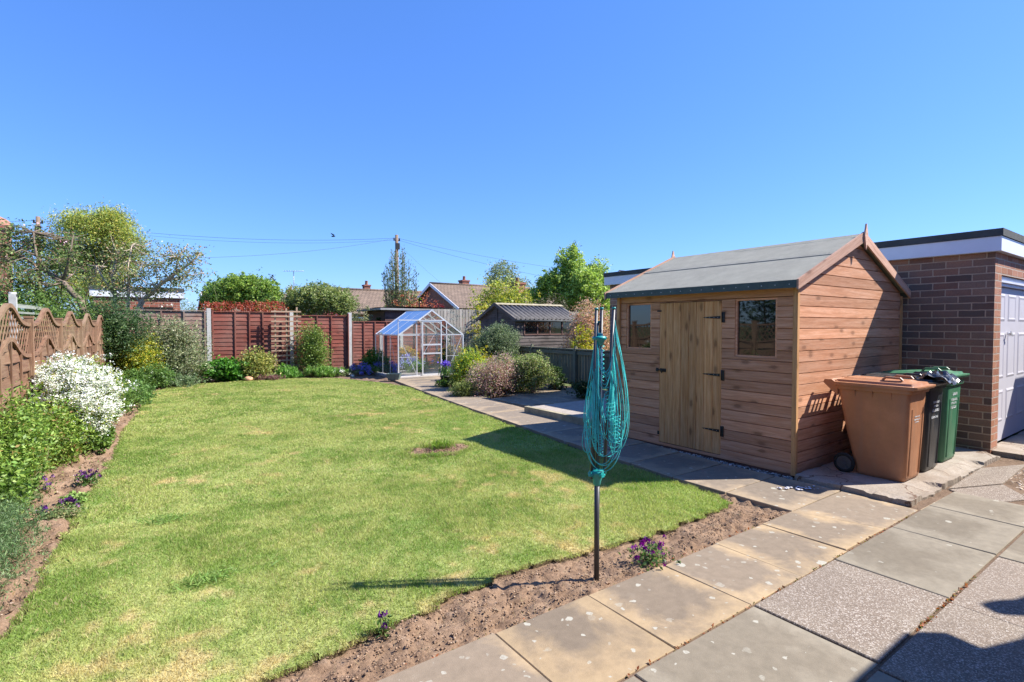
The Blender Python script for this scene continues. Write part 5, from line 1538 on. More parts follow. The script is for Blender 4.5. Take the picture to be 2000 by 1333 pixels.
# neighbour's grey slatted fence, left
t = thing('slatted_fence', 'grey horizontal slat fence with round topped post beyond the lattice fence', 'fence', (-2.6, 10, 0))
A = V3((*spot(27, 10.2), 0)); B = V3((*spot(175, 17), 0)); d = (B - A).normalized()
for z in (2.0, 1.87, 1.77, 1.66, 1.53):
    mb = MB(); mb.beam(A + V3((0, 0, z)), B + V3((0, 0, z)), .02, .075 if z in (2.0, 1.66) else .04, V3((-d.y, d.x, 0)), 0, random.random()); mb.build('rail', M_slat, t)
for u, zt_ in ((0, 2.22), (.5, 2.05), (1, 2.05)):
    p = A.lerp(B, u); mb = MB(); mb.beam(p - V3((0, 0, .05)), p + V3((0, 0, zt_)), .11, .11, (1, 0, 0)); mb.tube([p + V3((-.055, 0, zt_ - .01)), p + V3((.055, 0, zt_ - .01))], .05, 12); mb.build('post', M_post if u == 0 else M_slat, t)

# low board fence at the right
t = thing('low_fence', 'low algae green board fence with capping rail behind the shrubs and paving', 'fence', (9.2, 10, 0))
fx = 9.22
mb = MB(); y = 8.3; 
while y < 14.6:
    wv = random.uniform(.1, .13); mb.beam((fx + random.uniform(-.003, .003), y + wv / 2, .06), (fx, y + wv / 2, .97), .012, wv - .006, (1, 0, 0), 0, random.random()); y += wv
mb.build('boards', M_greenfence, t)
mb = MB(); mb.beam((fx - .01, 8.3, .99), (fx - .01, 14.6, .99), .09, .03, (1, 0, 0)); mb.build('capping_rail', M_greenfence, t)
mb = MB(); mb.beam((fx - .03, 8.3, .90), (fx - .03, 14.6, .90), .04, .09, (1, 0, 0)); mb.build('top_rail', M_greenfence, t)
for y in (8.4, 10.05, 11.9, 13.7):
    mb = MB(); mb.beam((fx - .05, y, -.03), (fx - .05, y, .98), .09, .09, (1, 0, 0)); mb.beam((fx - .05, y, .99), (fx - .02, y, 1.07), .05, .07, (0, 1, 0)); mb.build('post', M_greenfence, t)

# far close-board fence
t = thing('board_fence', 'tall silvery vertical board fence behind the grey leaved shrub', 'fence', (11, 18.2, 0))
mb = MB(); x = 9.32; y_ = 18.2
while x < 17.5:
    wv = .14; mb.beam((x, y_ + random.uniform(-.012, .012), .1), (x, y_, 2.26 + random.uniform(-.008, .008)), wv - .02, .014, (1, 0, 0), 0, random.random()); x += wv
mb.build('boards', M_silver, t)
mb = MB()
for z in (.5, 1.3, 2.05): mb.beam((9.3, y_ + .04, z), (17.5, y_ + .04, z), .05, .07, (0, 1, 0))
mb.build('rails', M_silver, t)

# trellis leaning at the back fence
t = thing('trellis', 'weathered ladder like timber trellis standing against the back fence', 'trellis', (3.5, 17.7, 0))
xa, _ = spot(541, 16.6); xb, _ = spot(560, 16.6); xc_, _ = spot(577, 16.6)
xa, xb, xc_ = 3.45, 3.78, 4.10
for x, zt_ in ((xa, 2.1), (xb, 2.16), (xc_, 2.2)):
    mb = MB(); mb.beam((x, 17.70, 0), (x, 17.72, zt_), .045, .03); mb.build('upright', M_trellis, t)
for k in range(12):
    mb = MB(); z = .35 + k * .155; mb.beam((xa - .13, 17.67, z), (xc_ + .12 + (.5 if k in (6, 7) else 0), 17.67, z), .02, .045, (0, 1, 0)); mb.build('crosspiece', M_trellis, t)

# ------------------------------------------------------------------ old sheds
t = thing('corrugated_shed', 'old dark timber shed with corrugated roof and four pane window', 'shed', (10.4, 14.5, 0))
ox, oy, OW, OD, OE, OR = 10.42, 14.45, 2.95, 2.2, 1.85, 2.38
mb = MB()
lapboards(mb, (ox, oy, 0), (ox + OW, oy, 0), .1, OE - .46 - .1 + .0, .115, (0, -1, 0), wav=.004); mb.build('front_wall', M_old, t)
for xa, xb in ((ox, ox + .38), (ox + OW - .28, ox + OW)):
    mb = MB(); lapboards(mb, (xa, oy, 0), (xb, oy, 0), OE - .56, OE, .115, (0, -1, 0), wav=.003, seg=4); mb.build('front_wall', M_old, t)
mb = MB(); lapboards(mb, (ox, oy, 0), (ox, oy + OD, 0), .1, OE, .12, (-1, 0, 0), wav=.004)
mb.prism([(ox - .002, oy, OE - .02), (ox - .002, oy + OD, OE - .02), (ox - .002, oy + OD / 2, OR - .04)], (.02, 0, 0), col=.4)
mb.beam((ox - .02, oy + OD / 2, .1), (ox - .02, oy + OD / 2, OR - .08), .06, .02, (0, 1, 0)); mb.build('gable_wall', M_old, t)
mb = MB(); mb.box(ox + .03, ox + OW - .001, oy + .3, oy + OD, .1, OE - .02); mb.build('rear_wall', M_old, t)
wz0, wz1 = OE - .55, OE - .06
fm = MB(); xs0, xs1 = ox + .38, ox + OW - .28; pw = (xs1 - xs0) / 4
for k in range(5): fm.beam((xs0 + k * pw, oy - .012, wz0), (xs0 + k * pw, oy - .012, wz1), .045, .04, (1, 0, 0))
for z in (wz0, wz1): fm.beam((xs0, oy - .010, z), (xs1, oy - .010, z), .035, .045, (0, 1, 0))
wf = fm.build('window', M_oldbrown, t)
for k in range(4):
    mb = MB(); mb.box(xs0 + k * pw + .02, xs0 + (k + 1) * pw - .02, oy - .004, oy, wz0 + .02, wz1 - .02); mb.build('pane', M_pane, wf)
M_corr = plain('corrugated_sheet', (.16, .145, .13), .85, .35, 7)
for sgn in (0, 1):
    mb = MB(); P = []
    ya, yb2 = (oy - .14, oy + OD / 2) if sgn == 0 else (oy + OD + .14, oy + OD / 2)
    nx = 16 * 8
    for i in range(nx + 1):
        x = ox - .1 + (OW + .16) * i / nx
        zc = .045 * math.sin(i / 8 * 2 * math.pi)
        P.append([V3((x, ya, OE - .03 + zc)), V3((x, (ya + yb2) / 2, (OE + OR) / 2 - .02 + zc)), V3((x, yb2, OR + zc))])
    mb.grid(P, smooth=True); rf = mb.build('roof', M_corr, t); sd = rf.modifiers.new('s', 'SOLIDIFY'); sd.thickness = .008
for sgn in (0, 1):
    ya = oy - .16 if sgn == 0 else oy + OD + .16
    mb = MB(); mb.beam((ox - .12, ya, OE - .05), (ox - .12, oy + OD / 2, OR - .0), .11, .025, (0, 0, 1)); mb.build('bargeboard', M_old, t)
mb = MB(); mb.prism([(ox - .12, oy + OD / 2 - .14, OR - .015), (ox - .12, oy + OD / 2, OR + .05), (ox - .12, oy + OD / 2 + .14, OR - .015)], (OW + .2, 0, 0)); mb.build('ridge_cap', M_kerbc, t)
mb = MB(); mb.tube([(ox - .12, oy - .17, OE - .07), (ox + OW + .08, oy - .17, OE - .08)], .035, 8); mb.build('gutter', M_feltdark, t)

t = thing('flat_roof_shed', 'brown timber shed with grey felt roof beyond the fence behind the greenhouse', 'shed', (7.3, 18.9, 0))
ox, oy = spot(752, 20.2); OW, OD = 2.65, 2.2
mb = MB(); lapboards(mb, (ox, oy, 0), (ox + OW, oy, 0), .1, 2.2, .12, (0, -1, 0)); lapboards(mb, (ox, oy, 0), (ox, oy + OD, 0), .1, 2.2, .12, (-1, 0, 0)); mb.box(ox + .01, ox + OW, oy + .01, oy + OD, .05, 2.2); mb.build('wall', M_oldbrown, t)
mb = MB(); P = []
for i in range(13):
    P.append([V3((ox - .25 + (OW + .4) * i / 12, oy - .2 + (OD + .5) * j / 8, 2.31 + .02 * j / 8 + .05 * math.sin(i / 12 * math.pi) + random.uniform(-.008, .008))) for j in range(9)])
mb.grid(P); mb.box(ox - .25, ox + OW + .15, oy - .2, oy + OD + .3, 2.215, 2.29)
mb.build('roof', M_feltgrey, t)

# ------------------------------------------------------------------ houses
def chimney(t_or, x, y, z0, z1, w_=.6, d_=.6, pot=True, par=None, name='chimney'):
    mb = MB(); mb.box(x - w_ / 2, x + w_ / 2, y - d_ / 2, y + d_ / 2, z0, z1 - .12); mb.box(x - w_ / 2 - .05, x + w_ / 2 + .05, y - d_ / 2 - .05, y + d_ / 2 + .05, z1 - .12, z1)
    c = mb.build(name, M_brickh, par)
    if pot:
        mb = MB(); mb.lathe((x, y, z1), [(.13, 0), (.11, .3), (.14, .33), (.1, .34)], 12); mb.build('chimney_pot', M_pot, c)
M_pot = plain('terracotta', (.3, .15, .10), .8, .2, 8)
def bungalow(name, label, x0, y0, L, Wd, ze_, zr, gable=True, ridge_x=True, chs=()):
    """ridge along x; eaves towards -y"""
    t = thing(name, label, 'house', (x0, y0, 0), 'bungalows beyond the back fence')
    mb = MB(); mb.box(x0, x0 + L, y0, y0 + Wd, 0, ze_)
    for x in (x0, x0 + L - .02): mb.prism([(x, y0, ze_), (x, y0 + Wd, ze_), (x, y0 + Wd / 2, zr - .1)], (.02, 0, 0))
    mb.build('wall', M_brickh, t)
    mb = MB(); sl = math.hypot(Wd / 2 + .3, zr - ze_)
    for ya in (y0 - .3, y0 + Wd + .3):
        q = [V3((x0 - .25, ya, ze_ - .1)), V3((x0 + L + .25, ya, ze_ - .1)), V3((x0 + L + .25, y0 + Wd / 2, zr)), V3((x0 - .25, y0 + Wd / 2, zr))]
        uvq = [(0, 0), (L + .5, 0), (L + .5, sl), (0, sl)]
        mb.face(q, uvq); mb.face([p - V3((0, 0, .08)) for p in q[::-1]], uvq[::-1])
    mb.tube([(x0 - .25, y0 + Wd / 2, zr), (x0 + L + .25, y0 + Wd / 2, zr)], .11, 8)
    rf = mb.build('roof', M_tile, t)
    for x in (x0 - .27,):
        for ya in (y0 - .3, y0 + Wd + .3):
            mb = MB(); mb.beam((x, ya, ze_ - .2), (x, y0 + Wd / 2, zr - .08), .22, .04, (0, 0, 1)); mb.build('bargeboard', M_white, t)
    for (cx, cz0, cz1, w_) in chs: chimney(None, cx, y0 + Wd / 2 + .3, cz0, cz1, w_, w_, True, rf)
    for k in range(3):
        mb = MB(); xx = x0 + L * (k + .5) / 3; mb.box(xx - .8, xx + .8, y0 - .03, y0 - .005, 1.0, ze_ - .35); mb.box(xx - .72, xx + .72, y0 - .04, y0 - .031, 1.08, ze_ - .43, 1); mb.build('window', [M_white, M_pane], t)
    return t
bungalow('bungalow', 'bungalow with long brown tiled roof and small chimney above the back fence', 11.7, 38.0, 10, 8, 2.6, 4.55, chs=[(15.3, 3.5, 5.0, .5)])
bungalow('bungalow', 'bungalow with white edged gable and brown tiled roof left of the bright birch', 19.2, 33.6, 9.5, 8.8, 3.0, 5.02, chs=[(22.3, 4, 5.45, .65)])
bungalow('bungalow', 'bungalow mostly hidden by yellow green tree with stout brown chimney showing', 19.2, 24.6, 6.5, 6, 2.4, 3.55, chs=[(20.3, 3, 4.45, .75)])
bungalow('bungalow', 'distant house whose small gable peeps above the garage roof', 45.1, 37.0, 12, 9.6, 5.4, 7.9)
bungalow('bungalow', 'bungalow with grey brown roof and tall aerial seen between green bushes', 4.5, 48.0, 8.5, 8, 2.7, 4.5, chs=[(11.6, 4, 5.0, .6)])
# house at the far left: brick chimney with clay dome
t = thing('house', 'house at the far left with stout brick chimney rising over the trees', 'house', (-9, 30, 0))
mb = MB(); mb.box(-14, -5.0, 29.2, 36, 0, 2.7); mb.build('wall', M_brickh, t)
mb = MB()
for ya in (28.9, 36.3):
    q = [V3((-14.3, ya, 2.6)), V3((-4.7, ya, 2.6)), V3((-6.2, 32.6, 4.3)), V3((-14.3, 32.6, 4.3))]; mb.face(q, [(p.x, p.z * 2) for p in q])
mb.face([(-4.7, 28.9, 2.6), (-4.7, 36.3, 2.6), (-6.2, 32.6, 4.3)]); rf = mb.build('roof', M_tile, t)
cx_0, cy_0 = spot(-2, 22)
mb = MB(); mb.box(cx_0 - .42, cx_0 + .42, cy_0 - .42, cy_0 + .42, 2.5, 5.65); mb.box(cx_0 - .5, cx_0 + .5, cy_0 - .5, cy_0 + .5, 5.65, 5.8)
ch = mb.build('chimney', M_brickh, rf)
mb = MB(); mb.lathe((cx_0, cy_0, 5.8), [(.52, 0), (.5, .1), (.4, .25), (.22, .36), (.1, .42), (.08, .55), (.001, .56)], 20); mb.build('chimney_cap', M_pot, ch)
# flat roofed garage beyond the back fence, left
t = thing('garage', 'flat roofed brick outbuilding with white fascia behind the old fruit tree', 'garage', (-.2, 22, 0))
mb = MB(); mb.box(-1.25, 1.15, 22, 27, 0, 2.6); mb.build('wall', M_brickh, t)
mb = MB(); mb.box(-1.35, 1.25, 21.93, 21.955, 2.58, 2.82); mb.box(1.255, 1.275, 21.93, 27, 2.58, 2.82); mb.build('fascia', M_white, t)
mb = MB(); mb.box(-1.37, 1.28, 21.9, 27.1, 2.823, 2.93); mb.build('roof', M_feltdark, t)
mb = MB(); mb.box(.1, .95, 21.97, 21.995, 1.85, 2.25); mb.build('window', M_pane, t)
# house behind the camera: its eaves shade the near paving
t = thing('house', 'brick dwelling behind the viewer whose eaves shade the near paving', 'house', (2, -3, 0))
mb = MB(); mb.box(-4, 10.5, -7, -1.1, 0, 2.35); mb.box(11.55, 16, -7, .7, 0, 2.3); mb.build('wall', M_brickh, t)
mb = MB(); mb.prism([(-4.3, -.24, 2.33), (5.20, -.24, 2.33), (5.30, -.32, 2.33), (5.28, -.48, 2.33), (5.62, -.60, 2.33), (10.6, -.95, 2.33), (10.6, -1.4, 2.33), (-4.3, -1.4, 2.33)], (0, 0, .09)); mb.build('soffit', M_white, t)
mb = MB(); mb.face([(-4.3, -.25, 2.43), (5.15, -.25, 2.43), (5.15, -2.3, 3.0), (-4.3, -2.3, 3.0)]); mb.face([(-4.3, -2.3, 3.0), (10.5, -2.3, 3.0), (10.5, -4, 3.8), (-4.3, -4, 3.8)]); mb.box(11.25, 16, -7, 1.05, 2.31, 2.42); mb.build('roof', M_tile, t)
mb = MB(); mb.tube([(6.52, -.82, 2.5), (6.52, -.82, 2.95)], .02, 8); mb.tube([(6.5, -.85, 3.0), (6.52, -.78, 2.98)], .14, 16); mb.tube([(6.5, -.85, 2.99), (7.3, -1.05, 2.93)], .10, 10); shadow_dish = mb.build('aerial', M_feltdark, t)  # unseen dish and pole added to cast a small shadow on the paving

# telegraph poles, wires, aerial
def pole(px, D, ztop, label, name='telegraph_pole'):
    x, y = spot(px, D)
    t = thing(name, label, 'telegraph pole', (x, y, 0))
    mb = MB(); mb.tube([(x, y, -.1), (x, y, ztop)], [.14, .10], 10); mb.build('pole', plain('pole_wood', (.2, .14, .10), .9, .25, 3), t)
    mb = MB(); mb.beam((x - .22, y, ztop - .35), (x + .22, y, ztop - .35), .07, .07)
    for q in (-.18, .18): mb.lathe((x + q, y, ztop - .31), [(.03, 0), (.05, .03), (.05, .09), (.02, .12)], 8)
    mb.box(x - .13, x + .13, y - .2, y - .1, ztop - .95, ztop - .55); mb.build('fittings', M_iron, t)
    return V3((x, y, ztop - .2))
pm = pole(776, 34, 7.5, 'slim telegraph pole rising behind the tall narrow shrub')
plft = pole(80, 30, 7.85, 'telegraph pole with dark fittings above the trees at the left')
def wire(a, b, sag, label, r=.011):
    mb = MB(); r *= .75; mb.tube([V3(a).lerp(V3(b), i / 24) - V3((0, 0, sag * 4 * (i / 24) * (1 - i / 24))) for i in range(25)], r, 5)
    o = mb.build('overhead_wire', M_wire); tag(o, label, 'wire', 'overhead telephone wires')
wire(pm, plft, .52, 'upper telephone wire running from the middle pole to the left pole')
wire(pm - V3((0, 0, .12)), plft - V3((0, 0, .1)), .6, 'telephone wire just below the topmost one between the two poles', .008)
x, y = spot(330, 24); wire(pm, (x, y, 4.7), .3, 'lower telephone wire sloping down leftwards from the middle pole', .009)
x, y = spot(1260, 40); wire(pm, (x, y, 5.3), .35, 'telephone wire running right from the middle pole above the birch', .010)
x, y = spot(1180, 34); wire(pm - V3((0, 0, .1)), (x, y, 4.1), .25, 'lower telephone wire running right from the middle pole', .009)
x, y = spot(860, 36); wire(pm - V3((0, 0, .3)), (x, y, 4.6), .05, 'thin service wire dropping to the gabled bungalow', .007)
x, y = spot(-60, 30); wire(plft, (x, y, 7.7), .1, 'telephone wire leaving the left pole towards the edge', .010)
x, y = spot(575, 46)
t = thing('television_aerial', 'thin television aerial on a tall mast above the green bushes', 'aerial', (x, y, 4))
mb = MB(); mb.tube([(x, y, 4), (x, y, 6.45)], .028, 6); mb.build('mast', M_alud, t)
mb = MB(); mb.tube([V3((x, y, 6.42)) - RT * .9, V3((x, y, 6.42)) + RT * .9], .02, 5)
for k in range(9): c = V3((x, y, 6.42)) + RT * (-.85 + k * .21); mb.tube([c - FW * .22, c + FW * .22], .011, 4)
mb.build('antenna', M_alud, t)

# a bird in flight over the wires
x, y = spot(653, 24); z = hgt(463, 24)
t = thing('bird', 'small dark bird flying just above the upper wire', 'bird', (x, y, z))
mb = MB(); mb.tube([V3((x, y, z)) + RT * q for q in (-.10, -.05, .0, .06, .10)], [.008, .03, .034, .022, .004], 8); mb.build('body', M_iron, t)
for sg in (-1, 1):
    mb = MB(); o_ = V3((x, y, z + .02)); f_ = V3((FW.x, FW.y, 0)).normalized()
    mb.prism([o_ + RT * .04, o_ + f_ * sg * .09 + RT * .03 + V3((0, 0, .06)), o_ + f_ * sg * .19 - RT * .06 + V3((0, 0, .10)), o_ + f_ * sg * .08 - RT * .05 + V3((0, 0, .04))], (0, 0, .006)); mb.build('wing', M_iron, t)

# ------------------------------------------------------------------ plants placed by bearing and distance
def pb(px0, px1, ptop, D, pbot=None):
    x, y = spot((px0 + px1) / 2, D); r = (px1 - px0) / 2 * D / F
    return x, y, (0 if pbot is None else hgt(pbot, D)), hgt(ptop, D), r
def B(name, label, cat, px0, px1, ptop, D, n, leaf, pal, depth=None, pbot=None, **k):
    x, y, z0, z1, r = pb(px0, px1, ptop, D, pbot)
    z0 = max(0, z0); z1 = max(z1, z0 + .09)
    return bush(name, label, cat, x, y, z0, z1, r, depth or r * .8, n, leaf, pal, **k)
def at(px, py, D, dd=0):
    x, y = spot(px, D); return V3((x, y, hgt(py, D)))
def blob(px, py, D, rp, rq, rd=None):
    p = at(px, py, D); s = D / F
    return (p.x, p.y, p.z, rp * s, (rd or rp) * s, rq * s)
def L3(c): return [((c[0], c[1], c[2]), 3), ((c[0] * 1.5, c[1] * 1.35, c[2] * 1.4), 2), ((c[0] * .55, c[1] * .6, c[2] * .6), 2)]

# --- trees behind the fences
B('willow_tree', 'tall feathery golden green tree at the left with drooping twigs', 'tree', 120, 275, 408, 30, 30000, .13, [((.34, .42, .09), 3), ((.48, .46, .10), 3), ((.2, .27, .07), 2)], seed_b=[blob(*q) for q in ((205, 450, 30, 48, 38), (152, 438, 30, 34, 24), (250, 475, 30, 30, 36), (200, 510, 31, 60, 42), (135, 500, 30, 34, 40), (225, 430, 30, 26, 20), (180, 560, 30, 60, 26))], depth=2, nb=11, per=12, spread=.30, shell=.3, aspect=.3, up=-.8, rad=.12, stemn=30, trunk=(0, 0, 1.6), base=.22)
def fruit_tree(name, label, blobs, base, limbs, n, leaf, pal, blossom=None, twigs=40, bark=M_barkpale, trunk_r=.09, spread=.07, per=10):
    t = thing(name, label, 'tree', base)
    P, C = cloud(blobs, n, per, spread, .35)
    # sparse shoots reaching out of the crown
    leafmesh('foliage', P, leaf, pal, t, M_leaf, .5, .3)
    mb = MB()
    for pts, r0, r1 in limbs:
        K = len(pts); mb.tube(pts, [r0 + (r1 - r0) * i / (K - 1) for i in range(K)], 9)
    ends = [V3(q) for pts, a, b in limbs for q in pts[1:]]
    for i in RNG.choice(len(C), min(twigs, len(C)), replace=False):
        c = V3(C[i]); s_ = min(ends, key=lambda q: (q - c).length)
        mid = s_.lerp(c, .5) + V3(RNG.normal(size=3)) * .12 * (c - s_).length
        tip = c + (c - s_) * .25 + V3((0, 0, .08))
        mb.tube([s_, mid, c, tip], [.018, .012, .007, .003], 5)
    mb.build('trunk', bark, t)
    if blossom:
        bn, bc, bs = blossom; idx = RNG.choice(len(P), bn // 5)
        PB = np.repeat(P[idx], 5, 0) + RNG.normal(size=(len(idx) * 5, 3)) * bs
        leafmesh('blossom', PB, bs, bc, t, M_petal, .9, .5)
    return t
PAL_APPLE = [((.15, .22, .07), 3), ((.25, .3, .11), 3), ((.34, .22, .1), 2), ((.4, .42, .2), 1), ((.08, .1, .04), 1)]
D = 12.6
fruit_tree('apple_tree', 'dark leaved fruit tree with pink blossom and leaning pale limb at the far left', 
           [blob(q[0], q[1], D + q[4], q[2], q[3]) for q in ((20, 500, 42, 35, 0), (75, 475, 42, 30, .5), (45, 545, 52, 38, -.4), (110, 520, 45, 34, .3), (10, 590, 45, 30, 0), (130, 470, 26, 20, .8), (95, 580, 52, 26, .2), (148, 500, 20, 22, 0), (30, 455, 22, 16, 0))],
           at(170, 800, D), [([at(172, 720, D), at(170, 640, D), at(160, 590, D), at(125, 552, D), at(85, 525, D), at(40, 500, D)], .10, .035), ([at(95, 530, D), at(75, 500, D), at(70, 455, D)], .04, .012), ([at(125, 552, D), at(140, 500, D), at(148, 460, D)], .035, .01), ([at(85, 525, D), at(60, 555, D), at(20, 580, D)], .03, .01)],
           12500, .06, [((.09, .15, .04), 3), ((.15, .22, .06), 3), ((.24, .3, .1), 2), ((.3, .28, .16), 1), ((.22, .12, .08), 1)], blossom=(170, [((.85, .6, .62), 3), ((.7, .2, .35), 1)], .05), twigs=90, spread=.09, per=9, bark=M_bark)
D = 15.5
fruit_tree('apple_tree', 'gnarled old fruit tree with twin upright trunks and a limb leaning right', 
           [blob(q[0], q[1], D + q[4], q[2], q[3]) for q in ((235, 500, 34, 26, 0), (280, 490, 34, 22, .4), (270, 535, 40, 24, 0), (350, 500, 34, 20, 0), (372, 530, 32, 22, 0), (345, 548, 34, 22, .3), (312, 520, 26, 26, .3), (230, 560, 36, 22, 0), (300, 570, 40, 16, .2), (385, 500, 22, 18, 0), (190, 545, 30, 30, .6))],
           at(245, 760, D), [([at(228, 740, D), at(226, 640, D), at(226, 580, D), at(222, 540, D), at(232, 500, D)], .075, .03), ([at(250, 740, D), at(250, 620, D), at(253, 560, D), at(255, 510, D), at(262, 480, D)], .06, .02),
            ([at(262, 720, D), at(262, 620, D), at(280, 588, D), at(310, 560, D), at(345, 535, D), at(375, 515, D), at(395, 495, D)], .10, .015), ([at(310, 560, D), at(335, 545, D), at(368, 540, D), at(400, 535, D)], .03, .008), ([at(345, 535, D), at(350, 505, D), at(370, 478, D)], .025, .006),
            ([at(226, 580, D), at(205, 545, D), at(190, 520, D)], .03, .01), ([at(300, 740, D), at(290, 660, D), at(283, 610, D), at(262, 570, D), at(236, 556, D)], .04, .01)],
           6500, .07, PAL_APPLE, twigs=120, spread=.11, per=7)
B('ivy_shrub', 'dark ivy shrub spilling over the corner where the two fences meet', 'shrub', 128, 268, 578, 12.7, 9000, .055, [((.05, .10, .035), 3), ((.08, .14, .05), 3), ((.15, .22, .09), 1)], pbot=700, nb=6)
B('laurel_bush', 'leafy green bush filling the gap under the fruit tree behind the slatted fence', 'bush', -40, 185, 552, 12.2, 9000, .06, L3((.13, .22, .05)), pbot=700, nb=9)
B('laurel_bush', 'broad bright green bush with long shoots beyond the red topped hedge', 'bush', 400, 548, 538, 24, 19000, .10, L3((.24, .36, .07)), seed_b=[blob(*q) for q in ((430, 582, 24, 30, 24), (470, 570, 24, 36, 28), (515, 578, 24, 30, 28), (490, 552, 24, 14, 12), (450, 560, 23.5, 16, 14))], outl=.3, nb=8, per=14, spread=.11, rad=.04)
B('leafy_sapling', 'thin leggy shoots with sparse leaves at the left end of the bright bush', 'shrub', 400, 440, 535, 22, 500, .10, G_mid, nb=3, per=4, spread=.12, shell=.8)
B('leafy_sapling', 'tall wispy shoots standing out of the bright bush near its right end', 'shrub', 485, 535, 525, 22.5, 420, .10, G_mid, nb=3, per=4, spread=.12, shell=.8)
B('maroon_tree', 'dark rounded tree showing just right of the bright green bush', 'tree', 505, 548, 540, 34, 2200, .15, [((.09, .08, .04), 3), ((.14, .1, .05), 2), ((.05, .06, .03), 2)], nb=4, trunk=(0, 0, 2))
B('elder_bush', 'white flowering shrub behind the fence below the fruit tree', 'bush', 300, 404, 578, 19.2, 3600, .06, L3((.13, .19, .06)), nb=6, blossom=(900, WHITE, .035, 1.2))
def hedge(name, label, cat, pxa, pxb, D, pt0, pt1, dep, n, leaf, pal):
    a = V3((*spot(pxa, D), 0)); b = V3((*spot(pxb, D), 0))
    t = thing(name, label, cat, (a + b) / 2)
    zt_ = hgt(pt0, D); n_ = n
    u = RNG.uniform(0, 1, n_); P = np.array(a)[None] * (1 - u[:, None]) + np.array(b)[None] * u[:, None]
    dn = np.array(V3((FW.x, FW.y, 0)).normalized())
    P += dn[None] * RNG.uniform(-dep, dep, (n_, 1)); P[:, 2] = .1 + (zt_ - .1) * RNG.uniform(0, 1, n_) ** .45 + (vnoise(u * 20, u * 3, 1.2, 5) - .5) * .12
    leafmesh('foliage', P, leaf, pal, t)
    mb = MB()
    for k in range(12):
        q = a.lerp(b, (k + .5) / 12); mb.tube([q, q + V3((.1, 0, zt_ * .5)), q + V3((0, 0, zt_ * .9))], [.03, .02, .006], 6)
    mb.build('stems', M_bark, t)
    return t
hedge('photinia_hedge', 'clipped hedge with glossy red young leaves above the back fence', 'hedge', 400, 556, 19.0, 590, 590, .5, 5200, .085, G_red)
B('elder_bush', 'loose pale green shrub linking the red topped hedge and the large rounded bush', 'bush', 528, 600, 572, 22.0, 3600, .08, L3((.22, .3, .09)), nb=6, outl=.25)
B('euonymus_bush', 'large rounded light green bush towering over the middle fence panel', 'bush', 556, 698, 558, 20.3, 13000, .075, [((.2, .27, .07), 3), ((.3, .35, .12), 3), ((.11, .16, .04), 2), ((.4, .42, .2), 1)], seed_b=[blob(*q) for q in ((600, 588, 20.3, 38, 26), (645, 586, 20.3, 40, 24), (574, 598, 20.3, 20, 14), (622, 572, 20.5, 26, 14), (672, 596, 20.2, 22, 18))], outl=.32, per=10, spread=.10)
B('leafy_sapling', 'short upright tuft of shoots topping the large light green bush', 'shrub', 604, 640, 548, 20.5, 240, .09, G_mid, pbot=600, nb=2, per=4, shell=.8)
B('maroon_bush', 'dark pink leaved bush between the light green bush and long roof', 'bush', 625, 668, 562, 24, 1400, .08, [((.3, .06, .06), 3), ((.2, .05, .05), 2), ((.16, .14, .05), 1)], nb=3)
B('variegated_bush', 'cream and green leaved bush left of the brown flat roofed shed', 'bush', 684, 738, 588, 20.0, 3600, .07, G_var, nb=6)
B('dark_holly', 'dark glossy evergreen tucked between cream bush and brown shed', 'bush', 722, 756, 605, 20.4, 1500, .07, G_dark, nb=4)
# tall narrow shrub: upright shoots
x, y = spot(781, 25)
t = thing('upright_shrub', 'tall narrow shrub of upright leafy shoots in front of the middle pole', 'shrub', (x, y, 0))
mb = MB(); PP = []; DD = []
for k in range(60):
    a = RNG.uniform(0, 6.28); q = RNG.uniform(.1, .95) ** .7; top = hgt(470 + 60 * q ** 1.5 + RNG.uniform(0, 28), 25)
    tipx = x + .88 * q * math.cos(a); tipy = y + .88 * q * math.sin(a)
    pts = [V3((x + .1 * math.cos(a), y + .1 * math.sin(a), 0)), V3((x + (tipx - x) * .75, y + (tipy - y) * .75, top * .45)), V3((tipx, tipy, top))]
    pts = bez(pts, 8); mb.tube(pts, [.022 - .0024 * i for i in range(9)], 5)
    for i in range(62):
        u = RNG.uniform(.32, 1); j = int(u * 8); p = pts[min(j, 8)].lerp(pts[min(j + 1, 8)], u * 8 - j)
        PP.append(tuple(p + V3(RNG.normal(size=3)) * .05)); DD.append((math.cos(a) * .5, math.sin(a) * .5, .9))
mb.build('stems', M_bark, t); leafmesh('foliage', PP, .11, [((.08, .12, .05), 3), ((.14, .19, .08), 3), ((.22, .27, .14), 1)], t, dirs=DD, aspect=.35)
B('elder_bush', 'bright green low bush at the foot of the tall narrow shrub', 'bush', 745, 835, 560, 27, 3600, .11, G_lite, nb=6)
B('copper_bush', 'bright coppery red leaved bush over the brown flat roofed shed', 'bush', 758, 862, 573, 25, 6500, .085, [((.42, .12, .06), 3), ((.5, .22, .12), 3), ((.3, .07, .05), 2), ((.55, .35, .2), 1)], nb=8)
B('maroon_bush', 'dark maroon leaved bush below the white edged gable', 'bush', 835, 880, 588, 26, 1800, .09, [((.3, .05, .06), 3), ((.18, .04, .04), 3)], nb=4)
B('grey_shrub', 'twiggy shrub with silvery grey leaves before the vertical board fence', 'shrub', 868, 936, 602, 18.9, 2900, .07, [((.28, .31, .26), 3), ((.18, .21, .17), 2), ((.4, .42, .38), 1), ((.13, .13, .14), 2)], nb=6, rad=.02, stemn=40, aspect=.25)
B('forsythia_bush', 'yellow green tree with golden lower leaves behind the dark shed', 'tree', 925, 1045, 548, 25, 9000, .12, [((.32, .38, .06), 3), ((.48, .46, .08), 3), ((.18, .25, .05), 2)], nb=9, trunk=(0, 0, 1), spread=.13)
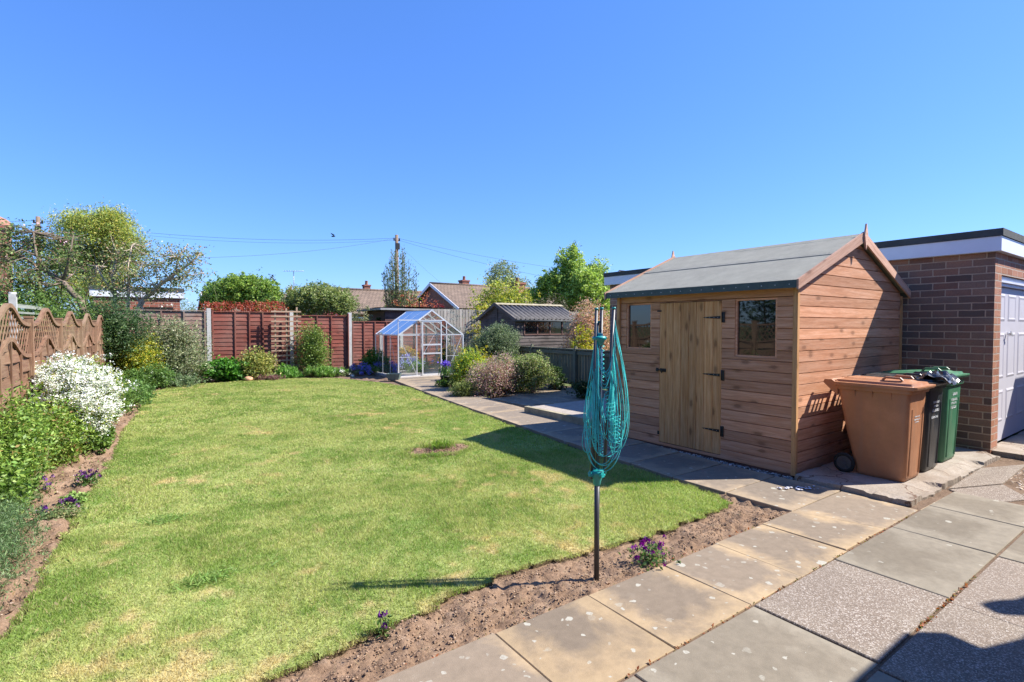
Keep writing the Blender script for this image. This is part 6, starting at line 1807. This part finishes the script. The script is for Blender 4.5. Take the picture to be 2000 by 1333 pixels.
B('golden_shrub', 'golden yellow shrub at the left end of the dark shed roof', 'shrub', 905, 975, 588, 21.5, 2400, .09, G_gold, nb=5)
B('birch_tree', 'distant grey green birch with feathery crown beside the stout chimney', 'tree', 950, 1045, 515, 50, 17000, .24, [((.26, .32, .12), 3), ((.36, .4, .18), 2), ((.14, .18, .09), 2)], nb=8, trunk=(0, 0, 3), rad=.12, spread=.35, aspect=.3, up=-.5, base=.15)
B('ash_tree', 'large bright green tree with open ragged crown left of the garage roof', 'tree', 1046, 1190, 506, 27, 20000, .13, [((.34, .47, .09), 3), ((.45, .58, .15), 3), ((.16, .25, .05), 2)], seed_b=[blob(*q) for q in ((1115, 520, 27, 26, 30), (1166, 538, 27, 18, 30), (1082, 556, 27, 32, 26), (1128, 575, 27, 48, 34), (1176, 588, 27, 20, 28), (1050, 578, 27, 18, 18), (1119, 490, 27, 7, 12), (1145, 550, 26, 30, 24))], outl=.25, nb=17, trunk=(0, 0, 1.4), rad=.10, per=20, spread=.15, aspect=.38, up=-.3, base=.12, stemn=30)
B('dark_holly', 'dark twiggy hedge plants under the large bright tree', 'bush', 1030, 1110, 575, 24, 2600, .11, [((.09, .1, .04), 3), ((.14, .12, .07), 2), ((.06, .06, .03), 2)], nb=5)
B('acer_bush', 'rounded peach pink leaved bush between dark shed and garage', 'bush', 1110, 1205, 588, 17.5, 11000, .065, [((.55, .32, .2), 3), ((.62, .42, .3), 3), ((.34, .2, .1), 2), ((.3, .33, .1), 1)], nb=8)
B('golden_shrub', 'yellow green shrub at the right end of the dark shed', 'shrub', 1118, 1172, 632, 14.2, 1800, .06, G_gold, nb=5)
B('cypress_tree', 'bright green foliage low behind the acer beside the garage', 'tree', 1150, 1215, 560, 30, 2500, .14, G_lite, nb=5, trunk=(0, 0, 1))

# --- garden shrubs round the greenhouse
B('rosemary_bush', 'big mounded grey green evergreen right of the greenhouse', 'bush', 918, 1008, 634, 15.2, 20000, .05, [((.12, .17, .08), 3), ((.2, .26, .13), 3), ((.3, .36, .2), 1), ((.05, .08, .03), 1)], nb=6, per=14, aspect=.28, spread=.06, shell=.8, outl=.03)
B('choisya_bush', 'bright green bush with yellow top beside the right greenhouse wall', 'bush', 884, 950, 682, 13.0, 9500, .042, [((.2, .32, .05), 4), ((.32, .44, .07), 3), ((.7, .6, .06), 1.6), ((.06, .11, .02), .7)], nb=7, outl=.04)
B('golden_shrub', 'small golden yellow shrub peeping over the centre of the shrub bed', 'shrub', 912, 962, 676, 13.5, 1500, .045, G_gold, nb=4)
B('spiraea_bush', 'bushy shrub with dusty pink and bronze leaves in the shrub bed', 'bush', 922, 1014, 692, 12.1, 10500, .035, [((.52, .32, .28), 3), ((.65, .48, .42), 2), ((.24, .14, .10), 2), ((.3, .36, .12), 2)], nb=9, spread=.05, outl=.05)
B('hebe_bush', 'fresh green small leaved bush between pink shrub and arching shrub', 'bush', 962, 1048, 694, 13.0, 9000, .034, L3((.17, .27, .06)), nb=7)
B('cotoneaster_bush', 'arching grey stemmed shrub with tufted pale green tips', 'bush', 1005, 1078, 690, 12.3, 9000, .038, [((.28, .36, .1), 3), ((.4, .44, .18), 2), ((.12, .16, .05), 2), ((.3, .24, .16), 1)], nb=6, rad=.02, stemn=34, bark=M_barkpale, base=.15)
B('low_shrub', 'low yellow green shrub in front of the shrub bed edge', 'shrub', 880, 930, 742, 11.8, 2600, .03, L3((.2, .25, .07)), nb=4)
B('box_ball', 'small round dark purple leaved bush beside the iris', 'bush', 876, 898, 737, 13.4, 1500, .03, [((.1, .08, .07), 3), ((.16, .13, .1), 2), ((.24, .2, .16), 1)], nb=3)
B('low_shrub', 'dark green shaded bush at the foot of the low fence', 'shrub', 1066, 1104, 712, 12.9, 2200, .04, G_dark, nb=4)
B('low_shrub', 'trailing dark plant along the low fence by the clothes line', 'shrub', 1108, 1165, 742, 11.4, 1200, .04, G_dark, nb=4)
# bare soil of the shrub bed
roughp = [(6.25, 9.75), (7.1, 9.9), (8.6, 10.1), (9.1, 10.4), (9.1, 14.6), (7.6, 14.6), (6.75, 12.2), (6.35, 11.0)]
soilgrid('shrub_bed', 6.2, 9.15, 9.7, 14.7, .06, .06, .01, M_soild, poly=roughp)

# --- back border, left to right
B('forsythia_bush', 'yellow variegated shrub at the far left corner of the lawn', 'shrub', 222, 305, 655, 13.5, 6000, .06, [((.5, .46, .05), 4), ((.22, .3, .04), 3), ((.1, .17, .03), 2), ((.6, .57, .15), 1)], nb=6, spread=.09)
B('pink_rose', 'rambling shrub with small pink flowers in the corner of the fences', 'shrub', 205, 285, 625, 13.9, 2200, .06, [((.3, .24, .16), 2), ((.16, .17, .08), 3), ((.42, .33, .25), 1)], nb=5, blossom=(330, [((.85, .68, .72), 1)], .045, 1.0), rad=.012, stemn=30)
B('pittosporum_tree', 'tall variegated grey green shrub before the weathered fence panel', 'shrub', 287, 395, 618, 14.4, 9500, .055, [((.34, .36, .2), 3), ((.18, .23, .1), 3), ((.48, .48, .32), 1), ((.08, .11, .05), 2)], nb=11, per=9, spread=.08, rad=.03, stemn=34, shell=.4)
B('euonymus_bush', 'low cream variegated shrub at the foot of the first concrete post', 'shrub', 345, 412, 705, 14.7, 3200, .045, [((.4, .4, .17), 3), ((.2, .26, .09), 3), ((.5, .48, .3), 1)], nb=6)
B('hellebore', 'lush dark green leafy clump before the red fence panel', 'plant', 402, 478, 700, 15.1, 3400, .085, [((.05, .16, .02), 3), ((.09, .24, .03), 3), ((.14, .33, .05), 1)], nb=6, aspect=.55)
B('aucuba_bush', 'yellow green spotted shrub before the battened fence panel', 'shrub', 466, 531, 678, 15.5, 1900, .07, [((.38, .38, .1), 3), ((.2, .25, .06), 3), ((.5, .46, .16), 1)], nb=6, per=7, shell=.6, spread=.09, rad=.02, stemn=24)
B('heather_clump', 'low dusky pink heather clump at the lawn edge', 'plant', 498, 547, 731, 15.4, 1600, .035, [((.28, .12, .13), 3), ((.16, .1, .08), 2), ((.14, .17, .07), 1)], nb=4)
B('iris_clump', 'bright green grassy leaves at the foot of the trellis', 'plant', 545, 585, 712, 16.1, 1500, .10, [((.12, .28, .04), 3), ((.2, .38, .08), 2)], nb=4, aspect=.18, up=1.6)
B('clematis', 'tall leafy climber growing up the fence right of the trellis', 'climber', 582, 640, 630, 16.8, 4600, .06, [((.12, .2, .04), 3), ((.2, .28, .06), 3), ((.3, .36, .1), 1)], nb=9, per=8, spread=.09, rad=.015, stemn=26, shell=.3, depth=.35)
B('iris_clump', 'spiky green leaves along the border between climber and second post', 'plant', 600, 668, 712, 16.6, 1500, .10, [((.14, .28, .05), 3), ((.22, .36, .08), 2)], nb=5, aspect=.18, up=1.6)
B('weed_clump', 'low mixed greenery with tiny white flowers at the edge of the lawn', 'plant', 640, 700, 722, 16.9, 1300, .045, L3((.2, .26, .1)), nb=5, blossom=(160, WHITE, .03, .5))
B('bluebell_clump', 'blue flowering clump left of the greenhouse', 'plant', 690, 738, 712, 17.3, 900, .06, [((.1, .2, .06), 3), ((.2, .3, .12), 2)], nb=5, blossom=(620, BLUE, .035, 1.2), aspect=.2, up=1.2)
B('laurel_bush', 'glossy green bush at the left rear corner of the greenhouse', 'bush', 705, 745, 680, 17.6, 2200, .06, [((.07, .17, .02), 3), ((.14, .27, .04), 3)], nb=5)
B('wallflower', 'orange yellow flowering shrub seen through the greenhouse', 'shrub', 762, 822, 676, 19.0, 1800, .06, [((.6, .36, .05), 4), ((.5, .44, .06), 2), ((.16, .22, .04), 2)], nb=6)
B('bluebell_clump', 'lilac flowering clump seen through the greenhouse glass', 'plant', 775, 838, 697, 17.9, 1500, .08, [((.14, .26, .07), 3), ((.24, .36, .12), 2)], nb=5, blossom=(600, [((.42, .38, .75), 1), ((.3, .3, .7), 1)], .04, 1.5), aspect=.2, up=1.2)
B('laurel_bush', 'green bush behind the right rear corner of the greenhouse', 'bush', 848, 905, 655, 18.6, 2400, .07, G_mid, nb=5)
# low planting that fills the left rear border
B('nepeta_clump', 'low soft grey green foliage filling the left rear corner of the border', 'plant', 290, 375, 728, 13.6, 2600, .05, L3((.15, .22, .1)), nb=6, blossom=(120, WHITE, .03, .5))
B('nepeta_clump', 'leafy green clump under the yellow variegated shrub', 'plant', 232, 318, 712, 12.9, 3600, .05, L3((.12, .22, .05)), nb=6)
bush('candytuft', 'green plant with a few white flower heads at the lawn edge past the white bush', 'plant', 0.0, 13.6, 0, .45, .22, 1.0, 3000, .04, L3((.13, .24, .06)), nb=6, blossom=(90, WHITE, .04, .8), world=True)

# --- left border
def W(name, label, cat, x, y, rx, ry, z1, n, leaf, pal, **k):
    return bush(name, label, cat, x, y, 0, z1, rx, ry, n, leaf, pal, world=True, **k)
W('choisya_bush', 'rounded bush smothered in white blossom beside the lattice fence', 'bush', -.72, 9.2, .42, 1.0, 1.13, 12000, .042, [((.16, .24, .04), 3), ((.3, .36, .06), 2), ((.07, .12, .02), 2), ((.4, .36, .06), 1)], seed_b=[(-.74, 9.2, .56, .38, .92, .52), (-.62, 8.75, .58, .34, .5, .46), (-.62, 9.75, .62, .34, .5, .48), (-.85, 9.2, .8, .3, .6, .33)], per=10, spread=.06, blossom=(19000, WHITE, .019, .5), shell=.8, outl=.04)
W('peony_clump', 'leafy green shrub rising from the left edge before the lattice fence', 'plant', -1.0, 6.9, .22, .85, .98, 5200, .042, [((.16, .27, .045), 3), ((.28, .4, .08), 3), ((.07, .13, .02), 2), ((.34, .24, .08), .5)], nb=10, per=8, spread=.07, aspect=.4, shell=.3)
W('peony_clump', 'leafy green shrub in front of the white flowering bush', 'plant', -.80, 8.05, .26, .50, .74, 3800, .042, [((.17, .28, .045), 3), ((.3, .4, .08), 3), ((.08, .14, .02), 2), ((.36, .22, .09), .6)], nb=8, per=8, spread=.06, aspect=.4, shell=.3)
W('peony_clump', 'lower leafy clump shading the soil at the left edge', 'plant', -.98, 6.0, .2, .38, .5, 1800, .045, [((.15, .26, .045), 3), ((.25, .36, .08), 2), ((.06, .11, .02), 2)], nb=6, per=8, spread=.06, aspect=.4, shell=.3)
W('peony_clump', 'leafy edge plants below the white blossom beside the lawn', 'plant', -.46, 8.6, .14, .4, .3, 1800, .04, L3((.13, .22, .04)), nb=6)
W('peony_clump', 'green foliage between the white blossom and the yellow variegated shrub', 'plant', -.55, 12.3, .45, 1.0, .75, 7000, .05, L3((.13, .22, .045)), nb=8)
W('rosemary_bush', 'feathery blue green bush with tiny pale flowers at the bottom left', 'bush', -.90, 4.7, .29, .98, .40, 15000, .03, [((.11, .19, .07), 3), ((.2, .3, .13), 3), ((.05, .09, .03), 2)], nb=9, per=16, spread=.03, aspect=.14, up=1.0, blossom=(260, [((.6, .65, .85), 1), ((.8, .8, .85), 1)], .012, .6), rad=.008)
def pansies(label, px, py, w_, nfl, pal=PURPLE, nm='pansy_clump', zf=.0):
    Dp = 1.6 * F / (py - 637); x, y = spot(px, Dp); r = w_ / 2 * Dp / F
    t = thing(nm, label, 'flowers', (x, y, 0))
    n = int(nfl * 14); P = np.stack([x + RNG.normal(0, r * .45, n), y + RNG.normal(0, r * .4, n), RNG.uniform(0, .10, n)], 1)
    leafmesh('foliage', P, .028, [((.08, .16, .04), 3), ((.15, .25, .07), 2), ((.28, .3, .1), .5)], t, aspect=.45, up=.5)
    F_ = []
    for k in range(nfl):
        c = np.array([x + RNG.normal(0, r * .45), y + RNG.normal(0, r * .38), RNG.uniform(.05, .135)])
        tow = np.array([-x, -y, 1.4 - c[2]]); tow /= np.linalg.norm(tow)
        for q in range(5):
            a = q * 1.257; s_ = np.cross(tow, [0, 0, 1.0]); s_ /= np.linalg.norm(s_); u_ = np.cross(s_, tow)
            F_.append(c + (s_ * math.cos(a) + u_ * math.sin(a)) * .010)
    F_ = np.array(F_); leafmesh('blossom', F_, .021, pal, t, M_petal, .95, .2, dirs=np.tile([0, 0, 1.0], (len(F_), 1)))
    mb = MB()
    for k in range(8): a = RNG.uniform(0, 6.28); mb.tube([(x, y, -.02), (x + r * .4 * math.cos(a), y + r * .4 * math.sin(a), .09)], [.003, .002], 4)
    mb.build('stems', M_stem, t)
pansies('clump of purple pansies by the slabs right of the clothes line pole', 1272, 1105, 82, 26, [((.22, .02, .24), 3), ((.10, .01, .14), 2), ((.35, .05, .36), 1)])
pansies('tiny purple pansy in the soil strip near the bottom of the photo', 745, 1252, 34, 4)
pansies('drift of dark purple violas at the left lawn edge below the white bush', 166, 948, 42, 26)
pansies('deep purple violas beside a pale green plant in the left border', 125, 1005, 36, 20)
pansies('sparse purple violas in the soil by the leafy clump', 72, 965, 60, 9, [((.3, .1, .45), 1), ((.12, .03, .2), 2)])
pansies('violas on bare soil next to the feathery bush', 72, 1022, 40, 7)
B('primrose_clump', 'small pale green plant between the violas in the left border', 'plant', 120, 152, 978, 4.65, 420, .04, [((.25, .38, .1), 3), ((.35, .46, .16), 1)], nb=3)
B('weed_clump', 'thin scrubby plant and dry stems on the soil at the left edge', 'plant', 0, 70, 965, 4.7, 700, .03, [((.3, .27, .14), 3), ((.2, .26, .1), 2)], nb=4, stemn=16, rad=.005)
B('weed_clump', 'small weeds trailing along the lawn edge beside the feathery bush', 'plant', 88, 140, 1030, 4.3, 900, .022, [((.2, .26, .1), 3), ((.35, .3, .16), 1)], nb=5, spread=.04)
x, y = -5.2, 6.5
t = thing('conifer_hedge', 'tall dark hedge in the garden beyond the lattice fence', 'hedge', (x, y, 0))
P = np.stack([x + RNG.normal(0, .5, 16000), RNG.uniform(-1, 9.5, 16000), RNG.uniform(.05, 1, 16000) ** .7 * 4.4], 1)
leafmesh('foliage', P, .17, G_dark, t)
mb = MB()
for k in range(8): mb.tube([(x, -.5 + k * 1.35, -.05), (x, -.5 + k * 1.35, 3.9)], [.08, .02], 8)
mb.build('trunks', M_bark, t)
# orange brown climber and cane on the lattice fence
B('dry_climber', 'wispy orange tinged climber at the top of the second lattice panel', 'climber', 82, 124, 628, 8.6, 620, .03, [((.55, .35, .14), 3), ((.42, .36, .14), 2), ((.3, .3, .08), 1)], pbot=700, nb=5, per=6, stemn=20, rad=.006, depth=.12)
t = thing('garden_cane', 'slanting wooden cane in front of the white flowering bush', 'cane', at(82, 800, 8.0))
mb = MB(); mb.tube([at(80, 850, 8.0), at(90, 760, 8.05), at(108, 632, 8.2)], .011, 8); mb.build('cane', M_trim, t)
# tuft in the bare patch
t = thing('grass_tuft', 'bright grass tuft left in the bare dug patch of the lawn', 'grass tuft', (3.2, 6.05, 0))
P = np.stack([3.17 + RNG.normal(0, .09, 420), 6.07 + RNG.normal(0, .06, 420), RNG.uniform(.01, .09, 420)], 1)
leafmesh('blades', P, .09, G_lite, t, M_grass, .08, .6, dirs=np.stack([RNG.normal(0, .5, 420), RNG.normal(0, .5, 420), np.ones(420)], 1))

for px, py, lab in ((398, 1140, 'flat rosette of darker green coarse grass in the near lawn left of the line shadow'), (318, 1022, 'small dark green coarse grass patch near the left edge of the lawn'), (842, 893, 'lush green grass clump in front of the bare dug patch')):
    Dp = 1.6 * F / (py - 637); x, y = spot(px, Dp)
    t = thing('grass_tuft', lab, 'grass tuft', (x, y, 0)); n = 260
    P = np.stack([x + RNG.normal(0, .085, n), y + RNG.normal(0, .05, n), RNG.uniform(.008, .03, n)], 1)
    leafmesh('blades', P, .06, [((.2, .32, .08), 3), ((.26, .38, .1), 2)] if px < 500 else G_lite, t, M_grass, .1, .3, dirs=np.stack([RNG.normal(0, .8, n), RNG.normal(0, .8, n), np.full(n, .5)], 1))
# pots and small things
t = thing('trough_planter', 'small grey green trough planter beside the greenhouse corner', 'planter', (*spot(769, 15.3), 0))
x, y = spot(769, 15.3)
f_ = V3((math.sin(yaw), math.cos(yaw), 0)); c = V3((x, y, 0))
mb = MB(); a_, b_ = .20, .15
def rr_(s_, z): return [c + RT * (a_ * s_ * i) + f_ * (b_ * s_ * j) + V3((0, 0, z)) for i, j in ((-1, -1), (1, -1), (1, 1), (-1, 1))]
R0, R1, R2, R3 = rr_(.72, .0), rr_(1, .20), rr_(.88, .20), rr_(.8, .14)
for P0, P1 in ((R0, R1), (R1, R2), (R2, R3)):
    for i in range(4): j = (i + 1) % 4; mb.face([P0[i], P0[j], P1[j], P1[i]])
mb.face(R3); mb.build('trough', plain('trough_glaze', (.09, .13, .12), .6, .3, 9), t, bevel=.006)
for nm, px, py, col_, rad_ in (('stone_ball', 484, 741, (.55, .3, .18), .09),):
    Dp = 15.1; x, y = spot(px, Dp); t = thing(nm, 'terracotta coloured round stone at the lawn edge below the spotted shrub', 'stone', (x, y, 0))
    mb = MB(); mb.lathe((x, y, -.02), [(.03, 0), (.09, .02), (.125, .07), (.11, .12), (.06, .15), (.001, .16)], 14); mb.build('stone', plain('terracotta_stone', col_, .9, .2, 12, .5), t)
x, y = spot(870, 13.6)
t = thing('flower_pot', 'dark pot of purple irises beside the path before the greenhouse', 'pot plant', (x, y, 0))
mb = MB(); mb.lathe((x, y, 0), [(.09, 0), (.10, .02), (.135, .26), (.145, .27), (.145, .30), (.125, .30), (.12, .25), (.001, .25)], 20); mb.build('pot', M_iron, t)
P = np.stack([x + RNG.normal(0, .07, 160), y + RNG.normal(0, .07, 160), RNG.uniform(.3, .55, 160)], 1)
leafmesh('leaves', P, .16, [((.1, .2, .05), 3), ((.2, .26, .1), 1)], t, aspect=.14, dirs=np.tile([0, 0, 1.], (160, 1)))
P = np.stack([x + RNG.normal(0, .06, 170), y + RNG.normal(0, .06, 170), RNG.normal(.60, .045, 170)], 1)
leafmesh('blossom', P, .05, [((.14, .08, .5), 3), ((.26, .18, .65), 1)], t, M_petal, .7)
B('weed_clump', 'low green plants round the iris pot', 'plant', 850, 878, 738, 13.5, 700, .035, G_mid, nb=3)
# scraps of white paper in the gap before the bin base
n = 26
x = RNG.normal(5.18, .10, n); y = 2.52 - (x - 5.1) * .6 + RNG.normal(0, .03, n)
lumps('litter', np.stack([x, y, np.full(n, .028)], 1), .008, .022, [((.62, .62, .68), 1)], 'white scraps of litter on the shaded path beside the shed corner', squash=.3)
n = 300
x = np.concatenate([RNG.uniform(3.5, 4.3, 50), RNG.uniform(3.25, 3.5, 40), RNG.uniform(1.2, 5.3, 130), RNG.uniform(-.5, 4.4, 80)]); y = np.concatenate([RNG.normal(.95, .006, 50), RNG.normal(.95, .008, 40), RNG.normal(1.5795, .004, 130), RNG.normal(2.2, .01, 80)])
P = np.stack([x, y, RNG.uniform(.01, .03, n)], 1)
o = leafmesh('joint_moss', P, .022, [((.35, .12, .05), 3), ((.2, .18, .05), 2)]); tag(o, 'reddish moss and weeds growing in the patio joints', 'moss', kind='stuff')
